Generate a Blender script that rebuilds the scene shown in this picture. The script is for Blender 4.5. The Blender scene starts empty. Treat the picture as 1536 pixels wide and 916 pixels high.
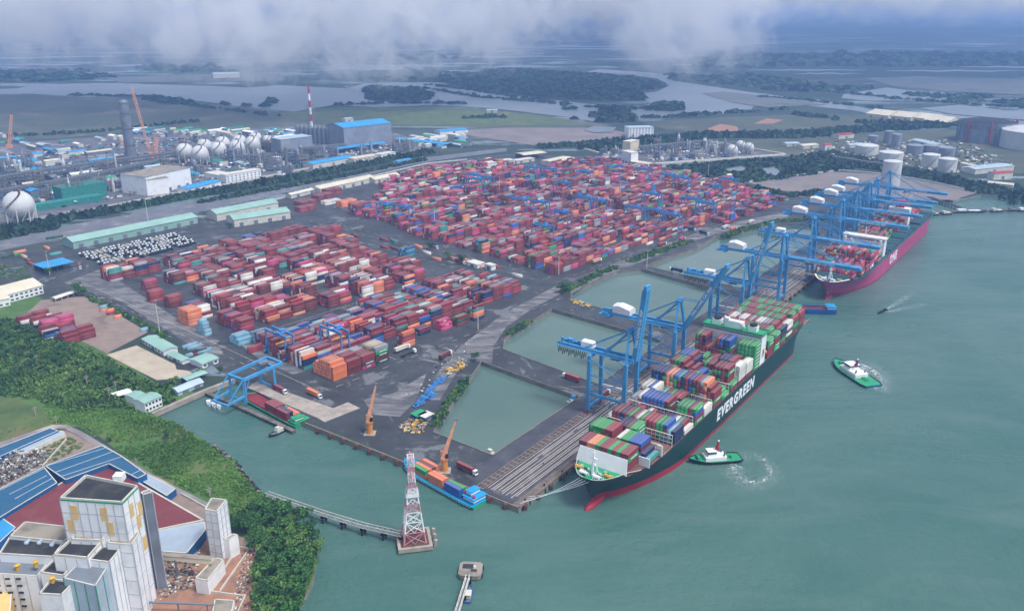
import bpy, math, random
import numpy as np
from mathutils import Vector, Matrix
from mathutils.geometry import tessellate_polygon
R = math.radians
# ------------------------------------------------------------------ camera
CAM_H = 255.0; FPX = 1290.0; HOR = 4.0
PITCH = math.atan((458 - HOR) / FPX)
scene = bpy.context.scene
C = scene.collection
cd = bpy.data.cameras.new("camera"); cam = bpy.data.objects.new("camera", cd); C.objects.link(cam)
cam.location = (0, 0, CAM_H); cam.rotation_euler = (math.pi / 2 - PITCH, 0, 0)
cd.sensor_width = 36; cd.lens = 36 * FPX / 1536; cd.clip_start = 1; cd.clip_end = 120000
scene.camera = cam
# ------------------------------------------------------------------ sky, sun, exposure
SUN_EL, SUN_AZ = R(62), R(122)          # azimuth measured from +Y towards +X
world = bpy.data.worlds.new("World"); scene.world = world; world.use_nodes = True
wn = world.node_tree.nodes; wl = world.node_tree.links
sky = wn.new("ShaderNodeTexSky"); sky.sky_type = 'NISHITA'; sky.sun_disc = False
sky.sun_elevation = SUN_EL; sky.sun_rotation = SUN_AZ; sky.altitude = 0
sky.air_density = 1.0; sky.dust_density = 3.0; sky.ozone_density = 1.5
bg = wn["Background"]; bg.inputs["Strength"].default_value = 0.13
hs_ = wn.new("ShaderNodeHueSaturation"); hs_.inputs["Saturation"].default_value = 0.55   # thin overcast greys the sky
wl.new(sky.outputs[0], hs_.inputs["Color"]); wl.new(hs_.outputs[0], bg.inputs["Color"])
sd = bpy.data.lights.new("sun", 'SUN'); sun = bpy.data.objects.new("sun", sd); C.objects.link(sun)
sd.energy = 1.9; sd.angle = R(16); sd.color = (1.0, 0.97, 0.94)
dv = Vector((math.sin(SUN_AZ) * math.cos(SUN_EL), math.cos(SUN_AZ) * math.cos(SUN_EL), math.sin(SUN_EL)))
sun.rotation_euler = dv.to_track_quat('Z', 'Y').to_euler()
vs = scene.view_settings
vs.view_transform = 'Standard'; vs.look = 'None'; vs.exposure = 0.55; vs.gamma = 1; vs.use_curve_mapping = False
cy = scene.cycles
cy.max_bounces = 5; cy.diffuse_bounces = 2; cy.glossy_bounces = 2; cy.transmission_bounces = 1
cy.volume_bounces = 3; cy.transparent_max_bounces = 8; cy.caustics_reflective = False; cy.caustics_refractive = False
cy.use_denoising = True; cy.volume_step_rate = 1.0; cy.volume_max_steps = 128
try: cy.denoiser = 'OPENIMAGEDENOISE'
except Exception: pass
rnd = random.Random(7)
# ------------------------------------------------------------------ helpers
_c, _s = math.cos(PITCH), math.sin(PITCH)
def at(px, py, z=3.0):
    """ground point seen at a photograph pixel (1536 x 916)"""
    a = (px - 768) / FPX; b = -(py - 458) / FPX
    t = (z - CAM_H) / (-_s + b * _c)
    return (a * t, (_c + b * _s) * t)
def toscreen(x, y, z):
    dz = z - CAM_H; dep = y * _c - dz * _s
    return 768 + FPX * x / dep, 458 - FPX * (y * _s + dz * _c) / dep
def frame(o, deg):
    ox, oy = o; t = R(deg); c, s = math.cos(t), math.sin(t)
    return lambda u, v: (ox + u * c - v * s, oy + u * s + v * c)
QA = 54.3; YA = 48.7
Q = frame(at(778, 762), QA)       # quay: q along the berth, r inland
Y = frame(at(485.5, 572.4), YA)   # yard: u along the rows, v inland
def s2l(c):
    return tuple(((x / 255) / 12.92 if x / 255 <= 0.04045 else ((x / 255 + 0.055) / 1.055) ** 2.4) for x in c)
def setp(o, label=None, cat=None, group=None, kind=None):
    if label: o["label"] = label
    if cat: o["category"] = cat
    if group: o["group"] = group
    if kind: o["kind"] = kind
    return o
def empty(name, label, cat, loc, rot=0.0, group=None):
    o = bpy.data.objects.new(name, None); C.objects.link(o)
    o.location = (loc[0], loc[1], loc[2] if len(loc) > 2 else 3.0); o.rotation_euler = (0, 0, rot)
    o.empty_display_size = 1
    return setp(o, label, cat, group)
class MB:
    def __init__(s): s.v = []; s.f = []; s.m = []
    def quad(s, pts, m=0):
        n = len(s.v); s.v += [tuple(p) for p in pts]; s.f.append(tuple(range(n, n + len(pts)))); s.m.append(m)
    def hexa(s, b, t, m=0, mt=None):
        n = len(s.v); k = len(b); s.v += [tuple(p) for p in b] + [tuple(p) for p in t]
        s.f.append(tuple(n + i for i in reversed(range(k)))); s.m.append(m)
        s.f.append(tuple(n + k + i for i in range(k))); s.m.append(m if mt is None else mt)
        for i in range(k):
            j = (i + 1) % k; s.f.append((n + i, n + j, n + k + j, n + k + i)); s.m.append(m)
        return s
    def box(s, x, y, z, sx, sy, sz, rot=0, m=0, mt=None):
        c, sn = math.cos(rot), math.sin(rot)
        P = [(x + a * sx / 2 * c - b * sy / 2 * sn, y + a * sx / 2 * sn + b * sy / 2 * c) for a, b in ((-1, -1), (1, -1), (1, 1), (-1, 1))]
        return s.hexa([(p[0], p[1], z) for p in P], [(p[0], p[1], z + sz) for p in P], m, mt)
    def prism(s, poly, z0, z1, m=0, mt=None):
        return s.hexa([(p[0], p[1], z0) for p in poly], [(p[0], p[1], z1) for p in poly], m, mt)
    def bar(s, p, q, w, h=None, m=0):
        p = Vector(p); q = Vector(q); d = q - p
        if d.length < 1e-6: return s
        h = w if h is None else h
        d.normalize(); side = d.cross(Vector((0, 0, 1)))
        if side.length < 1e-3: side = Vector((1, 0, 0))
        side.normalize(); up = side.cross(d)
        o = [side * (a * w / 2) + up * (b * h / 2) for a, b in ((-1, -1), (1, -1), (1, 1), (-1, 1))]
        return s.hexa([p + k for k in o], [q + k for k in o], m)
    def tube(s, p, q, r0, r1=None, n=10, m=0, cap=True):
        r1 = r0 if r1 is None else r1
        p = Vector(p); q = Vector(q); d = (q - p).normalized(); a = d.orthogonal().normalized(); b = d.cross(a)
        k = len(s.v)
        for c, r in ((p, r0), (q, r1)):
            for i in range(n):
                t = 2 * math.pi * i / n; s.v.append(tuple(c + a * (r * math.cos(t)) + b * (r * math.sin(t))))
        for i in range(n):
            j = (i + 1) % n; s.f.append((k + i, k + j, k + n + j, k + n + i)); s.m.append(m)
        if cap:
            s.f.append(tuple(k + i for i in reversed(range(n)))); s.m.append(m)
            s.f.append(tuple(k + n + i for i in range(n))); s.m.append(m)
        return s
    def lathe(s, x, y, prof, n=24, m=0):
        k = len(s.v)
        for (r, z) in prof:
            for i in range(n):
                t = 2 * math.pi * i / n; s.v.append((x + r * math.cos(t), y + r * math.sin(t), z))
        for j in range(len(prof) - 1):
            for i in range(n):
                i2 = (i + 1) % n; s.f.append((k + j * n + i, k + j * n + i2, k + (j + 1) * n + i2, k + (j + 1) * n + i)); s.m.append(m)
        return s
    def loft(s, secs, m=0, closed=False, mf=None):
        """secs: list of point rows of the same length"""
        k = len(s.v); n = len(secs[0])
        for r in secs: s.v += [tuple(p) for p in r]
        for j in range(len(secs) - 1):
            for i in range(n if closed else n - 1):
                i2 = (i + 1) % n
                s.f.append((k + j * n + i, k + (j + 1) * n + i, k + (j + 1) * n + i2, k + j * n + i2)); s.m.append(mf(j, i) if mf else m)
        return s
    def build(s, name, mats, parent=None, smooth=False, loc=None):
        me = bpy.data.meshes.new(name); me.from_pydata(s.v, [], s.f)
        if not isinstance(mats, (list, tuple)): mats = [mats]
        for m in mats: me.materials.append(m)
        if len(mats) > 1: me.polygons.foreach_set("material_index", s.m)
        if smooth: me.polygons.foreach_set("use_smooth", [True] * len(s.f))
        me.update()
        o = bpy.data.objects.new(name, me); C.objects.link(o)
        if parent: o.parent = parent
        if loc: o.location = loc
        return o
_kids = {}
def copy_tree(o, kids=None):
    c = o.copy(); C.objects.link(c)
    for ch in (kids if kids is not None else [x for x in bpy.data.objects if x.parent == o]):
        d = ch.copy(); C.objects.link(d); d.parent = c
        for g in ch.children:
            e = g.copy(); C.objects.link(e); e.parent = d
    return c
ORD = ["zeroth", "first", "second", "third", "fourth", "fifth", "sixth", "seventh", "eighth", "ninth", "tenth", "eleventh", "twelfth",
       "thirteenth", "fourteenth", "fifteenth", "sixteenth", "seventeenth", "eighteenth", "nineteenth", "twentieth"]
# ------------------------------------------------------------------ materials
def mat(name, col, rough=0.7, var=0.15, scale=0.3, metal=0.0, col2=None, bump=0.0, bscale=2.0, spec=0.4, detail=5, mixlo=0.35, mixhi=0.65):
    m = bpy.data.materials.new(name); m.use_nodes = True; nt = m.node_tree; N = nt.nodes; L = nt.links
    b = N["Principled BSDF"]; b.inputs["Roughness"].default_value = rough; b.inputs["Metallic"].default_value = metal
    b.inputs["Specular IOR Level"].default_value = spec
    tc = N.new("ShaderNodeNewGeometry")
    n = N.new("ShaderNodeTexNoise"); n.inputs["Scale"].default_value = scale; n.inputs["Detail"].default_value = detail; n.inputs["Roughness"].default_value = 0.65
    L.new(tc.outputs["Position"], n.inputs["Vector"])
    r = N.new("ShaderNodeMapRange"); r.inputs[1].default_value = mixlo; r.inputs[2].default_value = mixhi
    L.new(n.outputs["Fac"], r.inputs[0])
    mx = N.new("ShaderNodeMix"); mx.data_type = 'RGBA'
    c = s2l(col)
    if col2 is None:
        mx.inputs[6].default_value = (*[x * (1 - var) for x in c], 1); mx.inputs[7].default_value = (*[min(1, x * (1 + var)) for x in c], 1)
    else:
        mx.inputs[6].default_value = (*c, 1); mx.inputs[7].default_value = (*s2l(col2), 1)
    L.new(r.outputs[0], mx.inputs[0]); L.new(mx.outputs[2], b.inputs["Base Color"])
    if bump:
        n2 = N.new("ShaderNodeTexNoise"); n2.inputs["Scale"].default_value = bscale; n2.inputs["Detail"].default_value = 6
        L.new(tc.outputs["Position"], n2.inputs["Vector"])
        bp = N.new("ShaderNodeBump"); bp.inputs["Strength"].default_value = bump; bp.inputs["Distance"].default_value = 0.3
        L.new(n2.outputs["Fac"], bp.inputs["Height"]); L.new(bp.outputs[0], b.inputs["Normal"])
    m["_mx"] = 0
    return m
def wave_mat(name, col, col2, scale, rough=0.6, axis='X', dirt=None, dscale=0.05, rot=0.0, width=0.5):
    """ribbed sheet metal / stripes along an object axis, with stains"""
    m = bpy.data.materials.new(name); m.use_nodes = True; nt = m.node_tree; N = nt.nodes; L = nt.links
    b = N["Principled BSDF"]; b.inputs["Roughness"].default_value = rough
    tc = N.new("ShaderNodeTexCoord"); mp = N.new("ShaderNodeMapping"); mp.inputs["Rotation"].default_value = (0, 0, rot)
    L.new(tc.outputs["Object"], mp.inputs[0])
    w = N.new("ShaderNodeTexWave"); w.bands_direction = axis; w.inputs["Scale"].default_value = scale; w.inputs["Distortion"].default_value = 0
    L.new(mp.outputs[0], w.inputs["Vector"])
    mx = N.new("ShaderNodeMix"); mx.data_type = 'RGBA'; mx.inputs[6].default_value = (*s2l(col), 1); mx.inputs[7].default_value = (*s2l(col2), 1)
    L.new(w.outputs["Fac"], mx.inputs[0]); out = mx.outputs[2]
    if dirt:
        n = N.new("ShaderNodeTexNoise"); n.inputs["Scale"].default_value = dscale; n.inputs["Detail"].default_value = 8; n.inputs["Roughness"].default_value = 0.7
        L.new(tc.outputs["Object"], n.inputs["Vector"])
        r = N.new("ShaderNodeMapRange"); r.inputs[1].default_value = 0.48; r.inputs[2].default_value = 0.75; r.inputs[4].default_value = 0.45
        L.new(n.outputs["Fac"], r.inputs[0])
        m2 = N.new("ShaderNodeMix"); m2.data_type = 'RGBA'; m2.inputs[7].default_value = (*s2l(dirt), 1)
        L.new(r.outputs[0], m2.inputs[0]); L.new(out, m2.inputs[6]); out = m2.outputs[2]
    L.new(out, b.inputs["Base Color"])
    return m
def container_mat(name, attr):
    m = bpy.data.materials.new(name); m.use_nodes = True; nt = m.node_tree; N = nt.nodes; L = nt.links
    b = N["Principled BSDF"]; b.inputs["Roughness"].default_value = 0.55; b.inputs["Specular IOR Level"].default_value = 0.18
    if attr: src = N.new("ShaderNodeVertexColor"); src.layer_name = "Col"; col = src.outputs[0]
    else: src = N.new("ShaderNodeObjectInfo"); col = src.outputs["Color"]
    g = N.new("ShaderNodeNewGeometry")
    n = N.new("ShaderNodeTexNoise"); n.inputs["Scale"].default_value = 0.35; n.inputs["Detail"].default_value = 6; n.inputs["Roughness"].default_value = 0.7
    L.new(g.outputs["Position"], n.inputs["Vector"])
    r = N.new("ShaderNodeMapRange"); r.inputs[1].default_value = 0.5; r.inputs[2].default_value = 0.8; r.inputs[4].default_value = 0.45
    L.new(n.outputs["Fac"], r.inputs[0])
    mx = N.new("ShaderNodeMix"); mx.data_type = 'RGBA'; mx.inputs[7].default_value = (0.16, 0.12, 0.11, 1)
    L.new(col, mx.inputs[6]); L.new(r.outputs[0], mx.inputs[0])
    # upward faces paler: dust, plus sky light from above mixed into the colour
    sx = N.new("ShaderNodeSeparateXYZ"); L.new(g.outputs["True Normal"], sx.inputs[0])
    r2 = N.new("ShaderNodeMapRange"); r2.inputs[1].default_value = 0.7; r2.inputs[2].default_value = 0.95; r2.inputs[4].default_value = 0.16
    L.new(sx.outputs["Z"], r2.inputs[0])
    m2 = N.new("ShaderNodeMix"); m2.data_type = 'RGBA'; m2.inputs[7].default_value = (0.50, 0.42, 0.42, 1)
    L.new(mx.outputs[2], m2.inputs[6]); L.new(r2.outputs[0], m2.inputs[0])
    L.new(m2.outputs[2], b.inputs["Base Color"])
    # corrugation
    tc = N.new("ShaderNodeTexCoord")
    if not attr:
        w = N.new("ShaderNodeTexWave"); w.inputs["Scale"].default_value = 1.1; L.new(tc.outputs["Object"], w.inputs["Vector"])
        bp = N.new("ShaderNodeBump"); bp.inputs["Strength"].default_value = 0.35; bp.inputs["Distance"].default_value = 0.05
        L.new(w.outputs["Fac"], bp.inputs["Height"]); L.new(bp.outputs[0], b.inputs["Normal"])
    return m
def M_(n, *a, **k):
    MT[n] = mat(n, *a, **k)
MT = {}
M_('white_paint', (232, 234, 236), 0.55, 0.06, 0.12); M_('offwhite', (205, 203, 192), 0.7, 0.12, 0.15)
M_('crane_blue', (70, 148, 200), 0.45, 0.14, 0.12); M_('rtg_blue', (78, 138, 200), 0.5, 0.15, 0.3)
M_('dark', (28, 30, 34), 0.6, 0.2); M_('tyre', (25, 25, 27), 0.9, 0.1); M_('steel', (130, 134, 140), 0.45, 0.12, 0.5, metal=0.4)
M_('grey_steel', (112, 120, 132), 0.55, 0.18, 0.1); M_('glass', (30, 45, 60), 0.12, 0.1, spec=0.8)
M_('concrete', (132, 126, 120), 0.9, 0.22, 0.12, bump=0.2); M_('pale_concrete', (160, 150, 140), 0.9, 0.2, 0.15, bump=0.2)
M_('orange_paint', (218, 142, 62), 0.5, 0.1, 0.4); M_('crane_orange', (212, 150, 116), 0.5, 0.15, 0.4); M_('red_paint', (175, 40, 45), 0.5, 0.12, 0.4)
M_('yellow', (205, 165, 60), 0.6, 0.15, 0.5); M_('green_deck', (45, 150, 105), 0.6, 0.14, 0.2); M_('hull_green', (8, 50, 50), 0.4, 0.12, 0.05)
M_('boot_red', (150, 32, 50), 0.55, 0.14, 0.08); M_('magenta', (178, 62, 112), 0.45, 0.12, 0.04); M_('magenta_dark', (136, 40, 78), 0.5, 0.12, 0.05)
M_('brown_deck', (124, 92, 80), 0.8, 0.2, 0.3); M_('teal_deck', (36, 84, 92), 0.7, 0.15, 0.2); M_('black_hull', (24, 30, 40), 0.5, 0.2, 0.2)
M_('tarp', (214, 216, 220), 0.75, 0.06, 0.3, bump=0.5, bscale=0.4); M_('hull_blue', (22, 94, 172), 0.45, 0.12, 0.1); M_('bright_blue', (36, 150, 206), 0.5, 0.1, 0.2)
M_('tug_blue', (16, 84, 124), 0.5, 0.12, 0.2); M_('hatch_red', (128, 46, 52), 0.7, 0.2, 0.2); M_('foam', (225, 232, 232), 0.8, 0.05)
M_('rust', (96, 68, 60), 0.9, 0.3, 0.4); M_('wood', (140, 112, 80), 0.9, 0.2, 0.5); M_('dock_grey', (112, 104, 98), 0.95, 0.35, 0.25, bump=0.4)
M_('trunk', (82, 70, 58), 0.95, 0.2, 1.0); M_('tank_white', (198, 200, 200), 0.6, 0.1, 0.06); M_('tank_grey', (135, 142, 155), 0.6, 0.15, 0.06)
M_('green_roof', (142, 178, 168), 0.6, 0.1, 0.06); M_('cream_roof', (205, 198, 178), 0.7, 0.1, 0.05); M_('blue_roof', (52, 146, 200), 0.6, 0.12, 0.08)
M_('teal_net', (44, 128, 120), 0.85, 0.25, 0.3); M_('red_roof', (150, 62, 55), 0.8, 0.15, 0.3); M_('grey_roof', (128, 134, 146), 0.7, 0.2, 0.1)
M_('black_roof', (44, 46, 50), 0.85, 0.35, 0.12, col2=(78, 76, 74), mixlo=0.45, mixhi=0.75); M_('pale_roof', (150, 142, 130), 0.9, 0.2, 0.12, col2=(112, 106, 100), mixlo=0.45, mixhi=0.7)
M_('cream_wall', (214, 204, 178), 0.8, 0.08, 0.1); M_('yellow_panel', (224, 188, 120), 0.8, 0.08, 0.2); M_('blue_trim', (24, 88, 140), 0.6, 0.1, 0.2)
M_('line', (196, 186, 172), 0.8, 0.2, 0.6); M_('basin_wall', (120, 116, 110), 0.9, 0.3, 0.2)
M_('kerb', (165, 160, 150), 0.85, 0.15, 0.4); M_('rail_tan', (132, 116, 104), 0.8, 0.25, 0.4); M_('silver_roof', (168, 186, 200), 0.5, 0.14, 0.08)
M_('rib_grey', (176, 182, 190), 0.7, 0.1)
M_('pylon_red', (204, 140, 148), 0.6, 0.15, 0.4)
M_('mill_white', (236, 238, 240), 0.65, 0.1, 0.10, col2=(198, 200, 200), mixlo=0.50, mixhi=0.78)
HAZE = 0.00016; CLOUDS = True
# ------------------------------------------------------------------ ground, water, haze, cloud
def poly_sheet(name, loops, z, m, kind='structure', walls=None, wallmat=None, label=None, sub=None):
    vv = []; allv = []
    for lp in loops:
        vv.append([Vector((p[0], p[1], 0)) for p in lp]); allv += [(p[0], p[1], z) for p in lp]
    tris = tessellate_polygon(vv)
    faces = []
    for t in tris:
        a, b, c = (Vector(allv[i]) for i in t)
        if (b - a).cross(c - a).z < 0: t = (t[0], t[2], t[1])
        faces.append(tuple(t))
    ms = [0] * len(faces)
    if walls is not None:
        k = 0
        for lp in loops:
            n = len(lp); base = len(allv)
            allv += [(p[0], p[1], walls) for p in lp]
            for i in range(n):
                j = (i + 1) % n; faces.append((k + i, k + j, base + j, base + i)); ms.append(1)
            k += n
        # indices of the top loops run first, so k stepped through them only
    me = bpy.data.meshes.new(name); me.from_pydata(allv, [], faces); me.materials.append(m)
    if wallmat: me.materials.append(wallmat); me.polygons.foreach_set("material_index", ms)
    me.update(); o = bpy.data.objects.new(name, me); C.objects.link(o)
    setp(o, label=label, kind=kind)
    return o
def nt_mat(name):
    m = bpy.data.materials.new(name); m.use_nodes = True; return m, m.node_tree.nodes, m.node_tree.links, m.node_tree.nodes["Principled BSDF"]
def noise(N, L, vec, scale, detail=6, rough=0.6, dist=0.0):
    n = N.new("ShaderNodeTexNoise"); n.inputs["Scale"].default_value = scale; n.inputs["Detail"].default_value = detail
    n.inputs["Roughness"].default_value = rough; n.inputs["Distortion"].default_value = dist
    L.new(vec, n.inputs["Vector"]); return n.outputs["Fac"]
def rng(N, L, x, a, b, c=0.0, d=1.0):
    r = N.new("ShaderNodeMapRange"); r.inputs[1].default_value = a; r.inputs[2].default_value = b; r.inputs[3].default_value = c; r.inputs[4].default_value = d
    L.new(x, r.inputs[0]); return r.outputs[0]
def mix(N, L, f, a, b):
    m = N.new("ShaderNodeMix"); m.data_type = 'RGBA'
    if isinstance(f, float): m.inputs[0].default_value = f
    else: L.new(f, m.inputs[0])
    for i, x in ((6, a), (7, b)):
        if isinstance(x, tuple): m.inputs[i].default_value = (*x, 1)
        else: L.new(x, m.inputs[i])
    return m.outputs[2]
def pos_scaled(N, L, sx, sy, rot=0.0):
    g = N.new("ShaderNodeNewGeometry"); mp = N.new("ShaderNodeMapping"); mp.inputs["Scale"].default_value = (sx, sy, 1); mp.inputs["Rotation"].default_value = (0, 0, rot)
    L.new(g.outputs["Position"], mp.inputs[0]); return mp.outputs[0]
# water: silt-laden green river
wm, N, L, B = nt_mat("river_water")
g = N.new("ShaderNodeNewGeometry"); P = g.outputs["Position"]
f1 = noise(N, L, pos_scaled(N, L, 0.55, 1.2, R(-52)), 0.0055, 7, 0.62, 1.6)
f2 = noise(N, L, pos_scaled(N, L, 0.5, 1.5, R(-40)), 0.016, 7, 0.7, 1.2)
c = mix(N, L, rng(N, L, f1, 0.35, 0.65), (0.040, 0.122, 0.100), (0.080, 0.162, 0.138))
c = mix(N, L, rng(N, L, f2, 0.45, 0.75, 0.0, 0.5), c, (0.11, 0.18, 0.16))
L.new(c, B.inputs["Base Color"]); L.new(rng(N, L, noise(N, L, pos_scaled(N, L, 0.5, 1.4, R(20)), 0.006, 5, 0.6), 0.38, 0.62, 0.08, 0.32), B.inputs["Roughness"]); B.inputs["IOR"].default_value = 1.33
nb = noise(N, L, P, 0.22, 5, 0.65); nb2 = noise(N, L, pos_scaled(N, L, 0.45, 1.5, R(30)), 0.10, 4, 0.55)
ad = N.new("ShaderNodeMath"); L.new(nb, ad.inputs[0]); L.new(nb2, ad.inputs[1])
bp = N.new("ShaderNodeBump"); bp.inputs["Strength"].default_value = 0.85; bp.inputs["Distance"].default_value = 1.0
L.new(ad.outputs[0], bp.inputs["Height"]); L.new(bp.outputs[0], B.inputs["Normal"])
me = bpy.data.meshes.new("river"); W = 45000
me.from_pydata([(-W, -3000, 0), (W, -3000, 0), (W, 60000, 0), (-W, 60000, 0)], [], [(0, 1, 2, 3)]); me.materials.append(wm)
o = bpy.data.objects.new("river", me); C.objects.link(o); setp(o, kind='structure')
# delta lowland material
gm, N, L, B = nt_mat("delta_ground")
P = pos_scaled(N, L, 1, 1); Pl = pos_scaled(N, L, 0.45, 1.6, R(-8))
a1 = noise(N, L, P, 0.012, 8, 0.65); a2 = noise(N, L, Pl, 0.0021, 8, 0.6, 0.4); a3 = noise(N, L, Pl, 0.0045, 9, 0.68, 1.2)
c = mix(N, L, rng(N, L, a1, 0.35, 0.65), (0.012, 0.032, 0.024), (0.032, 0.055, 0.036))
c = mix(N, L, rng(N, L, a2, 0.50, 0.60), c, (0.062, 0.074, 0.058))
wet = rng(N, L, a3, 0.545, 0.56)
c = mix(N, L, wet, c, (0.17, 0.22, 0.25))
L.new(c, B.inputs["Base Color"]); L.new(rng(N, L, a3, 0.545, 0.56, 0.95, 0.25), B.inputs["Roughness"])
# asphalt
am, N, L, B = nt_mat("yard_asphalt")
P = pos_scaled(N, L, 1, 1); Pu = pos_scaled(N, L, 0.10, 1.0, R(-YA)); Pv = pos_scaled(N, L, 1.0, 0.12, R(-YA))
c = mix(N, L, rng(N, L, noise(N, L, P, 0.03, 8, 0.7), 0.35, 0.68), (0.026, 0.030, 0.035), (0.060, 0.065, 0.072))
c = mix(N, L, rng(N, L, noise(N, L, P, 0.022, 9, 0.68, 1.0), 0.585, 0.61, 0, 0.7), c, (0.19, 0.20, 0.21))
c = mix(N, L, rng(N, L, noise(N, L, P, 0.055, 8, 0.7, 1.5), 0.60, 0.625, 0, 0.6), c, (0.17, 0.17, 0.18))
c = mix(N, L, rng(N, L, noise(N, L, Pu, 0.20, 6, 0.7), 0.60, 0.66, 0, 0.45), c, (0.16, 0.155, 0.155))
c = mix(N, L, rng(N, L, noise(N, L, Pv, 0.22, 6, 0.7), 0.60, 0.66, 0, 0.4), c, (0.035, 0.038, 0.045))
c = mix(N, L, rng(N, L, noise(N, L, P, 0.4, 6, 0.7), 0.5, 0.75, 0, 0.45), c, (0.035, 0.037, 0.042))
L.new(c, B.inputs["Base Color"]); L.new(rng(N, L, noise(N, L, P, 0.02, 5), 0.4, 0.6, 0.45, 0.85), B.inputs["Roughness"])
MT['asphalt'] = am
dm, N, L, B = nt_mat("dusty_asphalt"); P = pos_scaled(N, L, 1, 1); Pd = pos_scaled(N, L, 0.35, 1.3, R(-YA - 8))
c = mix(N, L, rng(N, L, noise(N, L, P, 0.06, 8, 0.7), 0.35, 0.65), (0.055, 0.06, 0.07), (0.12, 0.12, 0.13))
c = mix(N, L, rng(N, L, noise(N, L, Pd, 0.07, 9, 0.72, 1.0), 0.44, 0.60, 0, 0.85), c, (0.27, 0.26, 0.26))
c = mix(N, L, rng(N, L, noise(N, L, Pd, 0.5, 6, 0.7), 0.52, 0.66, 0, 0.5), c, (0.08, 0.08, 0.09))
L.new(c, B.inputs["Base Color"]); B.inputs["Roughness"].default_value = 0.9; MT['dusty_asphalt'] = dm
em, N, L, B = nt_mat("estuary"); P = pos_scaled(N, L, 0.4, 1.5, R(-8))
c = mix(N, L, rng(N, L, noise(N, L, P, 0.003, 8, 0.65, 0.5), 0.4, 0.6), (0.13, 0.17, 0.19), (0.19, 0.21, 0.23)); L.new(c, B.inputs["Base Color"]); B.inputs["Roughness"].default_value = 0.3
# dusty road, sand, earth, grass
def ground_mat(name, a, b, c3, s1, s2, lo=0.55, hi=0.62, f=0.8):
    m, N, L, B = nt_mat(name); P = pos_scaled(N, L, 1, 1)
    c = mix(N, L, rng(N, L, noise(N, L, P, s1, 8, 0.7), 0.35, 0.68), s2l(a), s2l(b))
    c = mix(N, L, rng(N, L, noise(N, L, P, s2, 8, 0.65, 0.5), lo, hi, 0, f), c, s2l(c3))
    L.new(c, B.inputs["Base Color"]); B.inputs["Roughness"].default_value = 0.95; MT[name] = m
ground_mat('dust_road', (118, 112, 116), (150, 142, 142), (176, 166, 158), 0.05, 0.03)
ground_mat('road', (92, 96, 106), (112, 114, 122), (135, 132, 132), 0.04, 0.06)
ground_mat('sand', (168, 156, 138), (190, 178, 158), (150, 140, 110), 0.08, 0.03)
ground_mat('earth', (128, 112, 104), (150, 132, 120), (110, 98, 90), 0.08, 0.03)
ground_mat('rubble', (140, 104, 86), (168, 124, 100), (112, 92, 84), 0.15, 0.1)
ground_mat('grass', (62, 84, 44), (92, 108, 56), (112, 104, 68), 0.04, 0.02)
ground_mat('field', (60, 72, 60), (86, 90, 70), (118, 108, 100), 0.012, 0.006, 0.55, 0.66, 0.7)
ground_mat('bare', (112, 104, 106), (136, 126, 122), (106, 104, 98), 0.015, 0.01)
ground_mat('site', (76, 80, 90), (110, 108, 112), (152, 146, 146), 0.04, 0.015)
ground_mat('apron', (58, 60, 70), (86, 86, 94), (128, 122, 122), 0.06, 0.03, 0.58, 0.66, 0.6)
ground_mat('soil', (52, 62, 40), (74, 84, 48), (64, 58, 46), 0.06, 0.03)
# land with its basins
pL = lambda l, z=3.0: [at(x, y, z) for x, y in l]
coast = pL([(395, 1150), (430, 990), (446, 916), (470, 868), (476, 830), (455, 792), (428, 765), (392, 742), (372, 720), (350, 690), (318, 668), (288, 648), (262, 632), (228, 621), (307, 586), (352, 569), (371, 580), (477, 626)])
quay_far = 905
coast += [Q(0, 170), Q(0, 0), Q(quay_far, 0), Q(quay_far, 40)] + pL([(1408, 296), (1430, 301), (1472, 292), (1536, 296), (1800, 300)])
cy_ = at(1800, 300)[1]
coast += [(45000, cy_), (45000, 59000), (-45000, 59000), (-45000, -2500), (at(395, 1150)[0] - 20, -2500)]
B1 = pL([(722, 542), (690, 590), (650, 648)]) + [Q(37, 45), Q(135, 45)]
B2 = pL([(828, 463), (790, 487), (757, 508), (755, 524)]) + [Q(160, 45), Q(262, 45)]
B3 = pL([(962, 403), (925, 407), (857, 438), (857, 450)]) + [Q(290, 45), Q(405, 45)]
B4 = pL([(968, 399), (1000, 386), (1045, 372), (1075, 354), (1117, 345), (1165, 336), (1215, 336)]) + [Q(668, 45), Q(424, 45)]
ground = poly_sheet("ground", [coast, B1, B2, B3, B4], 3.0, gm, walls=-4.0, wallmat=MT['concrete'])
# flat sheets on the land
def sheet(name, pts, z, m): return poly_sheet(name, [pts], 3.0 + z, MT[m])
quad_uv = lambda u0, v0, u1, v1: [Y(u0, v0), Y(u1, v0), Y(u1, v1), Y(u0, v1)]

bw, N, L, B_ = nt_mat("basin_water"); P = pos_scaled(N, L, 1, 1)
c = mix(N, L, rng(N, L, noise(N, L, P, 0.01, 5, 0.6, 0.5), 0.35, 0.65), (0.085, 0.150, 0.125), (0.125, 0.185, 0.158)); L.new(c, B_.inputs["Base Color"]); B_.inputs["Roughness"].default_value = 0.10; B_.inputs["IOR"].default_value = 1.33
bp = N.new("ShaderNodeBump"); bp.inputs["Strength"].default_value = 0.3; bp.inputs["Distance"].default_value = 0.4; L.new(noise(N, L, P, 0.3, 5, 0.6), bp.inputs["Height"]); L.new(bp.outputs[0], B_.inputs["Normal"])
for lp in (B1, B2, B3, B4): poly_sheet("basin_water", [lp], 0.15, bw)
MT['mangrove'] = None
ground_mat('mangrove', (20, 38, 32), (34, 56, 42), (24, 46, 38), 0.02, 0.008)
ground_mat('mud', (84, 92, 92), (106, 108, 104), (66, 80, 76), 0.01, 0.004)
MT['water'] = em
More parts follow.
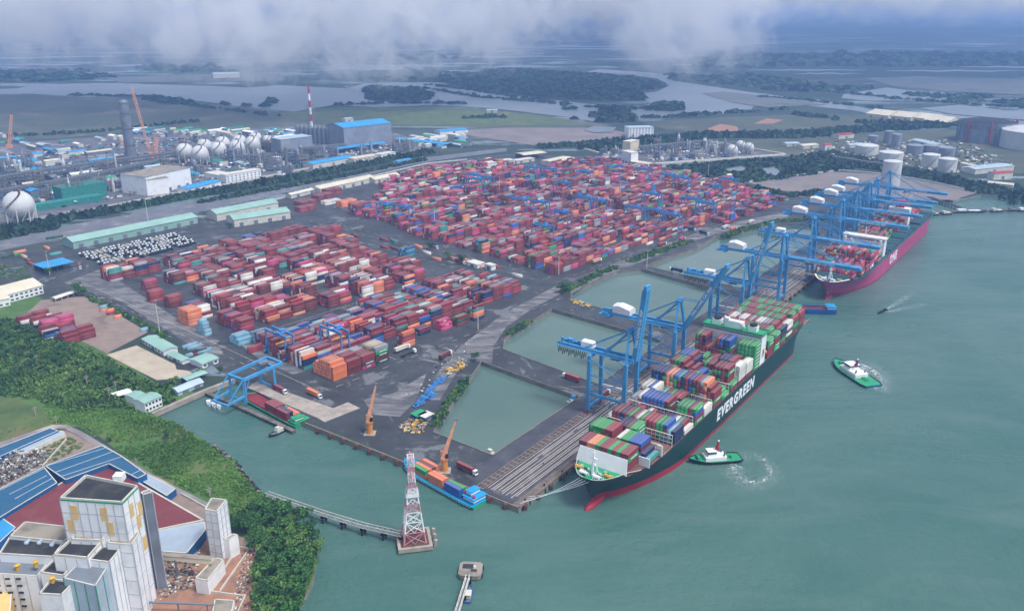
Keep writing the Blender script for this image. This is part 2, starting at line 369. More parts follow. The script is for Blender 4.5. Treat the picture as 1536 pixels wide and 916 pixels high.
ground_mat('bankgrass', (58, 92, 42), (84, 116, 52), (96, 104, 60), 0.08, 0.03)
# far estuary, drawn on the lowland in its own world polygons
far = []
def fw(px, z=0.5, m='water', n='estuary_water'): far.append(sheet(n, pL(px), z + len(far) * 0.03, m))
fw([(-60, 132), (0, 134), (26, 133), (50, 127), (90, 128), (150, 126), (235, 127), (268, 128), (330, 130), (372, 132), (420, 128), (470, 131), (520, 133), (545, 126), (600, 124), (640, 125), (700, 134), (760, 140), (806, 148), (900, 158), (960, 163), (975, 155), (955, 141), (985, 138), (1005, 128), (985, 118), (940, 112), (880, 108), (898, 104), (960, 108), (1010, 113), (1060, 129), (1120, 138), (1220, 149), (1320, 166), (1420, 172), (1560, 184), (1560, 190), (1440, 183), (1330, 176), (1280, 166), (1200, 158), (1130, 160), (1125, 168), (1070, 172), (1010, 176), (960, 178), (888, 182), (850, 176), (800, 170), (740, 163), (660, 158), (560, 161), (500, 158), (440, 168), (404, 164), (350, 158), (280, 150), (200, 146), (120, 146), (46, 141), (0, 142), (-60, 142)])
# islands of mangrove, ponds' dykes
fw([(548, 133), (560, 130), (620, 135), (652, 141), (640, 151), (600, 154), (552, 151)], 1.2, 'mangrove', 'mangrove_island_ground')
fw([(886, 173), (905, 165), (935, 165), (955, 175), (945, 183), (900, 184)], 1.2, 'mangrove', 'mangrove_island_ground')
fw([(966, 163), (1000, 153), (1028, 157), (1028, 166), (1000, 167)], 1.2, 'mangrove', 'mangrove_island_ground')
fw([(212, 148), (232, 146), (290, 152), (288, 157), (250, 157)], 1.2, 'mangrove', 'mangrove_island_ground')
fw([(1052, 141), (1085, 138), (1130, 143), (1200, 152), (1240, 158), (1150, 162), (1100, 155)], 1.2, 'mud', 'mud_flat')
fw([(540, 110), (640, 107), (720, 115), (700, 124), (560, 122)], 1.2, 'mangrove', 'mangrove_island_ground')
fw([(640, 118), (760, 104), (900, 112), (985, 122), (1000, 130), (955, 138), (968, 150), (900, 152), (800, 145), (700, 132)], 1.2, 'mangrove', 'mangrove_island_ground')
fw([(1050, 102), (1200, 100), (1536, 95), (1700, 95), (1700, 118), (1536, 116), (1390, 116), (1310, 116), (1200, 120), (1080, 118)], 0.5, 'mangrove', 'mangrove_ground')
fw([(1000, 112), (1100, 113), (1180, 118), (1200, 126), (1320, 132), (1330, 140), (1250, 146), (1180, 146), (1100, 134), (1010, 122)], 0.5, 'mangrove', 'mangrove_ground')
fw([(1265, 142), (1330, 132), (1360, 136), (1440, 146), (1420, 152), (1300, 152), (1262, 148)], 0.8)
fw([(1380, 163), (1440, 158), (1520, 168), (1536, 163), (1600, 170), (1600, 185), (1500, 178), (1430, 172)], 0.8)
fw([(1300, 118), (1380, 115), (1560, 121), (1650, 123), (1650, 143), (1536, 143), (1420, 138), (1340, 130)], 0.9, 'mud', 'mud_flat')
fw([(160, 118), (260, 112), (420, 112), (430, 122), (300, 124), (180, 124)], 0.5, 'mud', 'mud_flat')
for k, (x0, x1, y0, y1) in enumerate([(150, 300, 97, 101), (330, 500, 92, 95), (470, 640, 103, 106), (20, 120, 118, 121), (560, 700, 98, 101), (620, 860, 84, 87), (1010, 1120, 96, 99), (1120, 1300, 105, 107), (1190, 1290, 110, 112), (1330, 1536, 106, 108), (1440, 1600, 100, 102), (120, 300, 78, 81), (300, 520, 68, 70), (700, 1000, 70, 72), (1290, 1400, 90, 92), (200, 420, 86, 88), (880, 1010, 88, 91), (0, 140, 96, 99), (480, 560, 78, 80)]):
    r_ = random.Random(k); top = []; bot = []
    for i in range(9):
        x = x0 + (x1 - x0) * i / 8; w_ = math.sin(math.pi * (0.06 + 0.88 * i / 8)); s_ = r_.uniform(-1, 1) * 0.8
        top.append((x, (y0 + y1) / 2 - (y1 - y0) * w_ / 2 + s_)); bot.append((x, (y0 + y1) / 2 + (y1 - y0) * w_ / 2 + s_))
    fw(top + bot[::-1], 0.5)
# fish-pond dykes
# near lowland patches
sheet('grass_plain', pL([(0, 140), (120, 146), (200, 146), (280, 150), (350, 160), (404, 166), (440, 170), (560, 163), (660, 160), (740, 165), (800, 172), (888, 184), (920, 188), (860, 200), (700, 190), (560, 190), (420, 196), (300, 205), (180, 200), (0, 214), (-200, 220), (-200, 140)]), 0.10, 'field')
sheet('grass_plain', pL([(400, 168), (480, 162), (600, 160), (700, 163), (800, 172), (850, 180), (870, 186), (760, 188), (640, 188), (530, 184), (440, 178)]), 0.25, 'grass')
sheet('bare_plain', pL([(660, 196), (760, 192), (900, 192), (960, 203), (940, 214), (800, 218), (720, 206)]), 0.25, 'bare')
sheet('bare_plain', pL([(960, 183), (1040, 178), (1200, 172), (1300, 172), (1420, 188), (1300, 196), (1150, 205), (1000, 195)]), 0.25, 'field')
sheet('sand_patch', pL([(1060, 194), (1080, 186), (1105, 190), (1112, 200), (1080, 201)]), 0.4, 'rubble')
sheet('sand_patch', pL([(1130, 186), (1150, 178), (1175, 180), (1160, 186)]), 0.4, 'rubble')
fw([(876, 196), (890, 190), (925, 192), (918, 199), (890, 200)], 0.5)
fw([(1086, 256), (1110, 250), (1124, 256), (1100, 259)], 0.5); fw([(1140, 255), (1162, 251), (1170, 258), (1166, 265), (1155, 265)], 0.5)
sheet('refinery_site', pL([(-80, 230), (0, 216), (180, 203), (300, 195), (430, 190), (560, 190), (640, 214), (640, 232), (300, 285), (0, 340), (-100, 350)]), 0.15, 'site')
sheet('plant_site', pL([(868, 222), (1065, 212), (1178, 234), (998, 247), (960, 246)]), 0.15, 'site')
sheet('tank_farm_ground', pL([(1060, 214), (1290, 200), (1536, 190), (1700, 190), (1700, 262), (1500, 260), (1310, 250), (1200, 240)]), 0.12, 'field')
sheet('quay_yard_ground', pL([(1115, 275), (1250, 258), (1330, 262), (1470, 288), (1430, 300), (1395, 300), (1230, 290), (1160, 285)]), 0.2, 'bare')
# terminal
sheet('terminal_asphalt', [Y(-20, -30), Q(4, 168), Q(1.5, 2), Q(quay_far - 3, 2), Q(quay_far - 3, 60)] + pL([(1215, 290), (1180, 291), (1113, 275), (960, 248), (880, 236), (760, 233), (640, 246), (475, 288), (300, 330), (90, 366), (0, 385), (-60, 400), (0, 436), (130, 442), (250, 500), (330, 560), (352, 568)]), 0.08, 'asphalt') if False else None
term = [Q(4, 170)] + pL([(352, 567), (330, 557), (300, 532), (250, 500), (130, 443), (60, 438), (-60, 412), (-60, 396), (90, 364), (300, 326), (475, 286), (640, 243), (760, 231), (880, 235), (960, 246), (1113, 273), (1180, 289), (1230, 292)]) + [Q(quay_far - 3, 62), Q(quay_far - 3, 1.5), Q(1.5, 1.5)]
poly_sheet('terminal_asphalt', [term, B1, B2, B3, B4], 3.08, am)
sheet('access_road', pL([(0, 352), (90, 340), (300, 303), (480, 270), (640, 236), (760, 222), (760, 227), (640, 243), (480, 278), (300, 318), (90, 358), (0, 376), (-80, 390), (-80, 366)]), 0.16, 'road')
sheet('dusty_road', pL([(640, 600), (655, 560), (690, 520), (745, 478), (790, 452), (832, 430), (850, 436), (800, 462), (760, 490), (740, 520), (738, 545), (722, 543), (700, 540), (680, 566), (660, 600)]), 0.20, 'dusty_asphalt')
sheet('dusty_road', pL([(850, 432), (900, 405), (960, 382), (1040, 352), (1110, 332), (1180, 318), (1185, 324), (1115, 340), (1045, 360), (965, 392), (905, 414), (858, 440)]), 0.20, 'dusty_asphalt')
sheet('sand_lot', pL([(160, 532), (205, 518), (290, 560), (275, 567), (235, 570)]), 0.12, 'sand')
sheet('earth_lot', pL([(62, 450), (130, 444), (222, 498), (180, 520), (160, 530), (40, 470)]), 0.10, 'earth')
sheet('jetty_concrete', pL([(371, 581), (385, 572), (500, 612), (522, 603), (540, 612), (487, 633), (477, 627)]), 0.14, 'pale_concrete')
sheet('coal_heap_ground', pL([(262, 545), (290, 541), (305, 548), (285, 556), (265, 554)]), 0.14, 'black_roof')
# factory surroundings
sheet('green_bank', pL([(-300, 440), (60, 445), (160, 525), (235, 575), (300, 590), (228, 621), (262, 632), (288, 648), (318, 668), (350, 690), (392, 742), (428, 765), (455, 792), (476, 830), (470, 868), (446, 916), (430, 990), (370, 990), (330, 800), (260, 740), (130, 640), (80, 640), (0, 668), (-300, 740)]), 0.05, 'bankgrass')
sheet('grass_patch', pL([(-100, 600), (0, 590), (50, 610), (90, 632), (40, 650), (0, 665), (-100, 690)]), 0.12, 'grass')
sheet('track', pL([(-100, 692), (0, 663), (78, 637), (100, 637), (125, 648), (230, 712), (300, 748), (318, 756), (310, 760), (220, 716), (120, 655), (98, 643), (80, 643), (0, 670), (-100, 700)]), 0.18, 'dust_road')
sheet('factory_yard', pL([(-100, 700), (0, 672), (80, 645), (100, 645), (120, 656), (310, 762), (330, 790), (385, 815), (378, 860), (385, 1000), (-300, 1000)]), 0.14, 'earth')
sheet('rubble_lot', pL([(225, 850), (290, 800), (340, 812), (386, 822), (378, 850), (388, 1000), (200, 1000)]), 0.2, 'rubble')
# far forest skyline land keeps the delta material; sky dome above is the world
# haze
def vol_mat(name, col, dens, aniso=0.0):
    m = bpy.data.materials.new(name); m.use_nodes = True; N = m.node_tree.nodes; L = m.node_tree.links
    N.remove(N["Principled BSDF"]); v = N.new("ShaderNodeVolumePrincipled"); v.inputs["Color"].default_value = (*col, 1)
    v.inputs["Density"].default_value = dens; v.inputs["Anisotropy"].default_value = aniso
    L.new(v.outputs[0], N["Material Output"].inputs["Volume"]); return m, N, L, v
hm, N, L, v = vol_mat("haze_air", (0.30, 0.51, 0.95), HAZE)
hz = MB(); hz.box(0, 15000, -6, 36000, 34000, 266); ho = hz.build("haze", hm); setp(ho, kind='stuff', label="pale blue haze thickening towards the far delta", cat=None)
# low cloud bank drifting over the delta
def cloud(name, label, pts, dens, seed, scale=0.0022, lo=0.42, hi=0.72, z0=150, z1=500, step=70):
    m, N, L, v = vol_mat(name + "_vapour", (0.95, 0.96, 1.0), 0.0, 0.1)
    g = N.new("ShaderNodeTexCoord"); gp = N.new("ShaderNodeNewGeometry"); n1 = noise(N, L, gp.outputs["Position"], scale, 7, 0.66, 0.9)
    vm = N.new("ShaderNodeVectorMath"); vm.operation = 'MULTIPLY_ADD'; L.new(g.outputs["Generated"], vm.inputs[0]); vm.inputs[1].default_value = (2, 2, 2); vm.inputs[2].default_value = (-1, -1, -1)
    dt = N.new("ShaderNodeVectorMath"); dt.operation = 'DOT_PRODUCT'; L.new(vm.outputs[0], dt.inputs[0]); L.new(vm.outputs[0], dt.inputs[1])
    rr = N.new("ShaderNodeMath"); rr.operation = 'MULTIPLY_ADD'; L.new(dt.outputs["Value"], rr.inputs[0]); rr.inputs[1].default_value = -0.75; L.new(rng(N, L, n1, lo, hi, 0, 1), rr.inputs[2])
    mu = N.new("ShaderNodeMath"); mu.operation = 'MAXIMUM'; L.new(rr.outputs[0], mu.inputs[0]); mu.inputs[1].default_value = 0.0
    m3 = N.new("ShaderNodeMath"); m3.operation = 'MULTIPLY'; m3.inputs[1].default_value = dens; L.new(mu.outputs[0], m3.inputs[0])
    L.new(m3.outputs[0], v.inputs["Density"])
    m.cycles.volume_step_rate = step
    b = MB(); (cx, cyy, cz), (sx_, sy_, sz_) = pts
    b.box(0, 0, 0, sx_, sy_, sz_); o = b.build(name, m, loc=(cx, cyy, cz)); setp(o, kind='stuff', label=label)
    return o
if CLOUDS:
    cloud("low_cloud", "long grey cloud bank hanging low over the delta", ((0, 7800, 250), (34000, 9400, 900)), 0.0042, 1, 0.0022, 0.36, 0.60, step=1.0)
    for i, (x, y, z, sx_, sy_, sz_, dn, lb) in enumerate([(-1300, 2300, 95, 2300, 1300, 420, .013, "broad cloud wisp over the left of the delta"), (-500, 2150, 55, 900, 900, 400, .012, "torn cloud wisp drifting behind the chimney"), (200, 2650, 150, 1300, 1100, 330, .020, "rounded cloud puff over the estuary's middle"), (410, 2100, 60, 420, 700, 430, .011, "thin hanging cloud streak over the river bend"), (-180, 2300, 80, 800, 800, 340, .012, "small cloud wisp above the mangrove islands"), (1900, 4300, 150, 6400, 2400, 560, .006, "pale cloud layer over the far right forest"), (1750, 3000, 205, 3000, 1300, 260, .010, "nearer ragged cloud over the right of the delta")]):
        cloud("cloud_wisp", lb, ((x, y, z), (sx_, sy_, sz_)), dn, 5 + i, 0.0085, 0.43, 0.60, step=1.0)
sheet('worn_patch', pL([(96, 424), (150, 404), (205, 438), (262, 476), (335, 528), (322, 540), (248, 494), (180, 452), (128, 436)]), 0.24, 'dusty_asphalt')
sheet('worn_patch', pL([(268, 498), (292, 492), (330, 512), (318, 520)]), 0.26, 'dusty_asphalt'); sheet('worn_patch', pL([(350, 508), (392, 500), (420, 528), (460, 556), (440, 562), (390, 540)]), 0.24, 'dusty_asphalt'); sheet('worn_patch', pL([(545, 600), (590, 590), (640, 560), (625, 600), (600, 625), (560, 622)]), 0.24, 'dusty_asphalt')
# ------------------------------------------------------------------ containers
CC = {'M': (138, 46, 54), 'R': (166, 42, 52), 'D': (116, 44, 46), 'P': (196, 44, 108), 'O': (228, 120, 60), 'G': (20, 150, 72), 'T': (52, 150, 146),
      'B': (34, 92, 178), 'N': (28, 48, 96), 'W': (214, 212, 202), 'Y': (146, 150, 158), 'L': (112, 172, 198), 'S': (222, 138, 88), 'E': (196, 176, 130), 'K': (24, 84, 60)}
CN = {'M': "maroon", 'R': "red", 'D': "brown", 'P': "magenta", 'O': "orange", 'G': "green", 'T': "teal", 'B': "blue", 'N': "navy", 'W': "white", 'Y': "grey",
      'L': "light blue", 'S': "pale orange", 'E': "beige", 'K': "dark green"}
def _mute(c, f=0.12):
    g = 0.3 * c[0] + 0.55 * c[1] + 0.15 * c[2]; return tuple((x * (1 - f) + g * f) * 1.0 for x in c)
CL = {k: _mute(s2l(v)) for k, v in CC.items()}
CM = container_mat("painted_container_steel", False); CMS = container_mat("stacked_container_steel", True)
CW, CH = 2.44, 2.62
boxes = []   # (x, y, z, yaw, L, colour, place-phrase, group)
def addbox(x, y, z, yaw, L_, col, phrase, group): boxes.append([x, y, z, yaw, L_, col, phrase, group])
def cont_mesh(L_):
    b = MB(); w = CW / 2; h = CH - 0.03; l = L_ / 2; i = 0.05
    b.box(0, 0, 0.12, L_ - 2 * i, CW - 2 * i, h - 0.18)
    for sx in (-1, 1):
        for sy in (-1, 1): b.box(sx * (l - 0.1), sy * (w - 0.09), 0, 0.2, 0.18, h)
        b.box(sx * (l - 0.09), 0, h - 0.16, 0.18, CW - 0.36, 0.155); b.box(sx * (l - 0.09), 0, 0.0, 0.18, CW - 0.36, 0.18)
    for sy in (-1, 1):
        b.box(0, sy * (w - 0.06), h - 0.12, L_ - 0.4, 0.115, 0.115); b.box(0, sy * (w - 0.06), 0.0, L_ - 0.4, 0.115, 0.17)
    for y in (-0.75, -0.3, 0.3, 0.75): b.box(-l + 0.02, y, 0.2, 0.06, 0.06, h - 0.4)
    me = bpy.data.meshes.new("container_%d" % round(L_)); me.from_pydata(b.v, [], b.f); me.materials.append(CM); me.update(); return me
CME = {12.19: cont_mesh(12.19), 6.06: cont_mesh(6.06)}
# lettering
_txt = {}
def text_mesh(s, size, m, ext=0.02, bold=0.0, shear=0.0, space=1.0):
    k = (s, size, m.name)
    if k in _txt: return _txt[k]
    cu = bpy.data.curves.new("t", 'FONT'); cu.body = s; cu.size = size; cu.extrude = ext; cu.offset = bold; cu.align_x = 'CENTER'; cu.align_y = 'CENTER'
    cu.shear = shear; cu.space_character = space; cu.resolution_u = 2
    t = bpy.data.objects.new("t", cu); C.objects.link(t); dg = bpy.context.evaluated_depsgraph_get()
    me = bpy.data.meshes.new_from_object(t.evaluated_get(dg)); bpy.data.objects.remove(t); bpy.data.curves.remove(cu)
    me.materials.clear(); me.materials.append(m); _txt[k] = me; return me
def put_text(s, size, m, parent, loc, rot, name="lettering", **k):
    o = bpy.data.objects.new(name, text_mesh(s, size, m, **k)); C.objects.link(o); o.parent = parent; o.location = loc; o.rotation_euler = rot; return o
PAL_UP = "MMMMMMMMMMRRRRRDDDDDPPPPONNBBTWYYGMS"
PAL_SHIP = "MMMMGGGNRDBK"
def wchoice(r, pal): return pal[int(r.random() * len(pal))]
def block(fr, yaw, u0, nb, v0, nr, hf, pal, phrase, group, seed, pitch=12.75, vp=2.62, z=3.1, run=0.42):
    """rows of 40 ft stacks: nb bays along u, nr stacks across v"""
    r = random.Random(seed); last = None
    for b in range(nb):
        base = hf(r, b)
        if base <= 0: continue
        for k in range(nr):
            t = max(0, min(6, base + r.choice((0, 0, 0, 0, 0, 0, -1, -1, -2 if base > 3 else 0))))
            cur = wchoice(r, pal)
            for i in range(t):
                if last is None or r.random() > run: cur = wchoice(r, pal)
                last = cur
                u = u0 + b * pitch + 6.1; v = v0 + k * vp + 1.3
                x, y = fr(u + r.uniform(-0.08, 0.08), v + r.uniform(-0.05, 0.05))
                twenty = False
                addbox(x, y, z + i * CH, R(yaw), 12.19, cur, phrase and (phrase % dict(b=ORD[min(20, b + 1)], r=ORD[min(20, k + 1)], t=ORD[i + 1])), group)
YG = "stacked containers in the terminal"
# lower (near) yard -----------------------------------------------------------
def const(n): return lambda r, b: n
def var(lo, hi, gap=0.0): return lambda r, b: 0 if r.random() < gap else r.randint(lo, hi)
# the corner stack by the wharf road
def stack(fr, yaw, u0, v0, cols, place, L_=12.19, vp=2.62, z=3.1, group=YG):
    """cols: list over v of strings listing tier colours from the ground up"""
    for k, s in enumerate(cols):
        for i, c in enumerate(s):
            if c == '.': continue
            x, y = fr(u0 + L_ / 2, v0 + k * vp + 1.3)
            addbox(x, y, z + i * CH, R(yaw), L_, c, "tier %d of stack %d, %s" % (i + 1, k + 1, place), group)
stack(Y, YA, 5, -5, ["OOOO", "OOOOO", "OOOOO", "OOOOO", "OOOOO", "OOOOO", "OOOO", "OOOO", "OOO"], "all-orange wharf corner block")
stack(Y, YA, 18, -5, ["DDMM", "MMDM", "DMMDM", "MDMMM", "MMMDM", "RMDMY", "MMMMM", "NMYM", "PMDM"], "second bay of the wharf block")
stack(Y, YA, 31, -5, ["PKMM", "PNMM", "MMMM", "MMMM", "DMNM", "MDNY", "MMNY", "YMNY", "MMM"], "third bay of the wharf block")
stack(Y, YA, 44, -5, ["KDKGY", "GKGGY", "MNMME", "NMMEE", "MDMDE", "DMMMY", "MMYE", "MDNM"], "green-sided bay of the wharf block")
P1 = "%(t)s tier, %(r)s stack, %(b)s bay, "
block(Y, YA, 3, 19, 27, 8, var(3, 5, 0.04), "MMMMMRRDDDPONNBWYTMM", P1 + "second wharf block", YG, 11)
block(Y, YA, 3, 19, 52, 8, var(3, 5, 0.03), "MMMMMRRDDDPONNBWYTLM", P1 + "third wharf block", YG, 12)
block(Y, YA, 8, 18, 79, 8, var(2, 4, 0.04), "MMMMRRDDPBBNTWYYLMM", P1 + "fourth wharf block", YG, 13)
stack(Y, YA, -3, 103, ["LL", "LLL", "LLL", "LLL", "LL"], "pale blue stacks by the yard gantries"); stack(Y, YA, 10, 104, ["LLL", "LL", "LL"], "inner pale blue stacks by the gantries")
for (u, v, cols, nm) in [(78, 3, ["OOMMO", "OMMM", "OMY"], "orange stack beside the parked trailers"), (124, 8, ["PP", "PPP", "PPP", "PP"], "magenta stack on the open asphalt"), (140, 6, ["MKM", "DKG", "DM"], "green-banded stack on the open asphalt"),
                         (158, 4, ["NOOTM", "NSOT", "OOKT"], "orange and teal stack facing the basins"), (105, 14, ["NM", "YN", "MM"], "navy stack on the open asphalt")]:
    stack(Y, YA, u, v, cols, nm)
block(Y, YA, 14, 1, 126, 14, const(4), "MMPPRMDMMB", P1 + "magenta-fronted block", YG, 14)
block(Y, YA, 40, 4, 128, 8, var(4, 5), "ODRMWWSMRP", P1 + "orange-ended block", YG, 15)
block(Y, YA, 98, 9, 122, 8, var(3, 5, 0.22), "MMPRDNMONW", P1 + "block behind the gantry rows", YG, 16)
stack(Y, YA, -6, 172, ["OOOOO", "OOOOO", "OOOOO", "OOOOO", "OOOOO", "OOOOO", "OOOO"], "all-orange block by the entry road")
stack(Y, YA, -9, 142, ["LL", "LLLL", "LLLLL", "LLLL", "LL"], "lone pale blue pile", L_=6.06)
block(Y, YA, 8, 1, 180, 9, const(4), "WBWMMRNW", P1 + "white-topped block behind the orange one", YG, 17)
block(Y, YA, 32, 4, 158, 8, var(3, 5), "MMDRRPMWM", P1 + "red row by the entry road", YG, 18)
block(Y, YA, 96, 11, 152, 9, var(3, 5, 0.14), "MMRDWNPOYM", P1 + "eleventh row block", YG, 19)
block(Y, YA, 32, 15, 186, 10, var(3, 5, 0.08), "MMMRDWWWNOPWM", P1 + "white-banded block", YG, 20)
for i, (v, u, nb) in enumerate([(228, 41, 15), (256, 50, 15), (284, 29, 16), (311, 62, 13), (338, 6, 16)]):
    block(Y, YA, u, nb, v, 8, var(3, 5, 0.10), "MMMMMMMRRRDDDPNTOWYMM", P1 + "block %s from the car rows" % ORD[5 - i], YG, 30 + i)
for (u, v, n, nm) in [(6, 226, 4, "first lone stack by the entry road"), (2, 252, 3, "second lone stack by the entry road"), (14, 283, 4, "third lone stack by the entry road"), (200, 345, 6, "stack row by the sheds"), (228, 318, 6, "stack row beside the cross road")]:
    block(Y, YA, u, 1 if n < 5 else 3, v, n, const(4), "MMRPMD", P1 + nm, YG, int(u + v))
stack(Y, YA, 232, 268, ["OOOO"] * 7, "all-orange block by the cross road"); stack(Y, YA, 250, 190, ["TBTB", "TTB", "BTL", "LTB", "BBT"], "teal and blue block by the cross road")
stack(Y, YA, 175, 372, ["NB", "BB", "BN", "LL"], "blue pile by the long shed"); stack(Y, YA, 190, 376, ["NN", "BN", "NN"], "navy pile by the long shed")
# the fenced lot west of the entry road
for i, (u, v, cols) in enumerate([(-92, 205, ["MMM", "MMMM", "MMMM", "MMM", "RMM", "MMT"]), (-98, 226, ["WBN", "MMW", "MMM", "MMRM", "MMM"]), (-92, 243, ["MMPP", "MMPP", "MMMP", "DMM"]), (-94, 256, ["MNW", "MMM", "MMMR", "MMM", "MW"]), (-98, 273, ["NW", "NM", "MMM", "RRM", "RM"])]):
    stack(Y, YA, u, v, cols, "pile %d of the fenced lot" % (i + 1)); stack(Y, YA, u + 13, v + 2, [c[:max(1, len(c) - i % 2)] for c in cols][:4], "rear of pile %d, fenced lot" % (i + 1))
stack(Y, YA, -38, 262, ["OL"], "teal box by the hedge", L_=6.06); stack(Y, YA, -38, 249, ["RO"], "orange box by the hedge", L_=6.06); stack(Y, YA, -38, 236, ["O"], "orange box beside the hedge", L_=6.06); stack(Y, YA, -38, 190, ["L"], "lone box against the hedge", L_=6.06)
# upper (far) yard ------------------------------------------------------------
def lin(x, t):
    for (a, b), (c, d) in zip(t, t[1:]):
        if x <= c: return b + (d - b) * (x - a) / (c - a)
    return t[-1][1]
for k in range(14):
    v0 = 34 + 26.5 * k
    ul = lin(v0, [(30, 304), (123, 313), (250, 316), (300, 336), (410, 336)]); ur = lin(v0, [(30, 786), (113, 832), (315, 850), (420, 860)])
    nb = int((ur - ul) / 12.75)
    def hf(r, b, k=k):
        if (b in (19, 20) and k % 3) or r.random() < 0.04: return 0
        return max(2, min(5, round(3.7 + 1.6 * math.sin(b * 0.55 + k * 2.1) + r.uniform(-.7, .7))))
    block(Y, YA, ul, nb, v0, 6 if k else 5, hf, PAL_UP, None, YG, 60 + k, run=0.32)
block(Y, YA, 600, 14, 8, 7, var(2, 4, 0.1), PAL_UP, None, YG, 90); block(Y, YA, 380, 17, 26, 1, var(1, 1, 0.35), "MWROMY", None, YG, 91)
for k in range(6):
    v0 = 410 + 21 * k
    block(Y, YA, 392 + 24 * k, 26 - k * 2, v0, 5, var(2, 4, 0.22), "MMMMPPPRRDOWNGY", None, YG, 100 + k)
for (u, v, s, n) in [(350, 425, "OOO", 5), (352, 478, "MMM", 6), (384, 500, "RMM", 5), (344, 452, "WW", 4), (560, 470, "OOOO", 6), (600, 500, "PPPP", 6), (470, 440, "PPP", 6), (320, 470, "MM", 7), (300, 446, "RM", 5), (360, 392, "MMR", 5)]:
    stack(Y, YA, u, v, [s] * n, "x"); stack(Y, YA, u + 13, v, [s] * n, "x")
# along the cross road and by the car lot: empties and flat racks
rr = random.Random(5)
for i in range(26):
    u = 262 + rr.uniform(-4, 26); v = 60 + i * 12.5
    if rr.random() < 0.75:
        x, y = Y(u, v); addbox(x, y, 3.1, R(YA + 90 + rr.uniform(-6, 6)), 12.19, wchoice(rr, "MORBTDMOW"), None, YG)

for (px, py, dg, cc, n) in [(12, 386, YA, 'K', 1), (22, 384, YA, 'G', 1), (30, 379, YA, 'O', 1), (42, 392, -40, 'M', 1), (36, 386, -40, 'E', 1), (46, 397, -40, 'M', 1), (78, 358, YA, 'K', 1), (86, 357, YA, 'K', 1), (70, 373, -40, 'O', 1), (84, 382, YA, 'T', 1), (285, 520, YA, 'L', 1), (292, 522, YA, 'L', 1), (290, 533, YA, 'L', 1), (300, 530, YA, 'M', 1), (307, 528, YA, 'L', 1), (383, 527, YA, 'R', 2), (335, 326, YA, 'B', 2), (342, 322, YA, 'B', 2)]:
    x, y = at(px, py)
    for i in range(n): addbox(x, y, 3.15 + i * CH, R(dg), 12.19, cc, "%s tier, standing apart at the yard's edge" % ORD[i + 1] if False else None, YG)
# ------------------------------------------------------------------ container ships
def sm(t): t = max(0.0, min(1.0, t)); return t * t * (3 - 2 * t)
def big_hull(root, L_, B, zd, m_top, m_boot, boot_bow, boot_mid, fc=1.9, bulb=8.0):
    """x = 0 at the stem head, x = L at the transom; y across; z up from the water"""
    def hd(x):   # deck half breadth
        return B / 2 * (min(1.0, (x / (0.13 * L_)) ** 0.40) if x < 0.13 * L_ else 1.0)
    def hw(x):   # waterline half breadth
        s = (x - 0.028 * L_) / (0.24 * L_)
        f = 0.0 if s <= 0 else min(1.0, math.sin(min(1, s) * math.pi / 2) ** 0.95)
        e = (L_ - x) / (0.12 * L_)
        return B / 2 * f * (0.35 + 0.65 * sm(e) if e < 1 else 1.0)
    xs = [0.0, 0.4, 1.2, 2.5, 4.5, 7, 10, 14, 19, 25, 32, 40, 50, 62, 76, 92, 110, 140, 180, 220, L_ - 50, L_ - 36, L_ - 24, L_ - 14, L_ - 6, L_]
    def ztop(x): return zd + fc * (1 - sm((x - 16) / 12))
    def zboot(x): return boot_mid + (boot_bow - boot_mid) * (1 - sm(x / (0.5 * L_)))
    ts = [0, 0.12, 0.28, 0.45, 0.62, 0.8, 0.92, 1.0]
    def pt(x, t, side):
        zt = ztop(x); zb = -2.5; z = zb + (zt - zb) * t
        tt = max(0, (z - 0.5) / (zt - 0.5)); w = hw(x); d = hd(x)
        y = w + (d - w) * (tt ** 1.7)
        xo = x + (1 - tt) ** 1.3 * 0.026 * L_ * (1 - sm(x / 30))
        return (xo, side * y, z)
    for name, rows, mm in (("hull", None, m_top), ("boot_topping", 1, m_boot)):
        b = MB()
        for side in (-1, 1):
            secs = []
            for x in xs:
                zt = ztop(x); zs = zboot(x); tsplit = (zs + 2.5) / (zt + 2.5)
                tl = [tsplit + (1 - tsplit) * t for t in ts] if rows is None else [tsplit * t for t in (0, 0.5, 1)]
                secs.append([pt(x, t, side) for t in tl])
            if side > 0: secs = [list(reversed(s)) for s in secs]
            b.loft(secs)
        # transom
        x = L_; zt = ztop(x); zs = zboot(x); tsplit = (zs + 2.5) / (zt + 2.5)
        tl = [tsplit, (1 + tsplit) / 2, 1] if rows is None else [0, tsplit]
        for a, c in zip(tl, tl[1:]): b.quad([pt(x, a, -1), pt(x, a, 1), pt(x, c, 1), pt(x, c, -1)])
        if rows:
            # bulbous forefoot riding just out of the water
            prof = [(0.0, -bulb), (0.9, -bulb + 0.6), (1.8, -bulb + 2.2), (2.5, -bulb + 5), (2.7, 0), (2.6, 8), (1.8, 18)]
            secs = [[(0.026 * L_ + xx, r_ * math.cos(a), -0.2 + r_ * 1.05 * math.sin(a)) for a in [2 * math.pi * i / 12 for i in range(12)]] for r_, xx in prof]
            b.loft(secs, closed=True)
        b.build(name, mm, root, smooth=True)
    return hd, ztop
def deck_part(root, hd, L_, x0, x1, z, name, m, inset=0.15):
    n = 16; b = MB(); xs = [x0 + (x1 - x0) * i / n for i in range(n + 1)]
    b.loft([[(x, -(hd(x) - inset), z), (x, hd(x) - inset, z)] for x in xs]); return b.build(name, m, root)
def lashing(root, x, B2, z0, h, m, n=17):
    b = MB()
    for i in range(n):
        y = -B2 + 2 * B2 * i / (n - 1); b.box(x, y, z0, 0.5, 0.22, h)
    for k in (0.33, 0.66, 0.98): b.box(x, 0, z0 + h * k, 0.7, 2 * B2, 0.16)
    return b.build("lashing_bridge", m, root)
